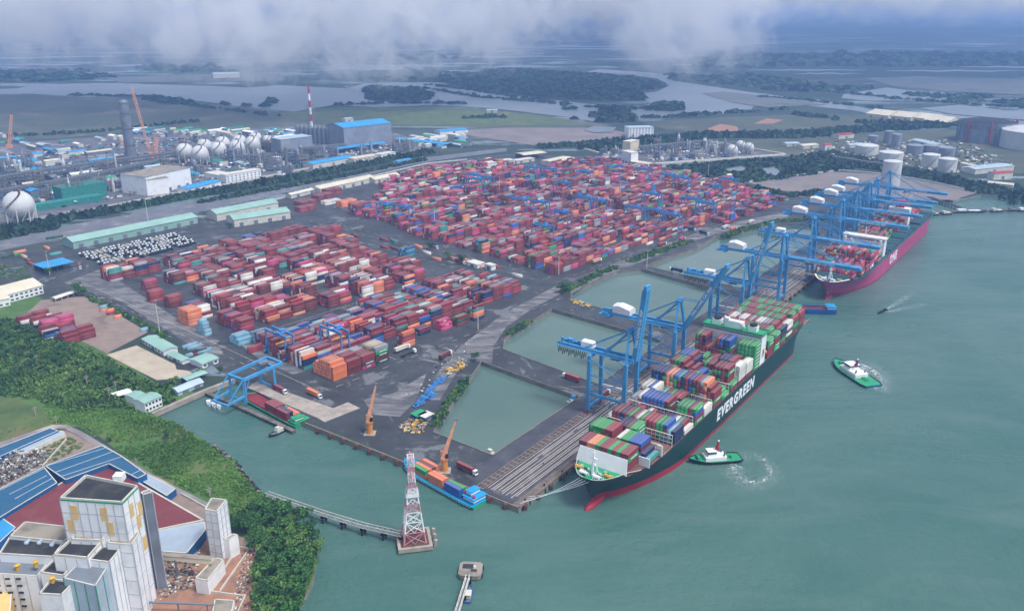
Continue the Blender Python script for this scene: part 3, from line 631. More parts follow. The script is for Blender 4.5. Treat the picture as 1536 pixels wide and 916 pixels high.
def ship_root(name, label, q0, r0, rot_extra): 
    x, y = Q(q0, r0); return empty(name, label, "container ship", (x, y, 0), R(QA + rot_extra), None)
S1 = ship_root("container_ship", "large dark green container ship moored at the near berth with red boot topping", 22, -27.6, 0.7)
S1L, S1B, S1D = 314, 43.0, 18.0
hd1, zt1 = big_hull(S1, S1L, S1B, S1D, MT['hull_green'], MT['boot_red'], 4.6, 1.7)
deck_part(S1, hd1, S1L, 17, S1L, S1D - 0.3, "main_deck", MT['brown_deck'])
deck_part(S1, hd1, S1L, 0.8, 17, S1D + 0.9, "forecastle_deck", MT['green_deck'], 0.5)
def ship_front(root, L_, z, x, w, h, m, seed, deckm):
    b = MB(); hw_ = w / 2
    b.hexa([(x, -hw_, z), (x + 0.6, -hw_, z), (x + 0.6, hw_, z), (x, hw_, z)], [(x + 2.4, -hw_ + 1, z + h), (x + 2.8, -hw_ + 1, z + h), (x + 2.8, hw_ - 1, z + h), (x + 2.4, hw_ - 1, z + h)])
    b.build("breakwater", m, root)
    b = MB(); b.bar((x - 9, 0, z), (x - 7.5, 0, z + 13), 0.9); b.bar((x - 6, -2.2, z), (x - 7.6, 0, z + 9), 0.6); b.bar((x - 6, 2.2, z), (x - 7.6, 0, z + 9), 0.6)
    b.box(x - 7.6, 0, z + 9, 0.8, 4, 0.5); b.box(x - 7.8, 0, z + 5.5, 1.2, 2.6, 0.4); b.build("foremast", MT['white_paint'], root)
    r = random.Random(seed)
    for k in range(4):
        b = MB(); yy = (-9, -4, 4, 9)[k]; xx = x - 7 - (0 if abs(yy) > 5 else 4)
        b.tube((xx, yy - 1.6, z + 1.1), (xx, yy + 1.6, z + 1.1), 1.0, n=10); b.box(xx, yy + 2.1, z, 1.8, 0.9, 1.9); b.box(xx + 1.7, yy, z, 0.7, 3.2, 0.8)
        b.build("windlass", MT['yellow'] if k in (0, 3) else MT['white_paint'], root)
    for k in range(26):
        b = MB(); a = r.uniform(-1.2, 1.2); xx = r.uniform(3.5, x - 3); yy = a * 0.6 * hd1(xx)
        b.tube((xx, yy - 0.5, z), (xx, yy - 0.5, z + 1.1), 0.32, n=8); b.tube((xx, yy + 0.5, z), (xx, yy + 0.5, z + 1.1), 0.32, n=8); b.build("bollard", MT['white_paint'] if k % 3 else MT['dark'], root)
ship_front(S1, S1L, S1D + 0.95, 15.5, 31, 8.2, MT['white_paint'], 1, None)
b = MB(); b.box(31.6, -17.8, S1D, 0.5, 6.6, 5.5); b.box(46.8, -19.6, S1D, 0.5, 3.4, 6.5); b.build("side_screen", MT['white_paint'], S1)
rb = MB()
for side in (-1, 1):
    px_ = None
    for i in range(34):
        x = 0.2 + i * 0.5 if i < 8 else 4 + (i - 7) * 0.9
        p = (x + 0.2, side * (hd1(x) - 0.2), zt1(x) + 0.02)
        if px_: rb.bar(px_, p, 0.35, 0.3)
        px_ = p
rb.build("bow_rail", MT['offwhite'], S1)
# superstructure across the full beam
def bridge_house(root, x, d, B, z0, z1, mtop, trim):
    b = MB(); hb = B / 2
    b.box(x + d / 2, 0, z0, d, B - 0.4, z1 - z0); b.build("accommodation", MT['white_paint'], root)
    b = MB(); b.box(x + d / 2, 0, z1, d + 1.6, B + 1.6, 0.5); b.build("bridge_deck", mtop, root)
    b = MB()
    for sx in (x - 0.75, x + d + 0.75): b.box(sx, 0, z1 + 0.5, 0.12, B + 1.4, 1.0)
    for sy in (-1, 1): b.box(x + d / 2, sy * (hb + 0.75), z1 + 0.5, d + 1.4, 0.12, 1.0)
    b.build("bulwark", mtop, root)
    w = MB()
    for i in range(40): w.box(x - 0.02, -hb + 1 + (B - 2) * i / 39, z1 - 1.9, 0.1, 0.75, 1.1)
    w.build("bridge_windows", MT['glass'], root)
    for lv in range(4):
        for i in range(12): w = MB(); w.box(x - 0.02, -hb + 3 + (B - 6) * i / 11, z0 + 3.2 + lv * 3.6, 0.1, 0.6, 0.8); w.build("cabin_window", MT['glass'], root)
bx0 = 200
bridge_house(S1, bx0, 10, S1B - 0.4, S1D, 40.2, MT['green_deck'], None)
for yy, rr_ in ((-12.5, 3.0), (13.5, 3.0)):
    b = MB(); b.box(bx0 + 6, yy, 40.7, 5, 6.2, 3.6); f_ = b.build("funnel_casing", MT['white_paint'], S1)
    b = MB(); b.lathe(bx0 + 6, yy, [(0.01, 44.3), (2.7, 44.3), (2.7, 45.6), (2.2, 45.8), (0.01, 45.5)], 20); b.build("funnel_cap", MT['dark'], S1)
b = MB(); b.box(bx0 + 6.5, 1.5, 40.7, 5.5, 13, 4.2); b.box(bx0 + 6, 1.5, 44.9, 4.4, 10, 0.4); b.box(bx0 + 4.5, 6, 44.9, 3, 3, 2.2); b.build("wheelhouse", MT['white_paint'], S1)
b = MB(); b.bar((bx0 + 6, -2, 45), (bx0 + 6, -2, 55), 0.5); b.box(bx0 + 6, -2, 50, 0.5, 5, 0.4); b.box(bx0 + 6, -2, 53, 0.4, 3, 0.4); b.tube((bx0 + 5, 8, 44.9), (bx0 + 5, 8, 48), 0.5); b.build("radar_mast", MT['white_paint'], S1)
b = MB(); b.lathe(bx0 + 3, -6.5, [(0.01, 44.6), (1.0, 44.2), (1.4, 43.2), (1.0, 42.1), (0.4, 41.7), (0.4, 40.7)], 14); b.build("radome", MT['offwhite'], S1, smooth=True)
for yy in (-1.0, 5.0):   # red company sign on the river side wall and life boat
    pass
b = MB(); b.lathe(bx0 + 13, -S1B / 2 + 1.2, [(0.01, 25.6), (0.9, 25.4), (1.3, 24.4), (1.2, 23.2), (0.01, 22.8)], 12); b.build("lifeboat", MT['orange_paint'], S1, smooth=True)
put_text("中", 0.1, MT['red_paint'], S1, (0, 0, -50), (0, 0, 0)) if False else None
b = MB()   # red mark on the side wall of the accommodation
for (a_, c_) in ((-1.6, 0), (0, 1.6), (1.6, 0)): b.box(bx0 + 5 + a_ * 0.8, -S1B / 2 - 0.02, 25 + c_, 0.7, 0.14, 2.4)
b.box(bx0 + 5, -S1B / 2 - 0.02, 28.4, 4.2, 0.14, 0.5); b.box(bx0 + 5, -S1B / 2 - 0.02, 23.8, 3.4, 0.14, 0.5); b.build("company_mark", MT['red_paint'], S1)
# EVERGREEN on the river side
hx = 116
put_text("EVERGREEN", 10.5, MT['white_paint'], S1, (hx + 42, -S1B / 2 - 0.12, 10.2), (R(90), 0, 0), ext=0.1, bold=0.40, shear=0.12, space=1.22)
# cargo -----------------------------------------------------------------------
S1G = "containers on the dark green ship"
def s1world(x, y): 
    ox, oy = Q(22, -27.6); t = R(QA + 0.7); return ox + x * math.cos(t) - y * math.sin(t), oy + x * math.sin(t) + y * math.cos(t)
bays = [  # (x of bay front, first y from the quay side, tokens quay -> river)
    (18.5, 15.6, "M4 D4 S4 S4 G4 M4 M4 G4 M4 G4 M4 M4"),
    (33, 18, "G5 G5 G5 G5 M5 M5 .0 W4 G4 G4 B4 B4 B4 N2 T1"),
    (47, 20.6, ".0 .0 M1 .0 .0 N4 N4 M4 G4 G4 M1 .0 .0 .0 .0 .0"),
    (61, 20.9, "W3 M4 M4 N4 M4 G4 M4 W4 G4 R4 R4 R4 G4 G4 B4 L3 N3"),
    (75, 20.9, "M2 N1 .0 M2 M2 .0 W2 M2 M1 .0 N2 N2 B2 W2 T2 M2 W1"),
    (89, 20.9, "Y3 Y3 W4 B4 B4 B4 B4 B4 B4 M4 .0 N2 G4 G4 G4 M4 G4"),
    (103, 20.9, "W4 W4 B4 W4 .0 T3 M3 G3 M3 R3 D3 .0 N2 N2 M2 M2 W2"),
    (117, 20.9, "N6 N6 N6 N6 O6 S6 B6 T6 N6 M6 B6 M6 M6 Y6 S6 M5 M4"),
    (131, 20.9, "M4 G4 M4 .0 B2 N3 M4 M4 G4 N1 .0 .0 .0 .0 G2 G2 G1"),
    (145, 20.9, "M5 G5 G5 M5 M4 N3 M4 B3 B3 .0 G3 G3 M6 M6 M6 M6 G2"),
    (158.5, 20.9, "B5 B5 B5 M5 N4 D2 M3 G4 M4 M4 G2 N6 N6 N6 M6 B5 W5"),
    (172, 20.9, "G2 M2 N2 N2 G3 T1 M3 M3 G2 M2 M3 N3 M4 M4 M3 W4 W4"),
    (185.5, 20.9, "G7 M7 M7 M4 D4 M4 M7 B7 N7 B7 M4 M4 G7 G7 G7 G7 G7"),
    (213, 20.9, "G5 M5 P5 M5 M5 M5 M5 R5 G5 G5 G5 M5 G5 M5 G5 G5 G5"),
    (227, 20.9, "R6 G6 M6 M6 M6 R6 R6 M6 G6 M6 G6 M6 M6 M6 G6 G5 G5"),
    (241, 20.9, "M6 W6 W6 M6 W6 W6 M6 Y6 M6 W6 W6 Y6 Y6 M6 M6 M5 N5"),
    (255, 20.9, "M6 G6 G6 M6 M6 M6 D6 G6 G6 M6 G6 M6 G6 G6 M6 W5 W5"),
    (269, 20.9, "G6 G6 M6 M6 M6 G6 G6 M6 G6 M6 G6 G6 M6 G6 M6 G6 R5"),
    (283, 20.9, "G6 M6 M6 G6 G6 M6 G6 G6 M6 G6 M6 G6 M6 M6 G6 G6 R5"),
]
r1 = random.Random(21)
for bi, (bx, y0, toks) in enumerate(bays):
    for k, t in enumerate(toks.split()):
        n = int(t[1]); top = t[0]
        for i in range(n):
            c = top if i == n - 1 else (top if r1.random() < 0.42 else wchoice(r1, PAL_SHIP))
            if bi == 12 and k >= 12: c = 'G'
            if bi in (10, 11) and k >= 15: c = 'W' if i else 'M'
            yy = y0 - 1.25 - k * 2.52
            x, y = s1world(bx + 6.1, yy)
            addbox(x, y, 19.4 + i * CH, R(QA + 0.7), 12.19, c, "tier %d, row %d from the quay, bay %d of the green ship" % (i + 1, k + 1, bi + 1), S1G)
b = MB()
for i, (bx, y0, t) in enumerate(bays): 
    b.box(bx + 6.1, 0, S1D - 0.3, 12.6, min(42, 2 * hd1(bx)) - 1.5, 1.6)
b.build("hatch_covers", MT['brown_deck'], S1)
for bx in (46, 60, 74, 88, 102, 116, 130, 144, 157.6, 171, 184.6, 226, 254, 282): lashing(S1, bx, min(21, hd1(bx) - 0.6), S1D, 7.5, MT['offwhite'])
b = MB()
for sy in (-1, 1):
    for i in range(60):
        x = 46 + i * 4.4
        if x < S1L - 2: b.box(x, sy * (hd1(x) - 0.3), S1D, 0.12, 0.12, 1.1)
    b.bar((46, sy * (hd1(46) - 0.3), S1D + 1.1), (S1L - 2, sy * (S1B / 2 - 0.3), S1D + 1.1), 0.1)
b.build("deck_rail", MT['offwhite'], S1)
# mooring lines (each rope is its own thing)
def rope(p, q, sag, label, r_=0.09, name="mooring_rope", cat="mooring rope", group="mooring ropes at the bow"):
    b = MB(); prev = None
    for i in range(9):
        t = i / 8; z = p[2] + (q[2] - p[2]) * t - sag * 4 * t * (1 - t)
        c = (p[0] + (q[0] - p[0]) * t, p[1] + (q[1] - p[1]) * t, z)
        if prev: b.tube(prev, c, r_, n=5)
        prev = c
    o = b.build(name, MT['white_paint']); setp(o, label, cat, group); return o
for i, (qq, xx, yy) in enumerate([(4, 1.5, 3.5), (6, 1.0, 1.5), (9, 0.7, -0.5), (12, 1.2, -3)]):
    a_ = s1world(xx, yy); c_ = Q(qq, 1.8)
    rope((a_[0], a_[1], 19.2), (c_[0], c_[1], 3.4), 1.6, "pale mooring rope from the green bow to the quay corner, %s from the corner" % ORD[i + 1], 0.11)
# magenta ship ------------------------------------------------------------------
S2 = ship_root("container_ship", "large magenta container ship moored at the far berth under lowered crane booms", 441, -26.5, 0.0)
S2L, S2B, S2D = 360, 47.0, 17.0
def _h2(x): return S2B / 2 * (min(1.0, (x / (0.13 * S2L)) ** 0.40) if x < 0.13 * S2L else 1.0)
hd2, zt2 = big_hull(S2, S2L, S2B, S2D, MT['magenta'], MT['magenta_dark'], 3.0, 0.8, bulb=6)
deck_part(S2, hd2, S2L, 17, S2L, S2D - 0.3, "main_deck", MT['teal_deck']); deck_part(S2, hd2, S2L, 0.8, 17, S2D + 0.9, "forecastle_deck", MT['teal_deck'], 0.5)
_keep = hd1; hd1 = hd2; ship_front(S2, S2L, S2D + 0.95, 18, 30, 3.0, MT['teal_deck'], 2, None); hd1 = _keep
b = MB()
for side in (-1, 1):
    p_ = None
    for i in range(20):
        x = 0.3 + i * 0.95; p = (x + 0.3, side * (hd2(x) - 0.7), zt2(x) + 0.03)
        if p_: b.bar(p_, p, 1.3, 0.25)
        p_ = p
b.build("bulwark_rim", MT['white_paint'], S2)
put_text("ONE", 13, MT['white_paint'], S2, (150, -S2B / 2 - 0.12, 9.5), (R(90), 0, 0), ext=0.1, bold=0.5, space=1.2)
bridge_house(S2, 118, 9, 40, S2D, 34, MT['white_paint'], None)
for yy in (-17, 17):
    b = MB(); b.box(114, yy, S2D, 2, 2.2, 17); b.build("bridge_wing_leg", MT['white_paint'], S2)
for yy in (-12, 12):
    b = MB(); b.bar((114, yy, 33), (114, yy * 0.35, 24), 1.1); b.build("wing_brace", MT['white_paint'], S2)
b = MB(); b.box(268, 0, S2D, 11, 22, 20); b.build("engine_casing", MT['white_paint'], S2); b = MB(); b.box(269, 0, S2D + 20, 8, 9, 8); b.build("funnel", MT['magenta'], S2)
b = MB(); b.bar((122, 0, 34), (122, 0, 44), 0.6); b.box(122, 0, 40, 0.5, 6, 0.4); b.build("radar_mast", MT['white_paint'], S2)
S2G = "containers on the magenta ship"
r2 = random.Random(33)
x = 24; bi = 0
while x < 345:
    if not (104 < x < 130 or 256 < x < 280):
        w_ = min(18, int((2 * hd2(x) - 2) / 2.52))
        base = {0: 3, 1: 3, 2: 2, 3: 5, 4: 5, 5: 4}.get(bi, r2.choice((0, 1, 2, 3, 4)))
        for k in range(w_):
            if bi > 5 and k > w_ - 6: continue
            n = max(0, base + r2.choice((-1, 0, 0, 1)))
            for i in range(n):
                c = wchoice(r2, "PPPPPMRROONWTM" if bi < 6 else "RRRMOPRG")
                yy = w_ * 1.26 - 1.26 - k * 2.52; wx, wy = Q(441, -26.5); t = R(QA)
                px_, py_ = wx + (x + 6) * math.cos(t) - yy * math.sin(t), wy + (x + 6) * math.sin(t) + yy * math.cos(t)
                addbox(px_, py_, 18.4 + i * CH, t, 12.19, c, "tier %d, row %d from the quay, bay %d of the magenta ship" % (i + 1, k + 1, bi + 1), S2G)
    x += 13.6; bi += 1
for bx in range(37, 345, 27):
    if not 100 < bx < 132: lashing(S2, bx + 0.3, min(22.5, hd2(bx) - 0.8), S2D, 5.5, MT['steel'])
b = MB()
x = 24
while x < 345:
    if not (104 < x < 130 or 256 < x < 280): b.box(x + 6, 0, S2D - 0.3, 12.4, min(44, 2 * hd2(x)) - 2, 1.6)
    x += 13.6
b.build("hatch_covers", MT['teal_deck'], S2)
# ------------------------------------------------------------------ quay surface
sheet('quay_apron', [Q(0.8, 0.8), Q(quay_far - 3, 0.8), Q(quay_far - 3, 44), Q(9, 44)], 0.13, 'apron')
sheet('quay_edge_strip', [Q(0.6, 0.5), Q(quay_far - 3, 0.5), Q(quay_far - 3, 5.2), Q(0.6, 5.2)], 0.22, 'dock_grey')
for k, (r_, w_) in enumerate([(7.5, .45), (8.8, .45), (11.2, .4), (12.6, .4), (15.0, .5), (16.4, .5), (18.6, .4), (21, .5), (22.4, .5), (25, .4)]):
    b = MB(); r3 = random.Random(k); q = 5 + r3.uniform(0, 4)
    while q < quay_far - 10:
        l_ = r3.uniform(30, 120); P_ = [Q(q, r_), Q(q + l_, r_), Q(q + l_, r_ + w_), Q(q, r_ + w_)]
        b.quad([(p[0], p[1], 3.30) for p in P_]); q += l_ + r3.choice((0.6, 2, 5))
    setp(b.build("lane_marking", MT['line']), kind='structure')
b = MB()
for rr_ in (2.6, 3.5, 28.6, 29.6): b.bar((*Q(3, rr_), 3.38), (*Q(quay_far - 6, rr_), 3.38), 0.22, 0.2)
setp(b.build("crane_rail", MT['rail_tan']), kind='structure')
b = MB()
for rr_ in (26.6, 31.4): b.bar((*Q(3, rr_), 3.45), (*Q(quay_far - 6, rr_), 3.45), 0.45, 0.3)
q = 4
while q < quay_far - 8: b.bar((*Q(q, 26.6), 3.42), (*Q(q, 31.4), 3.42), 0.9, 0.22); q += 4.2
setp(b.build("cable_trench", MT['rail_tan']), "tan cable trench with cross slabs running behind the crane legs", "cable trench")
for k, (u0, v0, u1, v1) in enumerate([(0, -14, 240, -14), (60, -8, 60, 10), (250, 10, 250, 110), (256, 110, 256, 340), (-12, -10, -12, 360), (-20, 40, -20, 330), (300, 20, 600, 20), (300, 12, 600, 12), (280, 40, 280, 400), (292, 60, 292, 400), (14, 115, 240, 115), (20, 178, 230, 178), (20, 216, 230, 216)]):
    b = MB(); L_ = math.hypot(u1 - u0, v1 - v0); n = int(L_ / 7)
    for i in range(n):
        if k % 3 == 1 or i % 2 == 0:
            a_ = Y(u0 + (u1 - u0) * i / n, v0 + (v1 - v0) * i / n); c_ = Y(u0 + (u1 - u0) * (i + .9) / n, v0 + (v1 - v0) * (i + .9) / n); b.bar((*a_, 3.36), (*c_, 3.36), 0.3, 0.03)
    setp(b.build("road_marking", MT['line']), kind='structure')
# fenders, bollards, quay posts
fb = MB(); fb.box(0, -0.7, 0.2, 2.6, 1.4, 2.9); fb.tube((0, -1.5, 0.5), (0, -1.5, 2.4), 0.7, n=10)
f0 = fb.build("fender", MT['rust']); bb = MB(); bb.lathe(0, 0, [(0.01, 0), (0.5, 0), (0.35, 0.3), (0.3, 0.8), (0.6, 0.95), (0.55, 1.15), (0.01, 1.2)], 10); bo0 = bb.build("bollard", MT['dark'])
nf = 0
def put(proto, x, y, z, rot, first, **kw):
    o = proto if first else proto.copy()
    if not first: C.objects.link(o)
    o.location = (x, y, z); o.rotation_euler = (0, 0, rot); setp(o, **kw); return o
for i in range(72):
    q = 5 + i * 12.4; x, y = Q(q, 0)
    put(f0, x, y, 0, R(QA), i == 0, label="rusty brown fender block on the face of the long quay", cat="fender", group="fenders along the quay")
for i in range(48):
    q = 8 + i * 18.4; x, y = Q(q, 1.3)
    put(bo0, x, y, 3.2, 0, i == 0, label="dark mooring bollard on the river edge of the quay", cat="bollard", group="bollards along the quay")
for i in range(14):
    x, y = Q(-0.0, 8 + i * 11.2); o = f0.copy(); C.objects.link(o); o.location = (x, y, 0); o.rotation_euler = (0, 0, R(QA - 90)); setp(o, "rusty brown fender block on the short wharf face", "fender", "fenders along the short wharf")
# quay piles under the deck edge: dark band
b = MB()
for i in range(120):
    q = 3 + i * 7.4; x, y = Q(q, -0.1); b.tube((x, y, -2), (x, y, 2.2), 0.45, n=8)
setp(b.build("quay_piles", MT['dark']), kind='structure')
# ------------------------------------------------------------------ ship-to-shore cranes
BLU = MT['crane_blue']
def sts(q, boom_deg, boom_len, big_house, label, sc=1.0, backreach=27, yaw=0.0):
    x, y = Q(q, 0); T = empty("quay_crane", label, "quay crane", (x, y, 3.2), R(QA) + yaw, "blue quay cranes along the berths")
    hw = 8.2; yl, ys = 29.0, 3.0; H = 39.0
    for sx in (-1, 1):
        for yy in (ys, yl):
            b = MB(); b.bar((sx * hw, yy, 1.6), (sx * (hw - 0.6), yy, H), 2.5 if yy == ys else 2.2, 1.9); b.build("leg", BLU, T)
    for yy in (ys, yl):
        b = MB(); b.box(0, yy, 2.4, 2 * hw + 3, 1.5, 1.9); b.build("sill_beam", BLU, T)
        for sx in (-1, 1):
            b = MB()
            for k in range(4): b.box(sx * hw + (k - 1.5) * 1.5, yy, 0.0, 1.1, 1.0, 1.3)
            b.box(sx * hw, yy, 1.2, 5, 1.0, 1.0); b.build("bogie", MT['red_paint'], T)
        b = MB(); b.box(0, yy, H - 1.2, 2 * hw + 1, 1.4, 1.9); b.build("cross_beam", BLU, T)
    for sx in (-1, 1):
        b = MB(); b.bar((sx * hw, ys, 13.5), (sx * hw, yl, 13.5), 1.2, 1.7); b.build("portal_beam", MT['white_paint'] if sx > 0 and not big_house else BLU, T)
        b = MB(); b.bar((sx * hw, yl, 3.5), (sx * hw, ys + 2, 13), 0.4); b.bar((sx * hw, yl, 14.5), (sx * hw, ys, 26), 0.5); b.bar((sx * hw, ys, 26), (sx * hw, yl, H - 1), 0.5); b.bar((sx * hw, ys, 26), (sx * hw, yl, 26.4), 0.45)
        b.build("brace", BLU, T)
    # stair tower and lift
    b = MB(); b.box(-hw - 1.6, yl - 1.5, 2, 1.3, 1.5, H - 4)
    for k in range(9): b.box(-hw + 0.6, yl - 2.2, 5 + k * 3.7, 3.2, 0.8, 0.2)
    b.build("lift_tower", BLU, T)
    GZ = H + 0.8
    back = yl + backreach
    for sx in (-1, 1):
        b = MB(); b.bar((sx * 3.0, ys - 3, GZ + 1), (sx * 3.0, back, GZ + 1), 1.7, 2.4); b.build("girder", BLU, T)
    b = MB()
    for k in range(12): b.bar((-3, ys - 2 + k * (back - ys) / 11, GZ + 0.4), (3, ys - 2 + k * (back - ys) / 11, GZ + 0.4), 0.5, 0.7)
    for sx in (-1, 1):
        b.bar((sx * 4.4, ys - 2, GZ + 0.4), (sx * 4.4, back, GZ + 0.4), 1.0, 0.12); b.bar((sx * 4.9, ys - 2, GZ + 1.6), (sx * 4.9, back, GZ + 1.6), 0.1)
    b.build("walkway", BLU, T)
    # A-frame
    AZ = H + 21
    for sx in (-1, 1):
        b = MB(); b.bar((sx * (hw - 0.6), ys, H), (sx * 2.2, ys + 1.5, AZ), 1.5); b.bar((sx * 3, yl - 8, GZ + 2), (sx * 2.2, ys + 1.8, AZ - 1), 1.1); b.build("a_frame_leg", BLU, T)
        b = MB(); b.bar((sx * 2.2, ys + 1.5, AZ), (sx * 3, yl + 6, GZ + 2.4), 0.55); b.bar((sx * 2.2, ys + 1.5, AZ - 5), (sx * 3, yl - 6, GZ + 2.4), 0.3); b.build("back_stay", BLU, T)
    b = MB(); b.box(0, ys + 1.5, AZ - 0.6, 6.5, 3.4, 1.1); b.box(0, ys + 1.5, AZ - 8, 5, 0.8, 0.8)
    for sx in (-1, 1): b.lathe(sx * 1.4, ys + 1.5, [(0.9, AZ + 0.5), (0.9, AZ + 1.8), (0.01, AZ + 1.9)], 10)
    for k in range(5): b.box(-3.4 + k * 1.7, ys + 3.1, AZ + 0.5, 0.1, 0.1, 1.1)
    b.build("apex_platform", BLU, T)
    # boom
    a = R(boom_deg); hy, hz_ = ys - 3, GZ + 1
    def bp_(s, o=0.0): return (hy - s * math.cos(a) - o * math.sin(a), hz_ + s * math.sin(a) - o * math.cos(a))
    p1 = bp_(boom_len)
    B_ = MB()
    for sx in (-1, 1): B_.bar((sx * 1.5, hy, hz_), (sx * 1.5, p1[0], p1[1]), 2.6, 2.8)
    for k in range(int(boom_len / 3)):
        c = bp_(2 + k * 3); B_.bar((-1.6, c[0], c[1]), (1.6, c[0], c[1]), 0.6, 0.9)
    e = bp_(boom_len + 1); B_.bar((-2.8, e[0], e[1]), (2.8, e[0], e[1]), 1.6, 2.6)
    bo = B_.build("boom", BLU, T)
    W_ = MB()
    for sx in (-1, 1):
        c0 = bp_(2, -1.3); c1 = bp_(boom_len - 1, -1.3); W_.bar((sx * 3.2, c0[0], c0[1]), (sx * 3.2, c1[0], c1[1]), 0.7, 0.12); W_.bar((sx * 3.5, c0[0], c0[1] + 1), (sx * 3.5, c1[0], c1[1] + 1), 0.09)
    w_o = W_.build("boom_walkway", BLU, T)
    # lettering along the boom
    t_ = bpy.data.objects.new("lettering", text_mesh("TAN CANG CAI MEP", 2.6, MT['white_paint'], ext=0.03, bold=0.09, space=1.1)); C.objects.link(t_); t_.parent = T
    mid = bp_(boom_len * 0.46, 0.0)
    xax = Vector((0, -math.cos(a), math.sin(a))); zax = Vector((-1, 0, 0)); yax = zax.cross(xax)
    t_.matrix_local = Matrix((( xax.x, yax.x, zax.x, -2.82), (xax.y, yax.y, zax.y, mid[0]), (xax.z, yax.z, zax.z, mid[1]), (0, 0, 0, 1)))
    # fore stays
    b = MB()
    if boom_deg < 20:
        for sx in (-1, 1):
            for f in (0.45, 0.9):
                c = bp_(boom_len * f, -1.2); b.bar((sx * 1.9, ys + 1.2, AZ - 0.5), (sx * 1.9, c[0], c[1]), 0.42)
    else:
        for sx in (-1, 1):
            c = bp_(boom_len * 0.42, -1.4); m_ = ((ys + 1.2 + c[0]) / 2 + 4, (AZ + c[1]) / 2 + 1)
            b.bar((sx * 1.6, ys + 1.2, AZ), (sx * 1.6, m_[0], m_[1]), 0.4); b.bar((sx * 1.6, m_[0], m_[1]), (sx * 1.6, c[0], c[1]), 0.4)
    b.build("fore_stay", BLU, T)
    # cab and trolley
    ty = 14 if boom_deg > 20 else -18
    b = MB(); b.box(0, ty, GZ - 1.6, 5.4, 5, 1.2); b.box(0, ty, GZ - 2.2, 3, 6, 0.5); b.build("trolley", MT['grey_steel'], T)
    b = MB(); b.box(2.4, ty + 4.2, GZ - 4.4, 2.4, 2.8, 2.6); cb = b.build("operator_cab", MT['white_paint'], T)
    b = MB(); b.box(2.4, ty + 2.75, GZ - 4.1, 2.1, 0.1, 1.7); b.build("window", MT['glass'], cb)
    if boom_deg < 20:
        b = MB(); b.box(0, ty, 29, 2.4, 12, 0.6)
        for sx in (-1, 1):
            for sy in (-1, 1): b.bar((sx, ty + sy * 2, 29.6), (sx * 1.6, ty + sy * 2, GZ - 1.6), 0.12)
        b.build("spreader", MT['yellow'], T)
    # machinery house
    if big_house:
        b = MB(); hy0 = back - 16
        sec = []
        for yy, zt in ((hy0, 4.6), (hy0 + 4, 5.6), (hy0 + 9, 6.6), (hy0 + 14, 5.6)):
            sec.append([(-4.4, yy, GZ + 2.2), (-4.3, yy, GZ + 2.2 + zt - 1), (-2.5, yy, GZ + 2.2 + zt), (2.5, yy, GZ + 2.2 + zt), (4.3, yy, GZ + 2.2 + zt - 1), (4.4, yy, GZ + 2.2)])
        b.loft(sec, closed=True); b.quad(list(reversed(sec[0]))); b.quad(sec[-1]); b.build("machinery_house", MT['tarp'], T)
        b = MB(); b.box(0, back + 4, GZ - 1.4, 12, 9, 1.2)
        for k in range(5): b.box(-5 + k * 2.4, back + 3.5, GZ - 0.2, 1.2, 5, 1.5 + (k * 7 % 4) * 0.9)
        for k in range(6): b.bar((-6 + k * 2.4, back + 8.4, GZ - 0.2), (-6 + k * 2.4, back + 8.4, GZ + 2), 0.12)
        b.bar((-6, back + 8.4, GZ + 2), (6, back + 8.4, GZ + 2), 0.12); b.box(0, back + 1, GZ - 2.4, 9, 2, 1.2); b.build("rear_platform", BLU, T)
    else:
        b = MB()
        b.loft([[( -2.6 + (0.7 if z_ > 1 else 0) * (1 if s_ else 1), yy, 0)] for yy in () for s_ in () for z_ in ()] or [[(0, 0, 0)]]) if False else None
        sec = []
        for yy, w_, t_2 in ((yl + 1, 1.8, 3.0), (yl + 2, 2.4, 4.0), (yl + 9.5, 2.4, 4.0), (yl + 10.5, 1.8, 3.0)):
            sec.append([(-w_, yy, GZ + 2.3), (-w_, yy, GZ + 2.3 + t_2 - 0.8), (-w_ + 0.8, yy, GZ + 2.3 + t_2), (w_ - 0.8, yy, GZ + 2.3 + t_2), (w_, yy, GZ + 2.3 + t_2 - 0.8), (w_, yy, GZ + 2.3)])
        b.loft(sec, closed=True); b.quad(list(reversed(sec[0]))); b.quad(sec[-1]); b.build("machinery_house", MT['white_paint'], T)
        b = MB()   # festooned cable loops under the back reach
        for k in range(14):
            y0 = yl + 4 + k * (backreach - 5) / 14; y1 = y0 + (backreach - 5) / 14
            b.tube((-4.9, y0, GZ - 0.2), (-4.9, (y0 + y1) / 2, GZ - 3.6 - (k % 3)), 0.22, n=5); b.tube((-4.9, (y0 + y1) / 2, GZ - 3.6 - (k % 3)), (-4.9, y1, GZ - 0.2), 0.22, n=5)
        b.build("festoon_cable", MT['dark'], T)
        for (x_, y_, w_, d_, h_) in ((0, back - 8, 3, 4, 2.4), (-2, back - 3, 1.5, 1.5, 3), (1.5, back - 14, 1.5, 2.5, 1.8)): b = MB(); b.box(x_, y_, GZ + 2.2, w_, d_, h_); b.build("service_cabinet", BLU, T)
    return T
sts(127, 84, 48, False, "blue quay crane nearest the quay corner, boom raised and cable loops on its back")
sts(197, 61, 55, True, "blue quay crane beside the green ship's middle, boom slanting up, white tarp house")
sts(320, 76, 51, False, "blue quay crane behind the green ship's stern, boom raised, small white house")
sts(412, 87, 52, True, "blue quay crane with white tarp house, boom raised beside the magenta bow") if False else None
sts(410, 0, 60, True, "blue quay crane with lowered boom reaching over the magenta bow")
sts(352, 79, 52, True, "blue quay crane midway between the two ships, boom raised, white tarp house") if False else None
sts(489, 0, 56, False, "blue quay crane over the front bays of the magenta ship, small white house")
sts(584, 0, 60, True, "blue quay crane over the magenta ship's bridge, white tarp house behind")
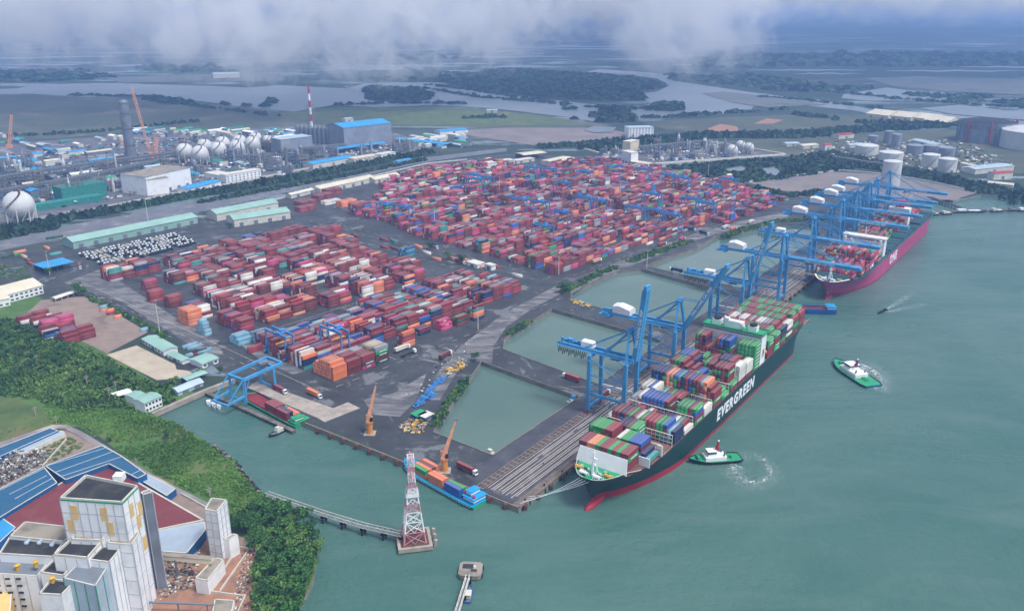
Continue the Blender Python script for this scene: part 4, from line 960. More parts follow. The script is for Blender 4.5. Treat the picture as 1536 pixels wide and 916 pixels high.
sts(642, 0, 60, True, "blue quay crane just astern of the magenta ship's bridge, white tarp house")
sts(694, 0, 60, True, "third blue quay crane from the far end of the berth")
sts(722, 0, 60, True, "second blue quay crane from the far end of the berth")
sts(780, 0, 60, True, "blue quay crane at the far end of the berth beyond the magenta stern")
# ------------------------------------------------------------------ yard gantries
def rtg_proto():
    T = empty("yard_gantry", None, "yard gantry", (0, 0, 3.1)); m = MT['rtg_blue']; hs, hl, H = 12.6, 4.2, 18.5
    for sy in (-1, 1):
        for sx in (-1, 1):
            b = MB(); b.bar((sx * hl, sy * hs, 1.4), (sx * (hl - 0.9), sy * hs, H), 1.0, 0.9); b.build("leg", m, T)
        b = MB(); b.box(0, sy * hs, 1.3, 13, 1.1, 1.4); b.box(1.5, sy * (hs + 0.9), 2.7, 5, 1.6, 2.2); b.build("sill_beam", m, T)
        b = MB()
        for k in (-5.2, -3.6, 3.6, 5.2): b.tube((k, sy * hs - 0.4, 0.75), (k, sy * hs + 0.4, 0.75), 0.75, n=12)
        b.build("wheel_set", MT['tyre'], T)
    for sx in (-1, 1):
        b = MB(); b.bar((sx * (hl - 0.9), -hs - 1, H + 0.5), (sx * (hl - 0.9), hs + 1, H + 0.5), 1.0, 1.7); b.build("girder", m, T)
    b = MB(); b.box(0, -4, H + 1.4, 7.6, 4.6, 0.6); b.box(0.6, -4, H + 2, 4.5, 3, 1.9); b.build("trolley", m, T)
    b = MB(); b.box(2.6, -1, H - 2.4, 1.8, 2, 2.2); b.build("operator_cab", MT['white_paint'], T)
    b = MB(); b.box(0, -4, 12, 12, 1.6, 0.5)
    for sx in (-1, 1): b.bar((sx * 1.2, -4, 12.5), (sx * 2.4, -4, H + 1.4), 0.12)
    b.build("spreader", MT['yellow'], T)
    return T
rp = rtg_proto(); rk = list(rp.children)
rtgs = [(424, 514), (474, 512), (583, 324), (604, 326), (719, 283), (801, 264), (830, 267), (788, 316), (812, 319), (807, 355), (876, 270), (856, 290), (885, 313), (911, 319), (970, 267), (993, 274), (1019, 280), (1097, 283), (977, 306), (960, 329), (983, 332), (1006, 339), (1035, 313), (1051, 319), (714, 276), (728, 279), (836, 333)]
ox_, oy_ = Y(0, 0)
def uvof(px, py):
    x, y = at(px, py); t = R(YA); dx, dy = x - ox_, y - oy_
    return dx * math.cos(t) + dy * math.sin(t), -dx * math.sin(t) + dy * math.cos(t)
seen = {}
for i, (px, py) in enumerate(rtgs):
    u, v = uvof(px, py + 6)
    if i < 2: vc = [38, 63][i] if i == 0 else 38; row = -1; vc = (63, 38)[i]; u = (8, 40)[i]
    else: row = max(0, round((v - 34 - 8) / 26.5)); vc = 34 + 26.5 * row + 9.5
    o = rp if i == 0 else copy_tree(rp, rk)
    x, y = Y(u, vc); o.location = (x, y, 3.1); o.rotation_euler = (0, 0, R(YA)); seen.setdefault(row, []).append((u, o))
for row, l in seen.items():
    l.sort(key=lambda t: t[0])
    for j, (u, o) in enumerate(l):
        if row < 0: lb = ("blue yard gantry at the wharf end of the near yard, over the pale blue containers", "second blue yard gantry of the near yard, standing over the first rows")[j]
        else: lb = "blue yard gantry, %s from the cross road, over the %s row from the basins" % (ORD[j + 1], ORD[row + 1])
        setp(o, lb, "yard gantry", "blue yard gantries")
# ------------------------------------------------------------------ lorries
def truck_mesh_parts(cabm, trailer=True):
    T = empty("truck", None, "truck", (0, 0, 3.2))
    b = MB(); b.hexa([(5.9, -1.2, 0.7), (8.0, -1.2, 0.7), (8.0, 1.2, 0.7), (5.9, 1.2, 0.7)], [(5.9, -1.2, 3.3), (7.6, -1.15, 3.3), (7.6, 1.15, 3.3), (5.9, 1.2, 3.3)]); c_ = b.build("cab", cabm, T)
    b = MB(); b.hexa([(7.93, -1.0, 1.9), (8.0, -1.0, 1.9), (8.0, 1.0, 1.9), (7.93, 1.0, 1.9)], [(7.68, -1.0, 2.9), (7.78, -1.0, 2.9), (7.78, 1.0, 2.9), (7.68, 1.0, 2.9)]); b.build("windscreen", MT['glass'], c_)
    b = MB(); b.box(4.8, 0, 0.8, 3.6, 1.0, 0.4)
    if trailer:
        b.box(-1, -0.6, 1.05, 12.6, 0.3, 0.35); b.box(-1, 0.6, 1.05, 12.6, 0.3, 0.35)
        for k in range(6): b.box(-7 + k * 2.4, 0, 1.05, 0.25, 2.4, 0.3)
    b.build("chassis", MT['dark'], T)
    for k in ((7.1, 4.4, -5.6, -4.3) if trailer else (7.1, 4.0)):
        for s in (-1, 1):
            b = MB(); b.tube((k, s * 0.85, 0.5), (k, s * 1.2, 0.5), 0.5, n=10); b.build("wheel", MT['tyre'], T)
    return T
tp = {'W': truck_mesh_parts(MT['white_paint']), 'B': truck_mesh_parts(MT['hull_blue'])}
tkid = {k: list(v.children) for k, v in tp.items()}; tused = set()
def truck(px, py, deg, load, label, cab='W', z=3.25):
    x, y = at(px, py); o = tp[cab] if cab not in tused else copy_tree(tp[cab], tkid[cab]); tused.add(cab)
    o.location = (x, y, z); o.rotation_euler = (0, 0, R(deg)); setp(o, label, "truck", "container trucks on the terminal roads")
    if load:
        c = bpy.data.objects.new("shipping_container", CME[12.19]); C.objects.link(c)
        c.location = (x - 1.0 * math.cos(R(deg)), y - 1.0 * math.sin(R(deg)), z + 1.42); c.rotation_euler = (0, 0, R(deg)); c.color = (*CL[load], 1)
        setp(c, "%s container carried by the %s" % (CN[load], label.replace("tractor truck", "truck")), "shipping container")
        return c
W0 = -41.5
truck(700, 707, W0, 'M', "white tractor truck parked beside the second orange wharf crane")
truck(419, 587, W0, 'M', "white tractor truck leaving the blue slipway gantry")
truck(471, 594, W0, 'O', "white tractor truck on the wharf road below the orange block")
truck(603, 526, YA, 'W', "white tractor truck parked on the open asphalt")
truck(612, 533, YA, None, "empty white flatbed truck parked on the open asphalt")
truck(668, 536, 60, 'D', "white tractor truck near the yellow scrap pile")
truck(857, 570, 137, 'R', "white tractor truck on the nearest basin causeway")
truck(1014, 408, 140, 'N', "white tractor truck on the farthest basin causeway")
truck(1088, 343, 50, 'W', "white tractor truck with white box on the yard's quay road"); truck(1100, 346, 50, 'O', "white tractor truck just behind the white-box truck")
truck(1126, 335, 52, 'W', "white tractor truck leading the quay road traffic"); truck(1056, 352, -60, 'N', "white tractor truck crossing the quay road"); truck(1023, 361, 60, 'P', "white tractor truck rounding the yard's waterside corner")
truck(1034, 346, -30, 'N', "white tractor truck leaving the waterside container rows"); truck(993, 369, 48, 'R', "white tractor truck on the road above the third basin")
truck(1210, 326, 52, 'M', "white tractor truck behind the far quay cranes"); truck(650, 372, -48, None, "empty white flatbed truck on the cross road")
truck(690, 395, -48, 'M', "white tractor truck descending the cross road"); truck(895, 394, 50, 'E', "white tractor truck passing the front of the upper yard"); truck(1190, 352, 54, None, "empty white flatbed truck on the far quay apron")
truck(1218, 395, 54, None, "empty blue tractor flatbed on the quay beside the magenta bow", 'B'); truck(120, 402, -60, 'D', "white tractor truck turning by the lorry park"); truck(905, 596, 54, 'D', "white tractor truck under the first quay crane")
truck(228, 376, 139, None, "empty blue tractor flatbed beside the lorry rows", 'B')
# lorry park: rows of tractor units and stacked white trailers
b = MB(); b.hexa([(2.0, -1.2, 0.6), (3.6, -1.2, 0.6), (3.6, 1.2, 0.6), (2.0, 1.2, 0.6)], [(2.1, -1.1, 3.1), (3.3, -1.1, 3.1), (3.3, 1.1, 3.1), (2.1, 1.1, 3.1)], 0)
b.box(3.6, 0, 1.9, 0.1, 2.1, 0.9, m=2); b.box(-0.8, 0, 0.7, 5.6, 2.5, 1.1, m=1)
for k in (2.8, -1.6, -2.7):
    for s in (-1, 1): b.tube((k, s * 0.85, 0.5), (k, s * 1.25, 0.5), 0.52, n=8, m=1)
tu = b.build("tractor_unit", [MT['white_paint'], MT['dark'], MT['glass']]); first = True
tb = MB()
for k in range(4): tb.box(0, -0.9, 0.9 + k * 0.55, 13, 0.35, 0.3); tb.box(0, 0.9, 0.9 + k * 0.55, 13, 0.35, 0.3); [tb.box(-6 + j * 3, 0, 0.9 + k * 0.55, 0.5, 2.3, 0.3) for j in range(5)]
for k in (-5, -3.7): [tb.tube((k, s * 0.8, 0.5), (k, s * 1.2, 0.5), 0.5, n=8) for s in (-1, 1)]
tr = tb.build("flatbed_trailer", MT['offwhite']); firstr = True; rr = random.Random(9)
def quadpt(Qd, a, b_):
    (x0, y0), (x1, y1), (x2, y2), (x3, y3) = Qd
    return ((x0 * (1 - a) + x1 * a) * (1 - b_) + (x3 * (1 - a) + x2 * a) * b_, (y0 * (1 - a) + y1 * a) * (1 - b_) + (y3 * (1 - a) + y2 * a) * b_)
lot = [at(118, 383), at(262, 352), at(297, 366), at(158, 401)]
for i in range(19):
    strip = i in (2, 3, 8, 14)
    for j in range(7 if not strip else 3):
        if rr.random() < 0.12: continue
        n = 7 if not strip else 3
        x, y = quadpt(lot, (i + 0.5) / 19, (j + 0.5) / n)
        if strip:
            for w_ in (-1, 1):
                o = tr if firstr else tr.copy()
                if not firstr: C.objects.link(o)
                firstr = False; o.location = (x + w_ * 2.3 * math.cos(R(YA)), y + w_ * 2.3 * math.sin(R(YA)), 3.2); o.rotation_euler = (0, 0, R(YA - 90))
                setp(o, "pale stacked flatbed trailers parked in lines by the long shed", "trailer", "pale trailers in the lorry park")
        else:
            for w_ in ((-1, 1) if (i * 7 + j * 3) % 5 < 2 else (0,)):
                o = tu if first else tu.copy()
                if not first: C.objects.link(o)
                first = False; o.location = (x + w_ * 2.2 * math.cos(R(YA)), y + w_ * 2.2 * math.sin(R(YA)), 3.2); o.rotation_euler = (0, 0, R(YA + 90 + rr.uniform(-3, 3)))
                setp(o, "white tractor unit with bare black chassis parked in the lorry rows", "tractor unit", "tractor units in the lorry park")
# ------------------------------------------------------------------ wharf cranes
def wharf_crane(px, py, tx, ty, label):
    x, y = at(px, py); T = empty("wharf_crane", label, "wharf crane", (x, y, 3.2), 0, "orange pedestal cranes on the short wharf")
    b = MB(); b.box(0, 0, 0, 7, 7, 0.25); b.build("base_slab", MT['pale_concrete'], T)
    b = MB(); b.lathe(0, 0, [(0.01, 0.2), (1.9, 0.2), (1.9, 7.2), (2.3, 7.4), (2.3, 8.0), (0.01, 8.0)], 18); b.build("pedestal", MT['orange_paint'], T)
    # tip from the photograph: solve the height on the vertical plane through the base
    best = min(((toscreen(x + dx, y + 3, 3.2 + z), dx, z) for z in range(20, 44) for dx in range(-4, 14)), key=lambda t: (t[0][0] - tx) ** 2 + (t[0][1] - ty) ** 2)
    dx, z = best[1], best[2]
    tip = Vector((dx, 3, z)); foot = Vector((-0.6, -0.4, 9.0))
    b = MB(); b.box(0, 0, 8, 3.6, 4.2, 1.0); b.box(0.8, 0.8, 9, 2.2, 2.4, 2.6); b.box(-1.4, 1.2, 9, 1.4, 1.6, 3.2); b.build("slewing_house", MT['crane_orange'], T)
    b = MB(); b.box(1.6, -1.4, 9, 1.5, 1.4, 2.2); b.build("operator_cab", MT['dark'], T)
    b = MB(); n = 6
    sec = []
    d = (tip - foot).normalized(); sx = Vector((1, 0, 0)); up = sx.cross(d)
    for f, w in ((0, 2.2), (0.15, 2.7), (0.6, 1.7), (1, 0.9)):
        c = foot + (tip - foot) * f; sec.append([c + sx * w / 2 + up * w * 0.4, c - sx * w / 2 + up * w * 0.4, c - sx * w / 2 - up * w * 0.4, c + sx * w / 2 - up * w * 0.4])
    b.loft(sec, closed=True); b.quad(sec[-1]); b.build("boom", MT['crane_orange'], T)
    b = MB(); b.bar((1.4, 1.6, 10), tuple(foot + (tip - foot) * 0.45 + Vector((0.4, 0, -0.6))), 0.5); b.build("luffing_ram", MT['steel'], T)
    b = MB(); b.tube(tuple(tip), tuple(tip + Vector((0.2, -0.6, -3))), 0.12, n=5); b.box(tip.x, tip.y, tip.z - 0.6, 1.6, 1.0, 1.1); b.build("hook_block", MT['steel'], T)
wharf_crane(555, 650, 564, 577, "orange pedestal crane on the wharf, the one farther from the quay corner")
wharf_crane(667, 706, 683, 629, "orange pedestal crane standing over the blue and green river boat")
# ------------------------------------------------------------------ slipway gantry
c4_ = [at(347, 597), at(369, 605), at(392, 575), at(414, 584)]
mx_ = sum(c[0] for c in c4_) / 4; my_ = sum(c[1] for c in c4_) / 4
T = empty("slipway_gantry", "blue wide-span gantry crane straddling the barge slip", "gantry crane", (mx_, my_, 3.1))
lc = [(c[0] - mx_, c[1] - my_) for c in c4_]; GH = 16.5; m = MT['crane_blue']
for c in lc:
    b = MB(); b.bar((c[0], c[1], 0 if c[1] > -5 else 0), (c[0] * 0.97, c[1] * 0.97, GH), 1.8, 1.5); b.build("leg", m, T)
for a, c in ((0, 1), (2, 3)):
    b = MB(); b.bar((*lc[a], GH + 0.5), (*lc[c], GH + 0.5), 1.4, 1.8); b.build("cross_beam", m, T)
    b = MB(); b.bar((*lc[a], 1.5), (*lc[c], 1.5), 1.0, 1.2); b.build("sill_beam", m, T)
for a, c in ((0, 2), (1, 3)):
    pa, pc = Vector((*lc[a], GH + 0.5)), Vector((*lc[c], GH + 0.5)); d = (pc - pa)
    b = MB(); b.bar(tuple(pa - d * 0.02), tuple(pc + d * 0.28), 1.5, 2.0); b.build("girder", m, T)
    b = MB(); b.bar(tuple(pa - d * 0.55 + Vector((0, 0, -GH + 4))), tuple(pa + Vector((0, 0, -GH + 5))), 1.1, 1.3); b.bar(tuple(pa - d * 0.55 + Vector((0, 0, -GH + 4))), tuple(pa - d * 0.02), 0.6); b.bar((*lc[a], 6), tuple(pa + d * 0.2 - Vector((0, 0, 0.5))), 0.5); b.build("outrigger_arm", m, T)
pa = Vector((*lc[0], 0)); d = Vector((*lc[2], 0)) - pa; pb = Vector((*lc[1], 0))
b = MB(); b.bar(tuple(pa - d * 0.55 + Vector((0, 0, 4.5))), tuple(pb - d * 0.55 + Vector((0, 0, 4.5))), 1.2, 1.2); b.build("outrigger_tie", m, T)
pa = (Vector((*lc[2], GH + 0.5)) + (Vector((*lc[2], 0)) - Vector((*lc[0], 0))) * 0.28); pb = (Vector((*lc[3], GH + 0.5)) + (Vector((*lc[3], 0)) - Vector((*lc[1], 0))) * 0.28)
b = MB(); b.bar(tuple(pa), tuple(pb), 1.4, 1.8); b.build("end_tie", m, T)
b = MB(); cx_ = (lc[2][0] + lc[3][0]) / 2 * 0.8; cyy = (lc[2][1] + lc[3][1]) / 2 * 0.8; b.box(cx_, cyy, GH + 1.6, 7, 4.5, 1.6, rot=R(48)); b.box(cx_, cyy, GH - 1.4, 3, 2, 2.6); b.build("trolley", MT['grey_steel'], T)
# ------------------------------------------------------------------ small craft
def boat_hull(root, L_, B, zd, m, deckm, sheer=1.0, full=0.6, name="hull", tip=0.9, stern=0.85, rub=None):
    """x = 0 stern, x = L bow; y across"""
    def hb(x):
        t = x / L_
        f = 1.0 if t < full else max(0.0, 1 - ((t - full) / (1 - full)) ** 2.2) ** tip
        if t < 0.12: f = stern + (1 - stern) * sm(t / 0.12)
        return B / 2 * f
    xs = [L_ * i / 22 for i in range(23)]
    def zt(x): return zd + sheer * sm((x / L_ - 0.55) / 0.45)
    b = MB()
    for s in (-1, 1):
        secs = []
        for x in xs:
            row = [(x - (0.05 * L_) * sm((x / L_ - 0.7) / 0.3), s * hb(x) * 0.80, -0.8), (x - 0.02 * L_ * sm((x / L_ - 0.7) / 0.3), s * hb(x) * 0.93, zt(x) * 0.4), (x, s * hb(x), zt(x)), (x, s * max(0, hb(x) - 0.25), zt(x))]
            secs.append(row if s < 0 else row[::-1])
        b.loft(secs)
    b.quad([(0, -hb(0) * .8, -0.8), (0, -hb(0), zt(0)), (0, hb(0), zt(0)), (0, hb(0) * .8, -0.8)]); b.build(name, m, root)
    b = MB(); b.loft([[(x, -max(0, hb(x) - 0.2), zt(x) - 0.5), (x, max(0, hb(x) - 0.2), zt(x) - 0.5)] for x in xs]); b.build("deck", deckm, root)
    if rub:
        b = MB()
        for s in (-1, 1):
            for x, x2 in zip(xs, xs[1:]): b.bar((x, s * (hb(x) + 0.1), zt(x) - 0.25), (x2, s * (hb(x2) + 0.1), zt(x2) - 0.25), 0.35, 0.5)
        b.build("rubbing_band", rub, root)
    return hb, zt
def at_empty(name, label, cat, p, deg, group=None, z=0): return empty(name, label, cat, (p[0], p[1], z), R(deg), group)
def heading(a, b): return math.degrees(math.atan2(b[1] - a[1], b[0] - a[0]))
def tug(stern_px, bow_px, hullm, label, mast_m, deckm):
    a = at(*stern_px, 0.5); c = at(*bow_px, 0.5); L_ = math.dist(a, c); h = heading(a, c)
    T = at_empty("tugboat", label, "tugboat", a, h, "tugboats on the river")
    hb, zt = boat_hull(T, L_, L_ * 0.33, 1.7, hullm, deckm, 1.3, 0.55, rub=MT['dark'])
    k = L_ / 30.0
    b = MB(); b.box(15 * k, 0, 1.3, 12 * k, 6.4 * k, 2.5); b.box(13 * k, 0, 3.8, 6 * k, 5.4 * k, 0.2); b.build("deckhouse", MT['white_paint'], T)
    b = MB(); b.hexa([(14.6 * k, -2.5 * k, 3.8), (19.6 * k, -2.1 * k, 3.8), (19.6 * k, 2.1 * k, 3.8), (14.6 * k, 2.5 * k, 3.8)], [(14.9 * k, -2.2 * k, 6.9), (19.0 * k, -1.7 * k, 6.9), (19.0 * k, 1.7 * k, 6.9), (14.9 * k, 2.2 * k, 6.9)]); b.box(17 * k, 0, 6.9, 5.4 * k, 4.8 * k, 0.25)
    w = b.build("wheelhouse", MT['white_paint'], T)
    b = MB(); b.box(17.1 * k, 0, 5.6, 4.9 * k, 4.65 * k, 0.8); b.build("window_band", MT['glass'], w)
    b = MB(); b.bar((14.2 * k, 0, 6.9), (13.2 * k, 0, 12.5), 0.9); b.box(13.6 * k, 0, 9.2, 0.6, 3.0, 0.4); b.box(13.3 * k, 0, 11.2, 0.5, 2.0, 0.35); b.box(13.9 * k, 0, 7.2, 1.6, 1.8, 1.8); b.build("mast", mast_m, T)
    b = MB(); b.box(13.2 * k, 0, 12.4, 0.9, 0.9, 0.7); b.build("mast_light", MT['white_paint'], T)
    for s in (-1, 1):
        b = MB(); b.tube((10.5 * k, s * 2.3 * k, 3.6), (10.2 * k, s * 2.3 * k, 6.6), 0.55, n=10); b.build("exhaust", MT['grey_steel'], T)
    b = MB(); b.tube((24.5 * k, -1.3, 3.2), (24.5 * k, 1.3, 3.2), 0.9, n=12); b.box(24.5 * k, 1.6, 2.2, 1.6, 0.6, 1.6); b.box(24.5 * k, -1.6, 2.2, 1.6, 0.6, 1.6); b.build("bow_winch", MT['green_deck'], T)
    b = MB(); b.tube((7.4 * k, -1.2, 2.3), (7.4 * k, 1.2, 2.3), 0.8, n=12); b.box(5.6 * k, 0, 1.2, 0.8, 2.4, 1.5); b.build("towing_winch", MT['green_deck'], T)
    b = MB()
    for i in range(9):
        x = L_ * (0.08 + 0.09 * i)
        for s in (-1, 1): b.tube((x, s * hb(x), 1.2), (x, s * (hb(x) + 0.45), 1.2), 0.6, n=10)
    b.build("tyre_fenders", MT['tyre'], T)
    b = MB()
    for s in (-1, 1):
        for i in range(8): b.box(8 * k + i * 2 * k, s * 3.9 * k, 1.4, 0.08, 0.08, 1.1)
        b.bar((8 * k, s * 3.9 * k, 2.5), (22 * k, s * 3.9 * k, 2.5), 0.08)
    b.build("deck_rail", MT['offwhite'], T)
    return a, h, L_
t1 = tug((1110, 686), (1032, 692), MT['black_hull'], "dark-hulled harbour tug with white house and red mast beside the green ship", MT['red_paint'], MT['green_deck'])
t2 = tug((1311, 580), (1251, 541), MT['tug_blue'], "blue-hulled harbour tug turning in open water, red mast, white wash behind", MT['magenta_dark'], MT['green_deck'])
# wash and wakes: thin broken foam on the surface
def foam_mat():
    m, N, L, B = nt_mat("wake_foam"); g = N.new("ShaderNodeNewGeometry")
    n = noise(N, L, g.outputs["Position"], 0.55, 6, 0.7, 0.8); uv = N.new("ShaderNodeTexCoord"); sp = N.new("ShaderNodeSeparateXYZ"); L.new(uv.outputs["UV"], sp.inputs[0])
    e = rng(N, L, sp.outputs["Y"], 0.0, 0.5, 0, 1); e2 = rng(N, L, sp.outputs["Y"], 1.0, 0.5, 0, 1)
    mn = N.new("ShaderNodeMath"); mn.operation = 'MULTIPLY'; L.new(e, mn.inputs[0]); L.new(e2, mn.inputs[1])
    d = N.new("ShaderNodeMath"); d.operation = 'MULTIPLY'; L.new(mn.outputs[0], d.inputs[0]); L.new(rng(N, L, n, 0.46, 0.74), d.inputs[1])
    d2 = N.new("ShaderNodeMath"); d2.operation = 'MULTIPLY'; L.new(d.outputs[0], d2.inputs[0]); L.new(sp.outputs["X"], d2.inputs[1]); d2.use_clamp = True
    B.inputs["Base Color"].default_value = (0.75, 0.8, 0.8, 1); B.inputs["Roughness"].default_value = 0.8; L.new(d2.outputs[0], B.inputs["Alpha"]); return m
FM = foam_mat()
def wake(name, px, w, strength, label, closed=False):
    P_ = [at(x, y, 0.05) for x, y in px]; n = 6; pts = []
    # catmull-rom through the points
    for i in range(len(P_) - 1):
        p0, p1, p2, p3 = P_[max(0, i - 1)], P_[i], P_[i + 1], P_[min(len(P_) - 1, i + 2)]
        for k in range(n):
            t = k / n; pts.append(tuple(0.5 * ((2 * p1[j]) + (-p0[j] + p2[j]) * t + (2 * p0[j] - 5 * p1[j] + 4 * p2[j] - p3[j]) * t * t + (-p0[j] + 3 * p1[j] - 3 * p2[j] + p3[j]) * t ** 3) for j in (0, 1)))
    pts.append(P_[-1]); V_ = []; U_ = []
    for i, p in enumerate(pts):
        a = pts[max(0, i - 1)]; c = pts[min(len(pts) - 1, i + 1)]; d = Vector((c[0] - a[0], c[1] - a[1])).normalized(); nx, ny = -d.y, d.x
        ww = w[0] + (w[1] - w[0]) * i / (len(pts) - 1); st = strength[0] + (strength[1] - strength[0]) * i / (len(pts) - 1)
        V_ += [(p[0] - nx * ww / 2, p[1] - ny * ww / 2, 0.12), (p[0] + nx * ww / 2, p[1] + ny * ww / 2, 0.12)]; U_ += [(st, 0), (st, 1)]
    F_ = [(2 * i, 2 * i + 2, 2 * i + 3, 2 * i + 1) for i in range(len(pts) - 1)]
    me = bpy.data.meshes.new(name); me.from_pydata(V_, [], F_); uv = me.uv_layers.new(name="UVMap")
    for p in me.polygons:
        for li in p.loop_indices: uv.data[li].uv = U_[me.loops[li].vertex_index]
    me.materials.append(FM); o = bpy.data.objects.new(name, me); C.objects.link(o); setp(o, label, None, None, 'stuff')
wake("foam_ring", [(1110, 687), (1130, 683), (1144, 688), (1152, 698), (1157, 712), (1148, 718), (1138, 722), (1122, 721), (1110, 714), (1101, 705), (1108, 698)], (4, 11), (0.7, 1.7), "curl of white foam left by the dark tug")
wake("propeller_wash", [(1287, 545), (1298, 549), (1308, 556), (1315, 566), (1313, 577), (1306, 580)], (5, 14), (2.0, 5.0), "white wash curling round the stern of the blue tug")
wake("propeller_wash", [(1290, 551), (1300, 555), (1306, 564), (1306, 574)], (9, 15), (2.2, 4.5), "inner white wash against the blue tug's stern quarter")
wake("boat_wake", [(1322, 468), (1345, 455), (1372, 437)], (1.5, 14), (1.6, 0.15), "faint wake arm behind the small dark sampan")
wake("boat_wake", [(1322, 469), (1350, 464), (1392, 455)], (1.5, 14), (1.4, 0.15), "second faint wake arm behind the small dark sampan")
wake("foam_halo", [(1106, 690), (1128, 682), (1150, 692), (1160, 708), (1150, 722), (1130, 726), (1106, 716), (1098, 702)], (12, 22), (0.25, 0.45), "thin fading foam spread round the foam ring")
wake("foam_halo", [(1290, 543), (1306, 547), (1320, 560), (1324, 575), (1316, 586)], (12, 20), (0.3, 0.6), "thin fading foam spread behind the blue tug")
# open sampan
a = at(1330, 465, 0); c = at(1316, 471, 0); T = at_empty("sampan", "small dark sampan with a low cabin crossing open water", "boat", a, heading(a, c))
boat_hull(T, math.dist(a, c), 2.6, 0.9, MT['black_hull'], MT['dark'], 0.6, 0.4); b = MB(); b.box(3, 0, 0.6, 3, 1.8, 1.5); b.build("cabin", MT['dark'], T)
# blue and green river container boat at the wharf
a = at(607, 694, 0.5); c = at(722, 757, 0.5); L_ = math.dist(a, c); h = heading(a, c)
T = at_empty("river_container_boat", "blue and green river container boat moored at the short wharf", "river boat", c, h + 180)
hb, zt = boat_hull(T, L_, 14.5, 2.2, MT['green_deck'], MT['bright_blue'], 1.6, 0.7, stern=0.9, rub=MT['bright_blue'])
b = MB()
for i in range(30):
    x = 2 + i * (L_ - 6) / 30
    for s in (-1, 1): b.box(x, s * (hb(x) + 0.12), 1.1, 1.1, 0.2, 0.7)
b.build("hull_marks", MT['white_paint'], T)
b = MB(); b.box(5.2, 0, 1.7, 8, 9, 3.0); b.box(5.2, 0, 4.7, 9.4, 10.4, 0.3); b.box(6.5, 0, 5.0, 4, 6, 2.4); b.box(6.5, 0, 7.4, 4.8, 7, 0.25); b.build("wheelhouse", MT['bright_blue'], T)
b = MB(); b.box(6.5, 0, 5.8, 4.1, 6.1, 1.0); b.box(5.2, 0, 3.0, 8.1, 9.1, 0.8); b.build("window_band", MT['white_paint'], T)
for dx in (2.5, 9.5):
    b = MB(); b.lathe(dx, 3.0, [(0.8, 5.0), (0.8, 6.4), (0.01, 6.6)], 10); b.build("vent_drum", MT['magenta'], T)
b = MB(); b.box(L_ - 6, 0, 3.0, 5, 5, 1.2); b.tube((L_ - 4, -1, 4.4), (L_ - 4, 1, 4.4), 0.6); b.build("anchor_winch", MT['bright_blue'], T)
hr = R(h + 180)
def on_boat(o, x, y, z, col, label, L2=12.19):
    k = bpy.data.objects.new("shipping_container", CME[L2]); C.objects.link(k); k.location = (o[0] + x * math.cos(hr) - y * math.sin(hr), o[1] + x * math.sin(hr) + y * math.cos(hr), z); k.rotation_euler = (0, 0, hr); k.color = (*CL[col], 1)
    setp(k, label, "shipping container", "containers on the river boat"); return k
rows = [(17.5, [("B", "B"), ("G", "G"), ("G", ), (".",)]), (31.5, [("O", "O"), ("O", "O"), ("G",), (".",)]), (45.5, [("O", "G"), ("O", "O"), ("D", "D"), ("O", "O")])]
for bx, cols in rows:
    for k, st_ in enumerate(cols):
        for i, cc in enumerate(st_):
            if cc == '.': continue
            yy = 4.2 - k * 2.6; yy = yy if True else -yy
            on_boat(c, bx, yy, 1.85 + i * CH, cc, "%s container, %s tier, %s row from the water, %s stack group from the blue wheelhouse" % (CN[cc], ("lower", "upper")[i] if len(st_) > 1 else "single", ORD[k + 1], ORD[[17.5, 31.5, 45.5].index(bx) + 1]))
# slip barge
a = at(372, 593, 0.5); c = at(455, 637, 0.5); L_ = math.dist(a, c); h = heading(a, c); hr = R(h + 180)
T = at_empty("slip_barge", "green barge with an open red hold lying in the slip under the gantry", "barge", c, h + 180)
boat_hull(T, L_, 13.5, 2.0, MT['green_deck'], MT['hatch_red'], 0.4, 0.9, stern=0.97, rub=MT['green_deck'])
b = MB(); b.box(4.5, 0, 1.5, 8, 11.5, 1.8); b.box(4, 1.5, 3.3, 4.5, 6, 2.2); b.box(4, 1.5, 5.5, 5.4, 7, 0.2); b.build("deckhouse", MT['green_deck'], T)
b = MB(); b.box(4, 1.5, 4.2, 4.6, 6.1, 0.8); b.build("window_band", MT['white_paint'], T)
b = MB()
for s in (-1, 1): b.box(L_ / 2 + 4, s * 5.9, 1.5, L_ - 14, 0.4, 1.3)
b.build("hold_coaming", MT['boot_red'], T)
def on_barge(x, y, z, col, label):
    k = bpy.data.objects.new("shipping_container", CME[12.19]); C.objects.link(k); k.location = (c[0] + x * math.cos(hr) - y * math.sin(hr), c[1] + x * math.sin(hr) + y * math.cos(hr), z); k.rotation_euler = (0, 0, hr); k.color = (*CL[col], 1); setp(k, label, "shipping container", "containers in the slip barge")
for bx, cols in ((16.5, "MNOO"), (29.5, "MMMG")):
    for k, cc in enumerate(cols):
        for i in range(1 if (bx < 20 and k > 1) or cc == 'G' else 2):
            on_barge(bx, 3.9 - k * 2.6, 1.7 + i * CH, cc, "%s container, %s tier, %s row from the jetty, %s group in the slip barge" % (CN[cc], ("lower", "upper")[i], ORD[k + 1], ("near", "far")[bx > 20]))
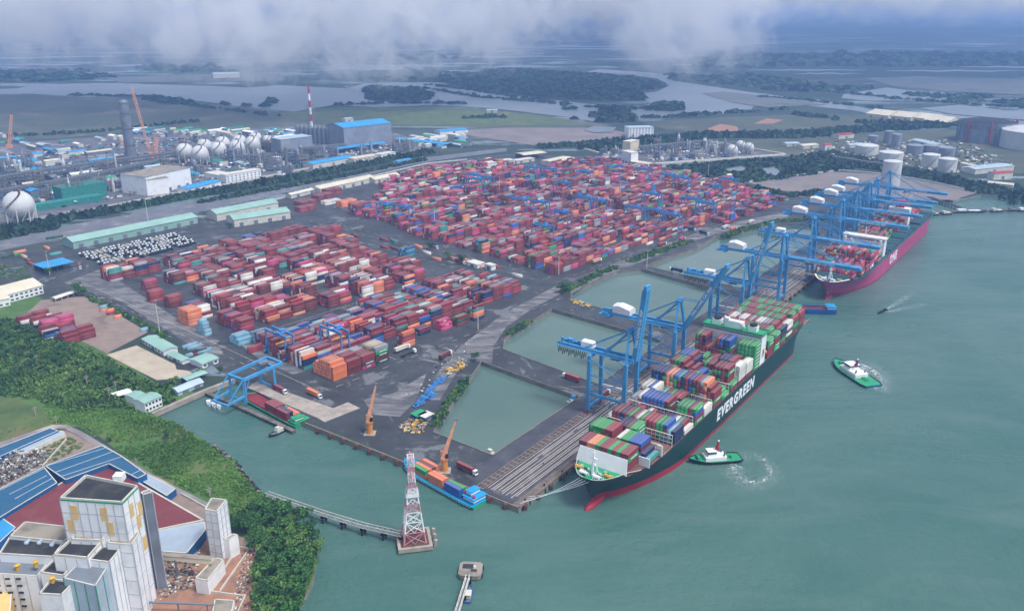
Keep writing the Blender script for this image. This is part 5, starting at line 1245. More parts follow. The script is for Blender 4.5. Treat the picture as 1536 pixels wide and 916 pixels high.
# blue open barge off the green ship's stern
a = at(1199, 466, 1); c = at(1252, 467, 1); L_ = math.dist(a, c); T = at_empty("open_barge", "blue open barge with an empty red hold behind the green ship", "barge", c, heading(a, c) + 180)
boat_hull(T, L_, 12, 4.0, MT['hull_blue'], MT['hatch_red'], 0.5, 0.85, stern=0.95)
b = MB(); b.box(4, 0, 3.4, 7, 9, 2.6); b.box(4, 0, 6.0, 8.2, 10.4, 0.4); b.build("deckhouse", MT['bright_blue'], T); b = MB(); b.box(4, 0, 4.4, 7.1, 9.1, 0.9); b.build("window_band", MT['white_paint'], T)
b = MB()
for s in (-1, 1): b.box(L_ / 2 + 4, s * 5.2, 3.4, L_ - 14, 0.5, 1.2)
b.build("hold_coaming", MT['hull_blue'], T)
# pilot boat and the white launches
a = at(403, 656, 0.3); c = at(429, 643, 0.3); T = at_empty("pilot_boat", "dark grey patrol launch moored at the end of the finger jetty", "boat", c, heading(c, a))
L_ = math.dist(a, c); boat_hull(T, L_, 4.6, 1.3, MT['black_hull'], MT['grey_steel'], 0.8, 0.45); b = MB(); b.box(L_ * .4, 0, 0.9, L_ * .35, 3, 2.2); b.box(L_ * .45, 0, 3.1, L_ * .18, 2.4, 1.4); b.bar((L_ * .4, 0, 4.4), (L_ * .38, 0, 6.4), 0.15); b.build("cabin", MT['offwhite'], T)
for i, (x, y) in enumerate([(313, 601), (321, 604), (328, 606)]):
    p = at(x, y, 0); T = at_empty("launch", "small white launch with blue trim, %s from the seawall beside the gantry" % ORD[i + 1], "boat", p, -70, "white launches by the slip")
    boat_hull(T, 10, 3.2, 1.0, MT['white_paint'], MT['hull_blue'] if i != 1 else MT['offwhite'], 0.6, 0.4); b = MB(); b.box(4.5, 0, 0.7, 3.4, 2.2, 1.6); b.build("cabin", MT['white_paint'], T)
# finger jetty beside the slip
def jetty(name, label, px, w, z, m, step=7, cat="jetty"):
    P_ = [at(x, y, z) for x, y in px]; T = empty(name, label, cat, (P_[0][0], P_[0][1], 0)); ox, oy = P_[0]
    b = MB()
    for p, q in zip(P_, P_[1:]): b.bar((p[0] - ox, p[1] - oy, z - 0.3), (q[0] - ox, q[1] - oy, z - 0.3), w, 0.6)
    b.build("deck", m, T); b = MB()
    for p, q in zip(P_, P_[1:]):
        d = math.dist(p, q); n = int(d / step)
        nx, ny = -(q[1] - p[1]) / d * w * 0.4, (q[0] - p[0]) / d * w * 0.4
        for i in range(n + 1):
            t = i / max(1, n); x = p[0] + (q[0] - p[0]) * t - ox; y = p[1] + (q[1] - p[1]) * t - oy
            for s in (-1, 1): b.tube((x + nx * s, y + ny * s, -1.5), (x + nx * s, y + ny * s, z - 0.5), 0.35, n=6)
    b.build("piles", MT['rust'], T); return T
jetty("finger_jetty", "narrow pale finger jetty on piles along the barge slip", [(310, 588), (345, 602), (400, 627), (440, 645)], 3.0, 2.4, MT['dock_grey'])
# small floating platforms in the first basin
for i, (x, y) in enumerate([(858, 601), (735, 681)]):
    p = at(x, y, 0); T = empty("pontoon", ("small blue and white work pontoon at the causeway end", "tiny pale pontoon at the foot of the first basin")[i], "pontoon", (p[0], p[1], 0), R(QA), None)
    b = MB(); b.box(0, 0, 0, 10 - 5 * i, 3.5, 1.0); b.build("float", MT['offwhite'], T); b = MB(); b.box(2 - 2 * i, 0, 1.0, 3 - i, 2.6, 2.4); b.box(-3 + 3 * i, 0, 1.0, 1, 1, 1.2); b.build("pump_house", (MT['crane_blue'], MT['offwhite'])[i], T)
# ------------------------------------------------------------------ power pylon in the river, its footbridge, the dolphin
p = at(621, 808, 2.2); T = empty("river_pylon", "tall red and white lattice power pylon on a concrete platform in the river", "pylon", (p[0], p[1], 0), R(12))
b = MB(); b.box(0, 0, 0.6, 17, 17, 2.4); b.build("platform", MT['pale_concrete'], T); b = MB(); b.box(0, 0, 3.02, 14, 14, 0.15); b.build("platform_top", MT['rust'], T)
b = MB()
for x in (-6, 0, 6):
    for y in (-6, 0, 6): b.tube((x, y, -2), (x, y, 0.6), 0.8, n=8)
b.build("piles", MT['dark'], T)
PH = 50.0
def pw(z): return 5.4 - 3.9 * min(1, z / 36) if z < 36 else 1.5
lev = [0, 6.5, 12.5, 18, 23, 27.5, 31.5, 35, 38, 41, 44, 47, PH]
for k, (z0, z1) in enumerate(zip(lev, lev[1:])):
    b = MB(); w0, w1 = pw(z0), pw(z1); th = 0.42 if k < 6 else 0.34
    cs0 = [(-w0, -w0, z0 + 3), (w0, -w0, z0 + 3), (w0, w0, z0 + 3), (-w0, w0, z0 + 3)]; cs1 = [(-w1, -w1, z1 + 3), (w1, -w1, z1 + 3), (w1, w1, z1 + 3), (-w1, w1, z1 + 3)]
    for i in range(4):
        j = (i + 1) % 4; b.bar(cs0[i], cs1[i], th + 0.16); b.bar(cs0[i], cs1[j], th * 0.7); b.bar(cs0[j], cs1[i], th * 0.7); b.bar(cs1[i], cs1[j], th * 0.7)
        mid0 = tuple((cs0[i][a] + cs0[j][a]) / 2 for a in range(3)); b.bar(mid0, cs1[i], th * 0.5); b.bar(mid0, cs1[j], th * 0.5)
    b.build("lattice_section", MT['magenta_dark'] if k in (0, 2, 5, 7, 11) and False else (MT['white_paint'] if k % 3 else MT['pylon_red']), T)
b = MB()
for z, l in ((40, 7.0), (49, 5.2)):
    for s in (-1, 1):
        b.bar((0, s * 1.4, z + 3), (0, s * l, z + 3.4), 0.45); b.bar((0, s * 1.4, z + 5), (0, s * l, z + 3.4), 0.35); b.bar((-1.2, s * 1.4, z + 3), (0, s * l, z + 3.4), 0.3); b.bar((1.2, s * 1.4, z + 3), (0, s * l, z + 3.4), 0.3)
b.build("cross_arm", MT['pylon_red'], T)
b = MB(); b.box(0, 0, 30, 6.4, 6.4, 0.3)
for s in (-1, 1): b.box(s * 3.1, 0, 30.3, 0.15, 6.3, 1.5); b.box(0, s * 3.1, 30.3, 6.3, 0.15, 1.5)
b.build("service_cage", MT['white_paint'], T)
b = MB()
for s, y in ((9.5, -5), (9.5, 0), (9.5, 5)): b.tube((s, y, -2), (s + 1, y, 4), 0.9, n=8)
b.build("mooring_dolphin", MT['pale_concrete'], T); T.scale = (1, 1, 0.93)
def truss_bridge(name, label, px, z, w, supports=True):
    P_ = [at(x, y, z) for x, y in px]; ox, oy = P_[0]; T = empty(name, label, "footbridge", (ox, oy, 0)); b = MB(); rl = MB(); su = MB()
    for p, q in zip(P_, P_[1:]):
        d = math.dist(p, q); n = max(2, int(d / 2.6)); nx, ny = -(q[1] - p[1]) / d * w / 2, (q[0] - p[0]) / d * w / 2
        b.bar((p[0] - ox, p[1] - oy, z), (q[0] - ox, q[1] - oy, z), w * 0.7, 0.15)
        for s in (-1, 1):
            f = lambda t, zz: (p[0] + (q[0] - p[0]) * t - ox + nx * s, p[1] + (q[1] - p[1]) * t - oy + ny * s, zz)
            rl.bar(f(0, z), f(1, z), 0.28); rl.bar(f(0, z + 1.9), f(1, z + 1.9), 0.28)
            for i in range(n): rl.bar(f(i / n, z + (0 if i % 2 else 1.9)), f((i + 1) / n, z + (1.9 if i % 2 else 0)), 0.16)
        for t in (0.0, 1.0) if supports else ():
            x = p[0] + (q[0] - p[0]) * t - ox; y = p[1] + (q[1] - p[1]) * t - oy
            for s in (-1, 1): su.tube((x + nx * s * 1.3, y + ny * s * 1.3, -2), (x + nx * s * 1.3, y + ny * s * 1.3, z - 0.9), 0.5, n=8)
            su.box(x, y, z - 1.2, 3.2, 3.2, 0.8)
    b.build("walkway", MT['steel'], T); rl.build("truss", MT['offwhite'], T)
    if supports: su.build("pile_caps", MT['dark'], T)
truss_bridge("footbridge", "white truss footbridge on piles from the shore trees to the river pylon", [(400, 742), (428, 752), (457, 762), (486, 772), (515, 781), (545, 790), (576, 797), (603, 803)], 4.2, 2.2)
p = at(706, 854, 2.0); T = empty("dolphin_platform", "worn square concrete dolphin standing alone in the river", "platform", (p[0], p[1], 0), R(-4))
oc = [(-5.5, -4), (-4, -5.5), (4, -5.5), (5.5, -4), (5.5, 4), (4, 5.5), (-4, 5.5), (-5.5, 4)]
b = MB(); b.prism(oc, 0.5, 2.6); b.build("deck", MT['pale_roof'], T); b = MB(); b.box(-1.5, 1.8, 2.62, 5, 3.5, 0.06); b.box(1.6, -1.2, 2.62, 3, 2, 0.05); b.build("dark_patch", MT['black_roof'], T)
b = MB()
for x in (-4, 0, 4):
    for y in (-4, 0, 4): b.tube((x, y, -2), (x, y, 0.6), 0.6, n=8)
b.build("piles", MT['rust'], T)
b = MB()
for x, y in ((5.6, 3), (5.6, -3), (3, 5.6)): b.box(x, y, 0.4, 0.8, 1.6, 1.9)
b.build("rubber_fender", MT['dark'], T)
b = MB(); b.lathe(1.8, 1.2, [(0.01, 3.5), (0.5, 3.4), (0.5, 2.6)], 8); b.build("bollard", MT['white_paint'], T)
truss_bridge("walkway_bridge", "straight grey steel walkway running down from the lone dolphin", [(702, 866), (694, 892), (684, 925), (674, 960)], 3.2, 1.6)
a = at(701, 905, 0); c = at(706, 880, 0); T = at_empty("workboat", "small blue and grey work boat beside the steel walkway", "boat", a, heading(a, c)); L_ = math.dist(a, c)
boat_hull(T, L_, 3.6, 1.1, MT['hull_blue'], MT['steel'], 0.6, 0.4); b = MB(); b.box(L_ * .35, 0, 0.8, L_ * .3, 2.4, 2); b.box(L_ * .35, 0, 2.8, L_ * .36, 2.8, 0.15); b.build("cabin", MT['offwhite'], T)
# barges and lighters moored at the far jetty
jetty("far_jetty", "long low jetty with moored lighters at the far end of the quay", [(1396, 318), (1440, 316), (1500, 314), (1560, 313)], 6, 2.6, MT['dock_grey'], 10)
jetty("trestle", "pile trestle angling from the far shore to the low jetty", [(1394, 295), (1416, 303), (1440, 311)], 7, 4.0, MT['dark'], 6)
for i, (x0, x1, y, mm) in enumerate([(1398, 1408, 322, 'offwhite'), (1412, 1428, 321, 'offwhite'), (1432, 1480, 318, 'white_paint'), (1486, 1506, 317, 'offwhite'), (1512, 1524, 316, 'steel'), (1527, 1548, 316, 'white_paint')]):
    a = at(x0, y + 1, 0); c = at(x1, y, 0); T = at_empty("lighter", "pale moored lighter at the low jetty, %s from the magenta ship's stern" % ORD[i + 1], "boat", a, heading(a, c), "lighters at the far jetty"); L_ = math.dist(a, c)
    boat_hull(T, L_, 8, 2.2, MT['dark'], MT['steel'], 0.8, 0.7); b = MB(); b.box(L_ * .2, 0, 1.7, L_ * .25, 5, 3); b.box(L_ * .6, 0, 1.7, L_ * .35, 5, 1.2); b.build("deckhouse", MT[mm], T)
    b = MB(); b.bar((L_ * .3, 0, 4), (L_ * .3, 0, 11), 0.3); b.bar((L_ * .3, 0, 7), (L_ * .5, 0, 10), 0.25); b.build("mast", MT['steel'], T)
# ------------------------------------------------------------------ place the containers
def finish_containers():
    key = {}
    for i, bx in enumerate(boxes): key[(round(bx[0] * 2), round(bx[1] * 2), round(bx[2] * 2))] = i
    sc = []; sides = {}
    for i, (x, y, z, yaw, L_, c, ph, gr) in enumerate(boxes):
        top = not any((round(x * 2) + dx, round(y * 2) + dy, round((z + CH) * 2) + dz) in key for dx in (-1, 0, 1) for dy in (-1, 0, 1) for dz in (-1, 0, 1))
        dx_, dy_ = math.sin(yaw) * 2.6, -math.cos(yaw) * 2.6   # towards the river / camera side
        side = not any((round((x + dx_ * f) * 2) + a, round((y + dy_ * f) * 2) + b, round(z * 2)) in key for f in (0.97, 1.0) for a in (-1, 0, 1) for b in (-1, 0, 1))
        sides[i] = side
        ex_, ey_ = -math.cos(yaw) * 14.0, -math.sin(yaw) * 14.0
        d2 = x * x + y * y + (CAM_H - z) ** 2; d = math.sqrt(d2)
        sx, sy = toscreen(x, y, z)
        if not (-5 < sx < 1541 and sy < 921) or ph is None or ph == "x": s = 0
        else: s = ((L_ * CW * (CAM_H - z) / d if top else 0) + (L_ * CH * 0.75 if side else 0)) / d2
        sc.append(s)
    order = sorted(range(len(boxes)), key=lambda i: -sc[i])[:N_SINGLE]
    chosen = set(i for i in order if sc[i] > 0)
    for i in sorted(chosen):
        x, y, z, yaw, L_, c, ph, gr = boxes[i]
        o = bpy.data.objects.new("shipping_container", CME[L_]); C.objects.link(o)
        o.location = (x, y, z); o.rotation_euler = (0, 0, yaw)
        j = 1 + rnd.uniform(-0.14, 0.14); o.color = (*[min(1, q * j) for q in CL[c]], 1)
        setp(o, (CN[c] + " container, " + ph), "shipping container", gr)
        if c in 'GKP' and sides[i] and L_ > 10:
            tx = bpy.data.objects.new("lettering", text_mesh(*(("EVERGREEN", 1.35) if c != 'P' else ("ONE", 1.7)), MT['white_paint'], ext=0.01, bold=0.05)); C.objects.link(tx); tx.parent = o
            tx.location = (0.0 if c == 'P' else 1.0, -CW / 2 - 0.02, 1.4); tx.rotation_euler = (R(90), 0, 0)
    rest = [b for i, b in enumerate(boxes) if i not in chosen]
    n = len(rest); V = np.zeros((n, 8, 3), np.float32); col = np.zeros((n, 4), np.float32)
    rg = np.random.RandomState(3)
    cor = np.array([(-1, -1, 0), (1, -1, 0), (1, 1, 0), (-1, 1, 0), (-1, -1, 1), (1, -1, 1), (1, 1, 1), (-1, 1, 1)], np.float32)
    for i, (x, y, z, yaw, L_, c, ph, gr) in enumerate(rest):
        lx = cor[:, 0] * (L_ / 2 - 0.04); ly = cor[:, 1] * (CW / 2 - 0.03); c_, s_ = math.cos(yaw), math.sin(yaw)
        V[i, :, 0] = x + lx * c_ - ly * s_; V[i, :, 1] = y + lx * s_ + ly * c_; V[i, :, 2] = z + cor[:, 2] * (CH - 0.07)
        j = 1 + rg.uniform(-0.3, 0.12); col[i] = (*[min(1, q * j) for q in _mute(CL[c], 0.14)], 1)
    F = np.array([(4, 5, 6, 7), (0, 1, 5, 4), (1, 2, 6, 5), (2, 3, 7, 6), (3, 0, 4, 7)], np.int32)
    idx = (F[None] + (np.arange(n) * 8)[:, None, None]).reshape(-1, 4)
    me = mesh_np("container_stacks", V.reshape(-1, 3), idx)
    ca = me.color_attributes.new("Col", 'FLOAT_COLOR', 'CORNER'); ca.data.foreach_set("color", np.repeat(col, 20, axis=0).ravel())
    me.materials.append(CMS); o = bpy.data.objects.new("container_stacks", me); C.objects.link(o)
    setp(o, "thousands of mostly red stacked containers filling the yards and the ships' inner rows", None, YG, 'stuff')
    print("containers", len(boxes), "single", len(chosen))
def mesh_np(name, V, F):
    me = bpy.data.meshes.new(name); k = F.shape[1]
    me.vertices.add(len(V)); me.vertices.foreach_set("co", np.ascontiguousarray(V, np.float32).ravel())
    me.loops.add(F.size); me.loops.foreach_set("vertex_index", np.ascontiguousarray(F, np.int32).ravel())
    me.polygons.add(len(F)); me.polygons.foreach_set("loop_start", np.arange(0, F.size, k, dtype=np.int32)); me.polygons.foreach_set("loop_total", np.full(len(F), k, np.int32))
    me.update(calc_edges=True); me.validate(); return me
big_marks = set(); N_SINGLE = 298
# ------------------------------------------------------------------ buildings
SHEET = {k: wave_mat("sheet_" + k, a, b_, sc_, 0.5, ax, dirt, ds, 0, 0.5) for k, (a, b_, sc_, ax, dirt, ds) in dict(
    blue=((28, 78, 112), (38, 96, 134), 0.9, 'X', (74, 104, 120), 0.05), maroon=((104, 44, 48), (130, 62, 62), 0.8, 'X', (150, 110, 104), 0.06),
    silver=((150, 166, 182), (172, 188, 202), 0.8, 'X', (120, 120, 124), 0.07), grey=((104, 112, 124), (134, 142, 152), 0.9, 'X', (70, 72, 78), 0.08)).items()}
def away(p, q):
    d = Vector((q[0] - p[0], q[1] - p[1])).normalized(); n = Vector((-d.y, d.x))
    return d, (n if n.y > 0 or (abs(n.y) < 1e-6) else -n)
def shed(a, b_, W_, H_, ridge, roof, wall, label, cat="warehouse", name="warehouse", group=None, doors=3, windows=0, over=0.6, arch=False, open_front=False):
    p, q = at(*a), at(*b_); d, n = away(p, q); L_ = math.dist(p, q)
    if d.x * n.y - d.y * n.x < 0: p, q = q, p; d = -d
    T = empty(name, label, cat, (p[0], p[1], 3.12), math.atan2(d.y, d.x), group)   # x along the front, y away
    m = MB()
    if open_front:
        for i in range(int(L_ / 6) + 1):
            for y in (0.3, W_ - 0.3): m.box(min(L_ - 0.3, 0.3 + i * 6), y, 0, 0.4, 0.4, H_)
        m.box(L_ / 2, W_ - 0.2, 0, L_, 0.2, H_)
    else:
        m.box(L_ / 2, W_ / 2, 0, L_, W_, H_)
        if ridge: 
            for x in (0.0, L_): m.quad([(x, 0, H_), (x, W_, H_), (x, W_ / 2, H_ + ridge)])
    m.build("wall", wall, T)
    r = MB(); o = over
    if arch or ridge:
        k = 8 if arch else 2; pr = []
        for i in range(k + 1):
            t = i / k; y = -o + (W_ + 2 * o) * t; z = (math.sin(math.pi * t) * ridge if arch else ridge * (1 - abs(2 * t - 1))) + H_ - 0.05
            pr.append((y, z))
        r.loft([[(x, y, z) for y, z in pr] for x in (-o, L_ + o)]); r.loft([[(x, y, z - 0.25) for y, z in pr] for x in (-o, L_ + o)])
        for (y, z), (y2, z2) in zip(pr, pr[1:]):
            for x in (-o, L_ + o): r.quad([(x, y, z), (x, y2, z2), (x, y2, z2 - 0.25), (x, y, z - 0.25)])
        for y, z in (pr[0], pr[-1]): r.quad([(-o, y, z), (L_ + o, y, z), (L_ + o, y, z - 0.25), (-o, y, z - 0.25)])
        if ridge and not arch and L_ > 40:
            for i in range(int(L_ / 9)): r.box(5 + i * 9, W_ / 2, H_ + ridge - 0.1, 1.0, 1.0, 0.7)
    else:
        r.box(L_ / 2, W_ / 2, H_, L_ + 2 * o, W_ + 2 * o, 0.3)
    r.build("roof", roof, T)
    if doors and not open_front:
        for i in range(doors):
            w = MB(); w.box(L_ * (i + 0.5) / doors, -0.06, 0, min(5, L_ / doors * 0.5), 0.12, min(4.6, H_ * 0.7)); w.build("door", MT['grey_steel'], T)
    for i in range(windows):
        for lv in range(max(1, int(H_ / 3.6))):
            w = MB(); w.box(L_ * (i + 0.5) / windows, -0.05, 1.2 + lv * 3.4, min(2.4, L_ / windows * 0.6), 0.12, 1.4); w.build("window", MT['glass'], T)
    return T
GR, WP, OW = MT['green_roof'], MT['white_paint'], MT['offwhite']
shed((111, 374), (297, 335), 25, 8, 3.6, GR, MT['green_roof'], "long pale green warehouse beside the lorry park", doors=9)
shed((352, 341), (436, 328), 24, 9, 4, GR, OW, "front one of the twin pale green warehouses by the perimeter road", doors=4)
shed((326, 332), (418, 314), 24, 9, 4, GR, OW, "rear one of the twin pale green warehouses by the perimeter road", doors=3)
shed((481, 291), (563, 273), 22, 7, 3, MT['cream_roof'], OW, "long cream roofed shed at the back of the yards, its larger half", doors=6)
shed((563, 276), (600, 268), 18, 6, 3, MT['cream_roof'], OW, "shorter cream roofed shed joined to the end of the long one", doors=3)
shed((437, 298), (478, 288), 10, 5, 2, OW, OW, "low white shed between the twin warehouses and the cream shed", doors=2)
shed((68, 411), (112, 401), 24, 5.5, 0, MT['blue_roof'], MT['blue_trim'], "flat blue roofed open garage west of the entry road", "garage", "garage", open_front=True)
shed((8, 456), (66, 440), 30, 8, 4.5, MT['cream_roof'], WP, "large white gabled hall at the left edge above the scrub", "hall", "hall", windows=8, doors=0)
shed((-40, 470), (16, 458), 24, 7, 4, MT['cream_roof'], WP, "second white gabled hall cut by the left edge", "hall", "hall", windows=6, doors=0)
shed((84, 453), (117, 442), 6, 3.2, 1.2, OW, OW, "small white rounded canopy at the corner of the fenced lot", "canopy", "canopy", arch=True, open_front=True)
shed((214, 515), (246, 534), 11, 4, 1.2, GR, WP, "long pale green roofed office beside the sand lot", "office", "office", doors=1, windows=7)
shed((251, 536), (274, 547), 6, 3, 0.8, GR, WP, "small green roofed hut after the long office", "hut", "hut", doors=1, windows=2)
shed((304, 553), (328, 544), 15, 4, 1.0, GR, WP, "square green roofed workshop near the slip gantry", "workshop", "workshop", doors=1, windows=3)
shed((281, 577), (311, 566), 7, 3.6, 0.8, GR, MT['blue_trim'], "green roofed shelter with blue sides above the seawall", "shelter", "shelter", open_front=True)
shed((268, 594), (290, 585), 8, 3, 2.0, MT['silver_roof'], MT['silver_roof'], "silver arched hut on the seawall, the nearer of two", "hut", "hut", arch=True, doors=1); shed((288, 585), (305, 579), 8, 3, 2.0, MT['silver_roof'], MT['silver_roof'], "silver arched hut on the seawall, the one nearer the gantry", "hut", "hut", arch=True, doors=1)
shed((219, 620), (244, 609), 11, 7.5, 1.0, GR, WP, "white two storey house at the seawall corner", "house", "house", doors=0, windows=5)
shed((203, 607), (218, 600), 9, 5, 0.8, GR, WP, "lower white wing behind the seawall corner house", "house", "house", doors=1, windows=2)
shed((174, 601), (198, 594), 7, 3.2, 0.6, WP, OW, "white flat canopy on posts in the scrub", "canopy", "canopy", open_front=True)
shed((626, 632), (640, 626), 6, 3.5, 0, MT['green_deck'], MT['blue_trim'], "small green roofed shed at the tip of the first basin", "shed", "shed", doors=1); shed((638, 634), (650, 628), 6, 3.5, 0, OW, MT['blue_trim'], "small white roofed shed with blue walls at the tip of the first basin", "shed", "shed", doors=1)
shed((730, 252), (772, 246), 16, 7, 0, OW, WP, "white office block at the back corner of the upper yard", "office", "office", doors=1, windows=10)
shed((775, 246), (802, 242), 14, 5, 0, OW, OW, "low white block beside the back corner office", "office", "office", doors=2)
shed((786, 240), (820, 236), 26, 8, 1, MT['cream_roof'], MT['grey_steel'], "pale flat gate canopy beyond the yard's back corner", "canopy", "canopy", open_front=True)
shed((830, 250), (862, 243), 26, 7, 1, MT['cream_roof'], OW, "cream roofed gate hall beside the far yard rows", "hall", "hall", doors=2)
shed((700, 398), (716, 403), 10, 4, 0, OW, WP, "small white cabin among trees on the cross road", "cabin", "cabin", doors=1); shed((728, 403), (737, 406), 6, 5, 0, OW, WP, "white block cabin near the cross road bend", "cabin", "cabin", doors=1)
# seawall
P_ = [at(x, y) for x, y in [(228, 621), (307, 586), (352, 569)]]; T = empty("seawall", "low concrete seawall closing the inlet beside the gantry", "wall", (P_[0][0], P_[0][1], 0)); b = MB()
for p, q in zip(P_, P_[1:]): b.bar((p[0] - P_[0][0], p[1] - P_[0][1], 2.2), (q[0] - P_[0][0], q[1] - P_[0][1], 2.2), 2.6, 3.4)
b.build("wall", MT['pale_concrete'], T)
# basin kerbs
for i, lp in enumerate((B1, B2, B3, B4)):
    b = MB()
    for p, q in zip(lp, lp[1:] + lp[:1]): b.bar((*p, 3.25), (*q, 3.25), 0.6, 0.5)
    setp(b.build("basin_kerb", MT['basin_wall']), "concrete kerb round the %s basin from the quay corner" % ORD[i + 1], "kerb", "kerbs round the basins")
b = MB(); wf = [Q(0.3, 0.3), Q(0.3, 166)]; b.bar((*wf[0], 3.35), (*wf[1], 3.35), 0.8, 0.5); b.bar((*Q(1, 0.3), 3.3), (*Q(quay_far - 4, 0.3), 3.3), 0.7, 0.45); setp(b.build("quay_kerb", MT['rail_tan']), kind='structure')
# ---- the mill in the lower left
def extr(T, px, z, wall, roof, parapet=1.0, name="wall", z0=3.0, seams=0, seamm=None, thick=0.5, hs=0, proud=0.06):
    P_ = [at(x, y, z) for x, y in px]; ox, oy = T.location.x, T.location.y
    P_ = [(x - ox, y - oy) for x, y in P_]
    if sum((P_[i][0] * P_[(i + 1) % len(P_)][1] - P_[(i + 1) % len(P_)][0] * P_[i][1]) for i in range(len(P_))) < 0: P_.reverse()
    b = MB(); b.prism(P_, z0 - T.location.z, z - parapet - T.location.z); w = b.build(name, wall, T)
    cx = sum(p[0] for p in P_) / len(P_); cyy = sum(p[1] for p in P_) / len(P_)
    ins = [(p[0] + (cx - p[0]) * 0.03, p[1] + (cyy - p[1]) * 0.03) for p in P_]
    b = MB(); b.quad([(x, y, z - parapet + 0.03 - T.location.z) for x, y in ins]); b.build("roof", roof, T)
    if parapet:
        b = MB(); n = len(P_)
        for i in range(n):
            p, q = P_[i], P_[(i + 1) % n]; d = math.dist(p, q)
            if d < 0.1: continue
            nx, ny = -(q[1] - p[1]) / d, (q[0] - p[0]) / d
            zz = z - T.location.z
            b.hexa([(p[0], p[1], zz - parapet), (q[0], q[1], zz - parapet), (q[0] + nx * thick, q[1] + ny * thick, zz - parapet), (p[0] + nx * thick, p[1] + ny * thick, zz - parapet)],
                   [(p[0], p[1], zz), (q[0], q[1], zz), (q[0] + nx * thick, q[1] + ny * thick, zz), (p[0] + nx * thick, p[1] + ny * thick, zz)])
        b.build("parapet", MT['offwhite'], T)
    if seams:
        b = MB(); n = len(P_)
        for i in range(n):
            p, q = P_[i], P_[(i + 1) % n]; d = math.dist(p, q); k = max(1, int(d / seams)); nx, ny = (q[1] - p[1]) / d, -(q[0] - p[0]) / d
            for j in range(k + 1):
                t = j / k; x, y = p[0] + (q[0] - p[0]) * t + nx * proud, p[1] + (q[1] - p[1]) * t + ny * proud
                b.box(x, y, z0 - T.location.z, 0.3, 0.3, z - z0 - parapet)
            if hs:
                zz = z0 + hs
                while zz < z - parapet - 1:
                    b.bar((p[0] + nx * 0.02, p[1] + ny * 0.02, zz - T.location.z), (q[0] + nx * 0.02, q[1] + ny * 0.02, zz - T.location.z), 0.22, 0.22); zz += hs
        b.build("wall_ribs", seamm or MT['rib_grey'], T)
    return P_
g0 = at(230, 897); T = empty("mill_tower", "tall white and yellow panelled mill tower with a black roof, lower left", "mill", (g0[0], g0[1], 3.0))
P_ = extr(T, [(89, 745.5), (182.6, 751.7), (206.8, 727), (128, 711)], 61, MT['mill_white'], MT['black_roof'], 1.4, seams=3.6, hs=8.5)
b = MB(); r8 = random.Random(4)
for (i, zz, t) in [(0, 51, .14), (0, 51, .62), (0, 44, .05), (0, 44, .68), (0, 36, .22), (1, 50, .3), (1, 42, .6), (1, 30, .75), (1, 47, .8)]:
    # front and side yellow panels
    n = len(P_); order = sorted(range(n), key=lambda k: (P_[k][1] + P_[(k + 1) % n][1]))
    k = order[0] if i == 0 else max(range(n), key=lambda k: P_[k][0] + P_[(k + 1) % n][0]); p, q = P_[k], P_[(k + 1) % n]; d = math.dist(p, q); nx, ny = (q[1] - p[1]) / d, -(q[0] - p[0]) / d
    w_ = 3.2 / d; a_ = (p[0] + (q[0] - p[0]) * t, p[1] + (q[1] - p[1]) * t); c_ = (p[0] + (q[0] - p[0]) * (t + w_), p[1] + (q[1] - p[1]) * (t + w_))
    b = MB(); b.hexa([(a_[0], a_[1], zz - 3), (c_[0], c_[1], zz - 3), (c_[0] + nx * .1, c_[1] + ny * .1, zz - 3), (a_[0] + nx * .1, a_[1] + ny * .1, zz - 3)], [(a_[0], a_[1], zz + 3.5), (c_[0], c_[1], zz + 3.5), (c_[0] + nx * .1, c_[1] + ny * .1, zz + 3.5), (a_[0] + nx * .1, a_[1] + ny * .1, zz + 3.5)]); b.build("yellow_panel", MT['yellow_panel'], T)
b = MB()
for i in range(len(P_)): b.bar((P_[i][0], P_[i][1], 56.9), (P_[(i + 1) % 4][0], P_[(i + 1) % 4][1], 56.9), 0.25, 0.7)
b.build("green_trim", MT['green_deck'], T)
extr(T, [(210, 737), (214, 741), (228, 737), (226, 732)], 53, MT['grey_steel'], MT['grey_roof'], 0.4, "stair_wall", seams=4)
b = MB(); b.box(P_[2][0] - 3 if False else -9, 6, 57, 4, 4, 3); b.build("roof_hut", MT['white_paint'], T)
T = empty("mill_building", "white mill block with stepped flat roofs in front of the tall mill tower", "mill", (at(150, 916)[0], at(150, 916)[1], 3.0))
WPm = MT['mill_white']
extr(T, [(14, 803), (37, 781), (126, 791), (95, 811)], 36, WPm, MT['pale_roof'], 0.9); extr(T, [(-2, 829), (14, 804), (95, 813), (79, 834)], 35, WPm, MT['black_roof'], 0.8)
extr(T, [(106, 807), (126, 785), (172, 791), (152, 809)], 43, WPm, MT['pale_roof'], 1.2, seams=4); extr(T, [(80, 830), (104, 808), (152, 811), (131, 835)], 41.5, WPm, MT['black_roof'], 1.2, seams=4)
extr(T, [(160, 813), (174, 794), (210, 797), (198, 816)], 42.2, WPm, MT['pale_roof'], 0.6, seams=4, hs=7); extr(T, [(133, 838), (153, 818), (182, 820), (164, 842)], 39.5, WPm, MT['black_roof'], 0.7, seams=3.2, seamm=MT['silver_roof'])
b = MB(); ox, oy = T.location.x, T.location.y
for (x, y) in ((40, 815), (59, 815), (78, 818)):
    p = at(x, y, 34.5)
    for dy in (0, 1.6): b.lathe(p[0] - ox, p[1] - oy + dy, [(0.01, 32.9), (0.9, 32.6), (1.1, 31.8), (0.7, 31.2)], 10)
b.build("roof_ventilator", MT['silver_roof'], T, smooth=True)
T = empty("mill_front_building", "white and yellow mill front with grey sheet roofs at the bottom left corner", "mill", (at(60, 960)[0], at(60, 960)[1], 3.0)); ox, oy = T.location.x, T.location.y
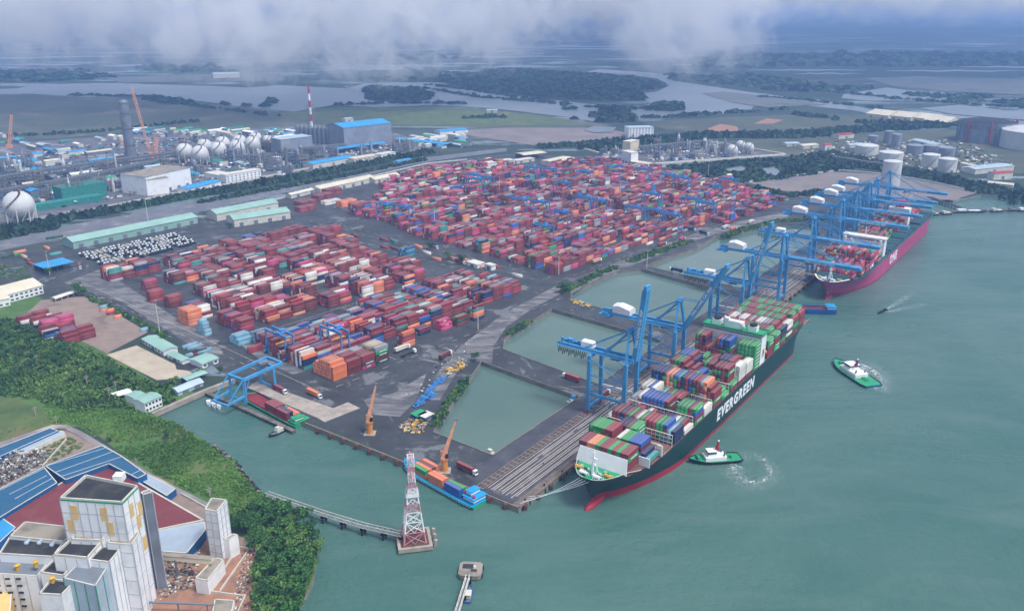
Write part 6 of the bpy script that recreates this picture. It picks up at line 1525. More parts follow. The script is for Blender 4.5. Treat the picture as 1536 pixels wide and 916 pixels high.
extr(T, [(-30, 858), (0, 831), (77, 836), (56, 863)], 31, WPm, SHEET['grey'], 0.3, seams=5); extr(T, [(60, 857), (80, 838), (116, 840), (95, 862)], 34, WPm, MT['black_roof'], 0.8)
extr(T, [(95, 866), (119, 842), (164, 845), (143, 878)], 36, MT['silver_roof'], SHEET['grey'], 0.1, seams=5, seamm=MT['green_deck']); extr(T, [(58, 889), (77, 866), (112, 871), (92, 891)], 33, WPm, MT['black_roof'], 0.8)
b = MB()
for i in range(5):
    for j in range(8):
        x, y = at(-20 + i * 16, 905, 14); b = MB(); b.box(x - ox + 0, y - oy - 3.4, 2 + j * 3.4, 2.0, 0.3, 0.8); b.build("window_slot", MT['dark'], T)
extr(T, [(-30, 884), (-8, 882), (18, 888), (12, 960), (-30, 960)], 22, MT['yellow_panel'], MT['yellow_panel'], 0.2)
b = MB()
for (x, y, z) in ((54, 848, 33), (27, 853, 31), (79, 872, 32.5)):
    p = at(x, y, z); b.lathe(p[0] - ox, p[1] - oy, [(0.9, z - 3.4), (0.9, z - 1.2), (1.3, z - 0.9), (0.01, z - 0.3)], 10)
b.build("roof_vent", MT['yellow'], T)
b = MB(); P0 = at(113, 876, 30)
for j in range(6):
    for k in (0, 1): b.bar((P0[0] - ox + 0.4 + 2.2 * k * 0 , P0[1] - oy - 0.5, 26 - j * 3.6 + k * 2.2), (P0[0] - ox + 3.4, P0[1] - oy + 2.4, 26 - j * 3.6 + k * 2.2 + 0.4), 0.25)
b.build("sign_frames", MT['red_paint'], T)
# silo tower on the shore
p = at(334, 838); T = empty("silo_tower", "slim white panelled silo tower beside the shore trees", "tower", (p[0], p[1], 3.0))
extr(T, [(306.7, 762.8), (325, 766.5), (340, 748), (316.6, 745.5)], 30.5, WPm, MT['pale_roof'], 0.7, seams=3.2, hs=4.2)
extr(T, [(334, 807), (343, 809), (357, 801), (349, 799)], 14, WPm, MT['pale_roof'], 0.4, "annex_wall"); extr(T, [(292, 866), (311, 870), (336, 838), (322, 835)], 11, WPm, MT['pale_roof'], 0.6, "annex_wall")
T = empty("conveyor_gallery", "cream enclosed conveyor bridge between the mill tower and the silo tower", "conveyor", (0, 0, 0)); a_, c_ = at(231, 830, 15), at(319, 843, 11.5); b = MB(); b.bar((*a_, 14), (*c_, 12.6), 2.6, 2.4); T.location = (0, 0, 0); b.build("gallery", MT['cream_wall'], T); b = MB(); b.bar((*a_, 15.3), (*c_, 13.9), 3.0, 0.2); b.build("roof", MT['pale_roof'], T)
b = MB(); p = at(262, 836, 14); b.box(p[0], p[1], 3, 0.8, 0.8, 10); b.build("support_leg", MT['steel'], T)
def low_roof(name, label, px, z, roof, wall, par=0.0, ridge_lines=(), cat="warehouse"):
    P0 = at(*px[0], z); T = empty(name, label, cat, (P0[0], P0[1], 3.0)); extr(T, px, z, wall, roof, 0.15)
    if ridge_lines:
        b = MB()
        for a, c in ridge_lines: p, q = at(*a, z + .05), at(*c, z + .05); b.bar((p[0] - P0[0], p[1] - P0[1], z - 2.9), (q[0] - P0[0], q[1] - P0[1], z - 2.9), 0.35, 0.25)
        b.build("skylight_strips", MT['silver_roof'], T)
low_roof("shed_hall", "wide dark blue sheet roofed hall along the bend of the track", [(67, 698), (153, 667), (181, 682), (220, 710), (206, 717), (163, 695), (98, 719)], 11, SHEET['blue'], MT['blue_trim'], ridge_lines=[((68, 699), (160, 671)), ((83, 708), (172, 676)), ((92, 714), (184, 684)), ((196, 712), (212, 704))])
low_roof("shed_hall", "dark blue sheet roofed hall running off the left edge", [(-60, 762), (66, 699), (86, 723), (23, 761), (-40, 800)], 10.3, SHEET['blue'], MT['blue_trim'], ridge_lines=[((0, 735), (66, 702)), ((14, 741), (70, 713)), ((22, 748), (78, 717))])
low_roof("shed_hall", "silver sheet roofed annex at the right end of the blue hall", [(206, 717), (221, 710), (264, 732), (250, 743)], 7.5, SHEET['silver'], MT['blue_trim'])
low_roof("old_hall", "large rusty maroon roofed hall behind the mill tower", [(-30, 790), (23, 762), (100, 718), (165, 699), (172, 702), (307, 779), (240, 793), (150, 800), (60, 800)], 8.2, SHEET['maroon'], MT['offwhite'])
low_roof("old_hall", "pale silver roofed store with a bright blue fascia beside the silo tower", [(235, 795), (307, 781), (309, 793), (280, 829), (242, 826)], 8.8, SHEET['silver'], MT['blue_trim'])
low_roof("long_shed", "narrow dark blue roofed shed at the left edge above the scrap heap", [(-60, 694), (0, 670), (75, 641), (88, 645), (0, 684), (-60, 708)], 7, SHEET['blue'], MT['blue_trim'])
low_roof("long_shed", "thin pale roofed lean-to under the narrow blue shed", [(20, 676), (92, 645), (98, 648), (30, 681)], 6, SHEET['silver'], MT['offwhite'])
low_roof("long_shed", "bright blue roof corner between the halls and the mill at the left edge", [(-30, 800), (4, 776), (24, 790), (0, 812), (-30, 830)], 8.6, MT['blue_roof'], MT['blue_trim'])
low_roof("plinth_building", "stained grey flat roofed store at the bottom of the rubble lot", [(316, 925), (322, 897), (352, 899), (345, 930)], 6, MT['pale_roof'], WPm)
b = MB(); a_, c_ = at(212, 902, 8), at(321, 906, 8); b.tube((*a_, 8), (*c_, 8), 0.5, n=8)
for t in (0.1, 0.5, 0.9): x, y = a_[0] + (c_[0] - a_[0]) * t, a_[1] + (c_[1] - a_[1]) * t; b.box(x, y, 3, 0.5, 0.5, 4.8)
setp(b.build("overhead_pipe", MT['grey_steel']), "grey overhead pipe crossing the rubble yard below the mill", "pipe")
for i, pl in enumerate([[(357, 822), (386, 826)], [(375, 824), (330, 888)], [(355, 826), (316, 886)], [(312, 888), (368, 896), (352, 930)], [(272, 742), (312, 764)], [(100, 660), (64, 700)]]):
    b = MB(); P_ = [at(x, y) for x, y in pl]
    for p, q in zip(P_, P_[1:]): b.bar((*p, 3.7), (*q, 3.7), 0.4, 1.3)
    setp(b.build("boundary_wall", MT['offwhite']), "low white boundary wall round the mill's rubble yard, %s stretch" % ORD[i + 1], "wall", "white boundary walls of the mill")
# scrap and debris
def debris(name, label, poly, n, cols, size, z=3.2, seed=1, hmax=2.5):
    r = random.Random(seed); P_ = [at(x, y) for x, y in poly]; xs = [p[0] for p in P_]; ys = [p[1] for p in P_]
    def inside(x, y):
        c = False
        for i in range(len(P_)):
            (x1, y1), (x2, y2) = P_[i], P_[i - 1]
            if (y1 > y) != (y2 > y) and x < (x2 - x1) * (y - y1) / (y2 - y1) + x1: c = not c
        return c
    b = MB(); k = 0
    while k < n:
        x, y = r.uniform(min(xs), max(xs)), r.uniform(min(ys), max(ys))
        if not inside(x, y): continue
        k += 1; s = r.uniform(0.3, 1) * size; zz = z + r.random() ** 2 * hmax
        a = r.uniform(0, 3.1); c_, s_ = math.cos(a), math.sin(a); tl = r.uniform(-0.5, 0.5) * s
        P4 = [(-s, -s * .5), (s, -s * .4), (s * .8, s * .5), (-s * .9, s * .6)]; Wp = [(x + p * c_ - q * s_, y + p * s_ + q * c_) for p, q in P4]
        b.hexa([(*p, zz - 0.4) for p in Wp], [(p[0], p[1], zz + 0.3 * s + (tl if j < 2 else 0)) for j, p in enumerate(Wp)], r.randrange(len(cols)))
    return setp(b.build(name, [MT[c] for c in cols]), label, None, None, 'stuff')
debris("scrap_heap", "heap of mixed scrap and sacks by the blue sheds", [(-10, 700), (30, 680), (66, 678), (75, 690), (60, 700), (10, 725), (-10, 735)], 900, ['offwhite', 'rust', 'steel', 'steel', 'pale_roof', 'pale_roof', 'offwhite', 'concrete', 'steel'], 1.1, hmax=3.5)
debris("yard_rubble", "scattered rubble and rubbish between the mill and the silo tower", [(236, 852), (300, 812), (300, 840), (290, 880), (240, 900)], 420, ['offwhite', 'rust', 'pale_roof', 'dark', 'rail_tan', 'concrete'], 1.0, hmax=0.8, seed=2)
debris("shore_rubble", "broken bricks along the walled shore strip", [(360, 830), (384, 828), (374, 870), (372, 915), (350, 915)], 200, ['rail_tan', 'offwhite', 'rust', 'concrete'], 0.7, hmax=0.3, seed=3)
debris("scrap_pile", "pile of yellow and tan gantry scrap by the first causeway", [(670, 556), (690, 544), (700, 548), (690, 556), (672, 562)], 110, ['yellow', 'rail_tan', 'offwhite', 'yellow'], 1.8, seed=4, hmax=1.8)
debris("scrap_pile", "pile of tan frames on the wharf beside the first basin", [(598, 640), (620, 628), (640, 634), (636, 648), (612, 650)], 130, ['yellow', 'rail_tan', 'offwhite', 'rail_tan'], 1.4, seed=5, hmax=1.4)
debris("scrap_pile", "yellow fittings lying on the second causeway", [(853, 447), (872, 452), (890, 458), (886, 462), (860, 456)], 60, ['yellow', 'offwhite', 'yellow'], 1.2, seed=6, hmax=0.9)
debris("dock_clutter", "small gear and pallets along the dusty road", [(600, 600), (640, 560), (680, 520), (720, 500), (700, 540), (660, 575), (630, 610)], 160, ['offwhite', 'steel', 'rail_tan', 'dark'], 0.8, seed=7, hmax=0.3)
debris("slip_bank_rocks", "dark rock revetment along the inlet's grassy bank", [(316, 668), (322, 667), (352, 690), (394, 741), (388, 743), (348, 692)], 420, ['dark', 'concrete', 'dark'], 1.2, seed=8, hmax=0.8, z=2.6)
# blue spreaders and frames stored beside the first basin
def spreader_frame(px, py, deg, l_, label):
    x, y = at(px, py); T = empty("spreader_frame", label, "spreader frame", (x, y, 3.2), R(deg), "stored blue lifting frames"); b = MB()
    for s in (-1, 1): b.box(0, s * 1.3, 0.4, l_, 0.5, 0.7); b.box(s * l_ / 2, 0, 0.2, 0.6, 3.0, 1.0); b.box(s * l_ * .2, 0, 0.6, 1.0, 2.6, 1.6)
    b.box(0, 0, 1.4, l_ * .35, 2.0, 1.5); b.build("frame", MT['rtg_blue'], T); b = MB(); b.box(0, 0, 2.9, 1.6, 1.2, 1.0); b.build("headblock", MT['crane_blue'], T)
for i, (x, y) in enumerate([(628, 608), (633, 601), (641, 592), (646, 586), (652, 580), (657, 575), (663, 572), (648, 596)]):
    spreader_frame(x, y, 52 + (i * 37) % 25, 9 + (i * 5) % 5, "stored blue lifting frame beside the first basin, %s from the wharf" % ORD[i + 1])
# ------------------------------------------------------------------ refinery, tanks, plants
def sphere_tank(px, py, rp_, label, grp, H0=None):
    # px, py = centre of the ball in the photograph, rp_ its radius there
    for _ in range(3): pass
    best = None
    for hh in [6 + 0.5 * i for i in range(60)]:
        x, y = at(px, py, hh); d = math.sqrt(x * x + y * y + (CAM_H - hh) ** 2); r_ = rp_ * d / FPX
        e = abs(hh - (3 + r_ * 1.35))
        if best is None or e < best[0]: best = (e, hh, x, y, r_)
    _, hh, x, y, r_ = best; T = empty("sphere_tank", label, "sphere tank", (x, y, 3.0), 0.3, grp); zc = hh - 3
    b = MB(); b.lathe(0, 0, [(max(0.01, r_ * math.sin(math.pi * i / 14)), zc - r_ * math.cos(math.pi * i / 14)) for i in range(15)], 24); b.build("ball", MT['tank_white'], T, smooth=True)
    for i in range(8):
        a = i * math.pi / 4; b = MB(); b.tube((r_ * .98 * math.cos(a), r_ * .98 * math.sin(a), 0), (r_ * .98 * math.cos(a), r_ * .98 * math.sin(a), zc), r_ * 0.05, n=6)
        b.bar((r_ * .98 * math.cos(a), r_ * .98 * math.sin(a), 0), (r_ * .98 * math.cos(a + .785), r_ * .98 * math.sin(a + .785), zc * 0.9), r_ * 0.03); b.build("leg", MT['tank_white'], T)
    b = MB(); 
    for i in range(14):
        a = -2.2 + i * 0.12; e = i / 14 * 1.5; b.box(r_ * 1.05 * math.cos(a) * math.cos(e), r_ * 1.05 * math.sin(a) * math.cos(e), zc + r_ * 1.02 * math.sin(e), r_ * .12, r_ * .12, r_ * .04)
    b.box(0, 0, zc + r_, r_ * .3, r_ * .3, r_ * .08); b.build("stair", MT['rust'], T)
sphere_tank(28, 308, 19, "large white sphere tank on legs at the left edge", None)
for i, (x, y, r_) in enumerate([(277, 227, 11.5), (307, 219.6, 10.4), (300, 230.5, 11.7), (334, 215.5, 10.3), (327.6, 224.6, 11.3), (359.6, 212.8, 10), (355.5, 221, 11), (382.8, 208.7, 9.5), (378.7, 216, 11), (402, 211, 8)]):
    sphere_tank(x, y, r_, "white sphere tank of the refinery's double row, %s from the orange crane, %s row" % (ORD[i // 2 + 1], "rear" if i in (1, 3, 5, 7, 9) else "front"), "white sphere tanks of the refinery")
for i, (x, y, r_) in enumerate([(1098.4, 225, 8), (1111, 217.6, 6.8), (1123.4, 221, 7)]): sphere_tank(x, y, r_, "white sphere tank of the small trio at the gas plant, %s from the left" % ORD[i + 1], "white sphere tanks of the gas plant")
def tank(px, py, rpx, H_, m, label, roofm=None, dome=0.12, grp=None, band=None):
    x, y = at(px, py); d = math.sqrt(x * x + y * y); r_ = rpx * d / FPX; k_ = 1 + r_ * 0.85 / y; x *= k_; y *= k_
    T = empty("storage_tank", label, "storage tank", (x, y, 3.0), 0, grp); b = MB(); b.lathe(0, 0, [(r_, 0), (r_, H_)], 32); b.build("shell", m, T, smooth=True)
    b = MB(); b.lathe(0, 0, [(r_ + .15, H_ - .4), (r_ + .15, H_ + .1), (r_ * .7, H_ + r_ * dome * .7), (r_ * .35, H_ + r_ * dome), (0.01, H_ + r_ * dome * 1.08)], 32); b.build("roof", roofm or m, T)
    b = MB()
    for i in range(18): a = -2.4 + i * 0.07; b.box((r_ + .5) * math.cos(a), (r_ + .5) * math.sin(a), H_ * i / 18, 1.1, 1.1, .3)
    for i in range(24): a = i * math.pi / 12; b.box((r_ - .1) * math.cos(a), (r_ - .1) * math.sin(a), H_, .15, .15, 1.1)
    b.build("stair", MT['steel'], T)
    if band:
        b = MB()
        for i in range(22): a = i * 2 * math.pi / 22; b.box((r_ + .8) * math.cos(a), (r_ + .8) * math.sin(a), 0, 1.1, 1.1, H_ + 2)
        b.build("scaffold_post", MT['grey_steel'], T)
        b = MB()
        for a in (-2.7, -1.9, -0.3, -0.55): b.box((r_ + 1.6) * math.cos(a), (r_ + 1.6) * math.sin(a), 0, 2.6, 2.6, H_ + 5)
        b.build("stair_tower", MT['red_paint'], T); b = MB(); b.lathe(0, 0, [(r_ + .6, H_ * .72), (r_ + .6, H_ + 1.5)], 32); b.build("net_band", MT['grey_steel'], T)
tank(1475, 216, 34, 36, MT['tank_grey'], "huge grey storage tank wrapped in scaffolding with red stair towers", MT['dark'], band=True); tank(1548, 228, 40, 32, MT['tank_white'], "huge white storage tank cut by the right edge")
for i, (x, y, r_, h, mm, lb) in enumerate([(1299, 233, 15.5, 15, 'tank_white', "wide white tank, leftmost of the tank farm"), (1335, 243, 16, 14, 'tank_white', "wide white tank in front of the grey silos"), (1332, 215, 6.5, 22, 'tank_grey', "tall grey silo, left of the pair behind the white tanks"), (1343, 222, 6.5, 24, 'tank_grey', "tall grey silo, right of the pair behind the white tanks"),
        (1371, 233, 10.5, 16, 'tank_grey', "grey tank, leftmost of the three in the middle row"), (1394, 233, 10, 16, 'tank_grey', "grey tank, middle of the three in the middle row"), (1418, 237, 10.5, 16, 'tank_grey', "grey tank, rightmost of the three in the middle row"), (1394, 252, 11.5, 20, 'tank_white', "cream white tank, left of the nearest pair in the tank farm"), (1419, 259, 12, 20, 'tank_white', "cream white tank, right of the nearest pair in the tank farm"),
        (1309, 214, 7, 12, 'tank_grey', "small grey tank behind the leftmost wide tank"), (1334, 281, 12.5, 36, 'tank_white', "tall white cylinder silo behind the far quay cranes")]): tank(x, y, r_, h, MT[mm], lb, grp="tanks of the riverside tank farm")
def lattice(T, name, p, q, w, m, n, th):
    b = MB(); p, q = Vector(p), Vector(q); d = (q - p).normalized(); a = d.orthogonal().normalized(); c = d.cross(a)
    for i in range(n):
        f0, f1 = p + (q - p) * i / n, p + (q - p) * (i + 1) / n
        cs = [a * w + c * w, -a * w + c * w, -a * w - c * w, a * w - c * w]
        for k in range(4): b.bar(f0 + cs[k], f1 + cs[k], th); b.bar(f0 + cs[k], f1 + cs[(k + 1) % 4], th * .6)
    return b.build(name, m, T)
x, y = at(198, 242); T = empty("process_column", "very tall grey column standing in the refinery", "column", (x, y, 3.0)); b = MB(); b.lathe(0, 0, [(9.5, 0), (8.5, 30), (8.0, 60), (7.6, 96), (6, 100), (0.01, 102)], 24); b.build("shell", MT['grey_steel'], T, smooth=True)
b = MB(); [b.lathe(0, 0, [(9.6 - .02 * z, z), (10.2 - .02 * z, z), (10.2 - .02 * z, z + 1), (9.6 - .02 * z, z + 1)], 20) for z in (28, 55, 80, 96)]; b.build("platform_rings", MT['steel'], T)
def crawler(px, py, tx, ty, h, label, mm='crane_orange', w=1.6):
    x, y = at(px, py); xt, yt = at(tx, ty, h); k = (xt - x, (yt - y)); T = empty("crawler_crane", label, "crawler crane", (x, y, 3.0)); b = MB(); b.box(0, 0, 0, 9, 10, 2); b.box(0, 1, 2, 7, 9, 4); b.build("base", MT[mm], T)
    lattice(T, "boom", (0, 0, 4), (k[0], max(-25, min(25, k[1])), h - 3), w, MT[mm], 16, .5); lattice(T, "back_mast", (0, 0, 4), (9, 6, h * .38), w * .7, MT[mm], 7, .4)
crawler(228, 242, 197, 131, 122, "tall orange crawler crane leaning toward the grey column"); crawler(194, 236, 180, 208, 32, "small orange crane left of the grey column"); crawler(234, 240, 239, 206, 36, "small orange crane right of the tall orange one"); crawler(14, 222, 18, 172, 60, "faint orange crane far behind the left sphere tank")
x, y = at(468, 202); T = empty("chimney", "red and white banded chimney giving off a thin plume", "chimney", (x, y, 3.0))
for i in range(7): b = MB(); b.lathe(0, 0, [(3.6 - i * .25, i * 13.5), (3.4 - i * .25, (i + 1) * 13.5)], 16); b.build("band", MT['red_paint' if i % 2 == 0 else 'white_paint'], T)
lattice(T, "support_frame", (0, 0, 0), (0, 0, 60), 5.5, MT['steel'], 8, .6)
shed((222, 294), (288, 278), 48, 26, 0, MT['pale_roof'], WPm, "big white windowless block in front of the sphere tanks", "building", "plant_building", doors=5); shed((200, 284), (222, 294), 30, 22, 0, MT['pale_roof'], WPm, "white lower wing of the big windowless block", "building", "plant_building", doors=1)
shed((284, 291), (332, 279), 22, 7, 1.5, MT['blue_roof'], WPm, "bright blue roofed shed right of the big white block", doors=2); shed((340, 275), (392, 266), 16, 12, 0, OW, WPm, "white office block with blue end and strip windows", "office", "office", windows=9, doors=0); shed((308, 268), (340, 274), 22, 9, 0, OW, WPm, "plain white wing left of the strip windowed office", "office", "office", doors=1)
shed((517, 222), (588, 213), 60, 36, 6, MT['blue_roof'], MT['tank_grey'], "large pale grey hall with bright blue roof in the refinery", "building", "plant_building", doors=2); shed((505, 231), (580, 221), 24, 8, 1, MT['blue_roof'], MT['grey_steel'], "low blue roof at the foot of the large grey hall", open_front=True); shed((592, 213), (668, 222), 22, 6, 1, MT['blue_roof'], MT['grey_steel'], "long low blue canopy right of the large grey hall", open_front=True)
shed((423, 236), (470, 230), 34, 30, 0, MT['silver_roof'], MT['tank_grey'], "pale grey boiler block in front of the refinery silos", "building", "plant_building", doors=1); shed((660, 202), (702, 199), 30, 6, 1.5, MT['blue_roof'], WPm, "lone bright blue roof on the bare plain", doors=1); shed((470, 254), (530, 243), 26, 8, 2, MT['blue_roof'], OW, "pale blue roofed shed beside the perimeter trees", doors=3)
shed((532, 246), (570, 240), 20, 8, 0, MT['cream_roof'], OW, "cream process building near the perimeter trees", "building", "plant_building", windows=6); shed((572, 241), (594, 237), 16, 10, 0, OW, WPm, "small white cube building near the perimeter trees", "building", "plant_building"); shed((597, 247), (618, 243), 12, 5, 1, MT['blue_roof'], OW, "small bright blue shed near the perimeter trees")
shed((943, 206), (980, 205), 30, 18, 0, MT['silver_roof'], WPm, "white block building beyond the gas plant", "building", "plant_building", windows=8); shed((932, 244), (946, 248), 14, 20, 0, OW, WPm, "white tower block at the near corner of the gas plant", "building", "plant_building"); shed((946, 248), (972, 252), 14, 6, 0, MT['cream_roof'], OW, "low cream building at the near corner of the gas plant", "building", "plant_building")
shed((945, 232), (958, 229), 16, 22, 0, OW, MT['cream_wall'], "cream tower building inside the gas plant", "building", "plant_building")
for i, (x, y) in enumerate([(1298, 175), (1332, 178), (1365, 181), (1385, 185)]): shed((x, y), (x + 34, y + 4), 70, 8, 8, MT['cream_roof'], MT['cream_wall'], "cream gabled warehouse beyond the tree belt, %s from the left" % ORD[i + 1], group="cream gabled warehouses", doors=2)
for a_, b_2, w_, h_, rf, lb in [((1258, 209), (1281, 207), 20, 8, 'red_roof', "white house with red roof before the cream warehouses"), ((1205, 224), (1228, 222), 20, 6, 'cream_roof', "pale roofed house left of the tank farm"), ((1237, 226), (1247, 225), 14, 10, 'red_paint', "small red building left of the tank farm"), ((1180, 220), (1200, 219), 20, 5, 'silver_roof', "silver shed at the edge of the mangrove"), ((1366, 214), (1400, 222), 22, 6, 'silver_roof', "long silver shed behind the tank farm"),
        ((1462, 262), (1520, 256), 26, 8, 'silver_roof', "long silver shed at the right edge above the inlet"), ((1490, 270), (1518, 268), 12, 10, 'red_paint', "red tank-like store at the right edge"), ((1480, 282), (1518, 286), 14, 8, 'cream_roof', "cream shed on the inlet shore at the right edge"), ((1440, 250), (1466, 256), 10, 6, 'cream_roof', "thin cream shed right of the tank farm"), ((1092, 268), (1098, 267), 8, 5, 'cream_roof', "tiny hut by the mangrove pools"),
        ((1275, 222), (1296, 220), 16, 5, 'silver_roof', "low silver shed behind the wide tanks"), ((320, 118), (360, 117), 90, 14, 'silver_roof', "large pale shed far out on the delta"), ((730, 169), (746, 169), 16, 6, 'silver_roof', "small farm shed on the grass plain"), ((518, 184), (530, 183), 18, 8, 'silver_roof', "white hut behind the large grey hall")]:
    shed(a_, b_2, w_, h_, 1.5, MT[rf], OW, lb, doors=1)
# white houses at the gas tanks on the quay end
for i in range(10):
    px = 486 + i * 3; x, y = at(448 + i * 6.5, 214 + i * 0.4); T = empty("silo", "grey silo of the refinery's silo row, %s from the left" % ORD[i + 1], "silo", (x, y, 3.0), 0, "refinery silo row"); b = MB(); b.lathe(0, 0, [(4, 0), (4, 30), (2, 34), (.01, 35)], 14); b.build("shell", MT['grey_steel'], T)
def piperack(px, w, h, label, m='grey_steel'):
    P_ = [at(x, y) for x, y in px]; o = P_[0]; T = empty("pipe_rack", label, "pipe rack", (o[0], o[1], 3.0)); fr_ = MB(); pi = MB()
    for p, q in zip(P_, P_[1:]):
        L_ = math.dist(p, q); n = int(L_ / 9); d = ((q[0] - p[0]) / L_, (q[1] - p[1]) / L_); nn = (-d[1], d[0])
        for i in range(n + 1):
            c_ = (p[0] - o[0] + d[0] * i * 9, p[1] - o[1] + d[1] * i * 9)
            for s in (-1, 1): fr_.box(c_[0] + nn[0] * s * w / 2, c_[1] + nn[1] * s * w / 2, 0, .7, .7, h)
            for z in (h * .5, h * .8, h): fr_.bar((c_[0] - nn[0] * w / 2, c_[1] - nn[1] * w / 2, z), (c_[0] + nn[0] * w / 2, c_[1] + nn[1] * w / 2, z), .6)
        for z in (h * .5, h * .8, h):
            for k in range(6):
                s = (k / 5 - .5) * w * .9; a_ = (p[0] - o[0] + nn[0] * s, p[1] - o[1] + nn[1] * s, z + .6); pi.bar(a_, (q[0] - o[0] + nn[0] * s, q[1] - o[1] + nn[1] * s, z + .6), .7)
    fr_.build("frame", MT[m], T); pi.build("pipes", MT['steel'], T)
piperack([(-20, 302), (100, 281), (190, 262), (250, 248)], 12, 12, "long pipe rack along the front of the refinery"); piperack([(-20, 285), (80, 268), (190, 252), (340, 232), (420, 222)], 14, 16, "tall pipe rack behind the front one, left to the spheres"); piperack([(420, 236), (520, 226)], 12, 12, "pipe rack between boiler block and grey hall"); piperack([(300, 247), (400, 238), (470, 244)], 9, 9, "low pipe rack in front of the sphere tanks")
piperack([(960, 232), (1030, 225), (1065, 222)], 10, 14, "pipe rack through the gas plant"); piperack([(1250, 240), (1300, 248), (1370, 256)], 8, 6, "pipe rack in front of the tank farm")
def process_unit(px, py, seed, label, grp, s=1.0):
    r = random.Random(seed); x, y = at(px, py); T = empty("process_unit", label, "process unit", (x, y, 3.0), r.uniform(0.7, 0.95), grp)
    h = r.uniform(12, 26) * s; w = r.uniform(10, 20) * s; b = MB()
    for i in range(4):
        for j in range(3): b.box(-w / 2 + w * i / 3, -w / 3 + w * j / 3, 0, .8, .8, h)
    for z in range(4, int(h) + 1, 5):
        for j in range(3): b.bar((-w / 2, -w / 3 + w * j / 3, z), (w / 2, -w / 3 + w * j / 3, z), .7)
        for i in range(4): b.bar((-w / 2 + w * i / 3, -w / 3, z), (-w / 2 + w * i / 3, w / 3, z), .7)
        if r.random() < .6: b.box(0, 0, z, w * .9, w * .5, .3)
    b.build("steel_frame", MT[r.choice(('grey_steel', 'steel', 'concrete'))], T)
    for k in range(r.randint(1, 3)): b = MB(); xx, yy, rr_ = r.uniform(-w, w), r.uniform(-w * .6, w * .6), r.uniform(1.2, 3.4) * s; b.lathe(xx, yy, [(rr_, 0), (rr_, h * r.uniform(.6, 1.4)), (.01, h * 1.45)], 12); b.build("vessel", MT[r.choice(('tank_grey', 'steel', 'tank_white'))], T)
    for k in range(r.randint(2, 4)): b = MB(); b.box(r.uniform(-w, w), r.uniform(-w, w), 0, r.uniform(3, 9), r.uniform(3, 7), r.uniform(2, 6)); b.build("cabin", MT[r.choice(('blue_roof', 'offwhite', 'grey_roof', 'teal_net', 'white_paint'))], T)
ru = random.Random(77)
PU = [(10, 262), (40, 255), (60, 282), (95, 262), (130, 272), (150, 286), (165, 262), (178, 285), (250, 262), (300, 262), (400, 245), (412, 228), (398, 222), (440, 246), (455, 250), (480, 236), (500, 238), (410, 256), (385, 250), (545, 238), (600, 232), (612, 228), (430, 262), (350, 246), (20, 275), (115, 300), (70, 300)]
for i, (x, y) in enumerate(PU): process_unit(x, y, i, ("steel process unit of the refinery, standing near %s" % ("the left sphere tank", "the teal netted block", "the tall grey column", "the big white block", "the double row of sphere tanks", "the pale grey boiler block", "the blue roofed grey hall")[min(range(7), key=lambda q: abs(x - (35, 95, 180, 260, 350, 430, 540)[q]))]), "refinery process units")
for i, (x, y) in enumerate([(905, 232), (920, 236), (968, 226), (985, 222), (1000, 228), (1020, 222), (1035, 226), (1055, 224), (1070, 230), (1085, 232), (985, 240), (1010, 240), (1040, 238)]): process_unit(x, y, 50 + i, "steel process unit of the gas plant, %s in order from the left" % ORD[i + 1], "gas plant process units", .75)
b = MB(); x, y = at(95, 305); T = empty("netted_structure", "building shrouded in teal green safety netting at the refinery front", "netted building", (x, y, 3.0), R(YA)); b.box(30, 14, 0, 60, 28, 20); b.build("net", MT['teal_net'], T); b = MB(); b.box(20, -1, 0, 40, 2, 5); b.build("wall_base", WPm, T); b = MB(); [b.box(i * 6, j * 7, 20, .6, .6, 5) for i in range(11) for j in range(5)]; b.build("column_stubs", MT['concrete'], T)
x, y = at(50, 318); T = empty("netted_structure", "low frame wrapped in teal netting behind the left sphere tank", "netted building", (x, y, 3.0), R(YA)); b = MB(); b.box(45, 8, 0, 90, 16, 8); b.build("net", MT['teal_net'], T)
hutc = ['blue_roof', 'teal_net', 'silver_roof', 'blue_roof', 'white_paint', 'grey_roof', 'cream_roof', 'green_deck']
hl = {'blue_roof': "low bright blue roofed site shed among the refinery works", 'teal_net': "low teal netted site shed among the refinery works", 'silver_roof': "low silver roofed site shed among the refinery works", 'white_paint': "low white roofed site shed among the refinery works", 'grey_roof': "low grey roofed site shed among the refinery works", 'cream_roof': "low cream roofed site shed among the refinery works", 'green_deck': "low green roofed site shed among the refinery works"}
for i in range(120):
    if i < 80: px = ru.uniform(-10, 440); py = ru.uniform(204, 256) - max(0, (px - 250)) * 0.06
    elif i < 100: px = ru.uniform(0, 470); py = ru.uniform(260, 300) - px * 0.11
    else: px = ru.uniform(600, 700); py = ru.uniform(206, 222)
    if 185 < px < 410 and 205 < py < 245: py = ru.uniform(196, 204)
    x, y = at(px, py); k = ru.choice(hutc); w, l_, h = ru.uniform(7, 16), ru.uniform(14, 46), ru.uniform(4, 8)
    T = empty("site_shed", hl[k], "site shed", (x, y, 3.0), R(YA + ru.choice((0, 90))), "refinery site sheds, %s" % k.replace('_', ' '))
    b = MB(); b.box(0, 0, 0, l_, w, h); b.build("wall", MT['offwhite' if i % 3 else 'grey_steel'], T); b = MB(); b.loft([[(-l_ / 2 - .4, yy, zz) for yy, zz in ((-w / 2 - .4, h), (0, h + 1.8), (w / 2 + .4, h))], [(l_ / 2 + .4, yy, zz) for yy, zz in ((-w / 2 - .4, h), (0, h + 1.8), (w / 2 + .4, h))]][::-1]); b.build("roof", MT[k], T)
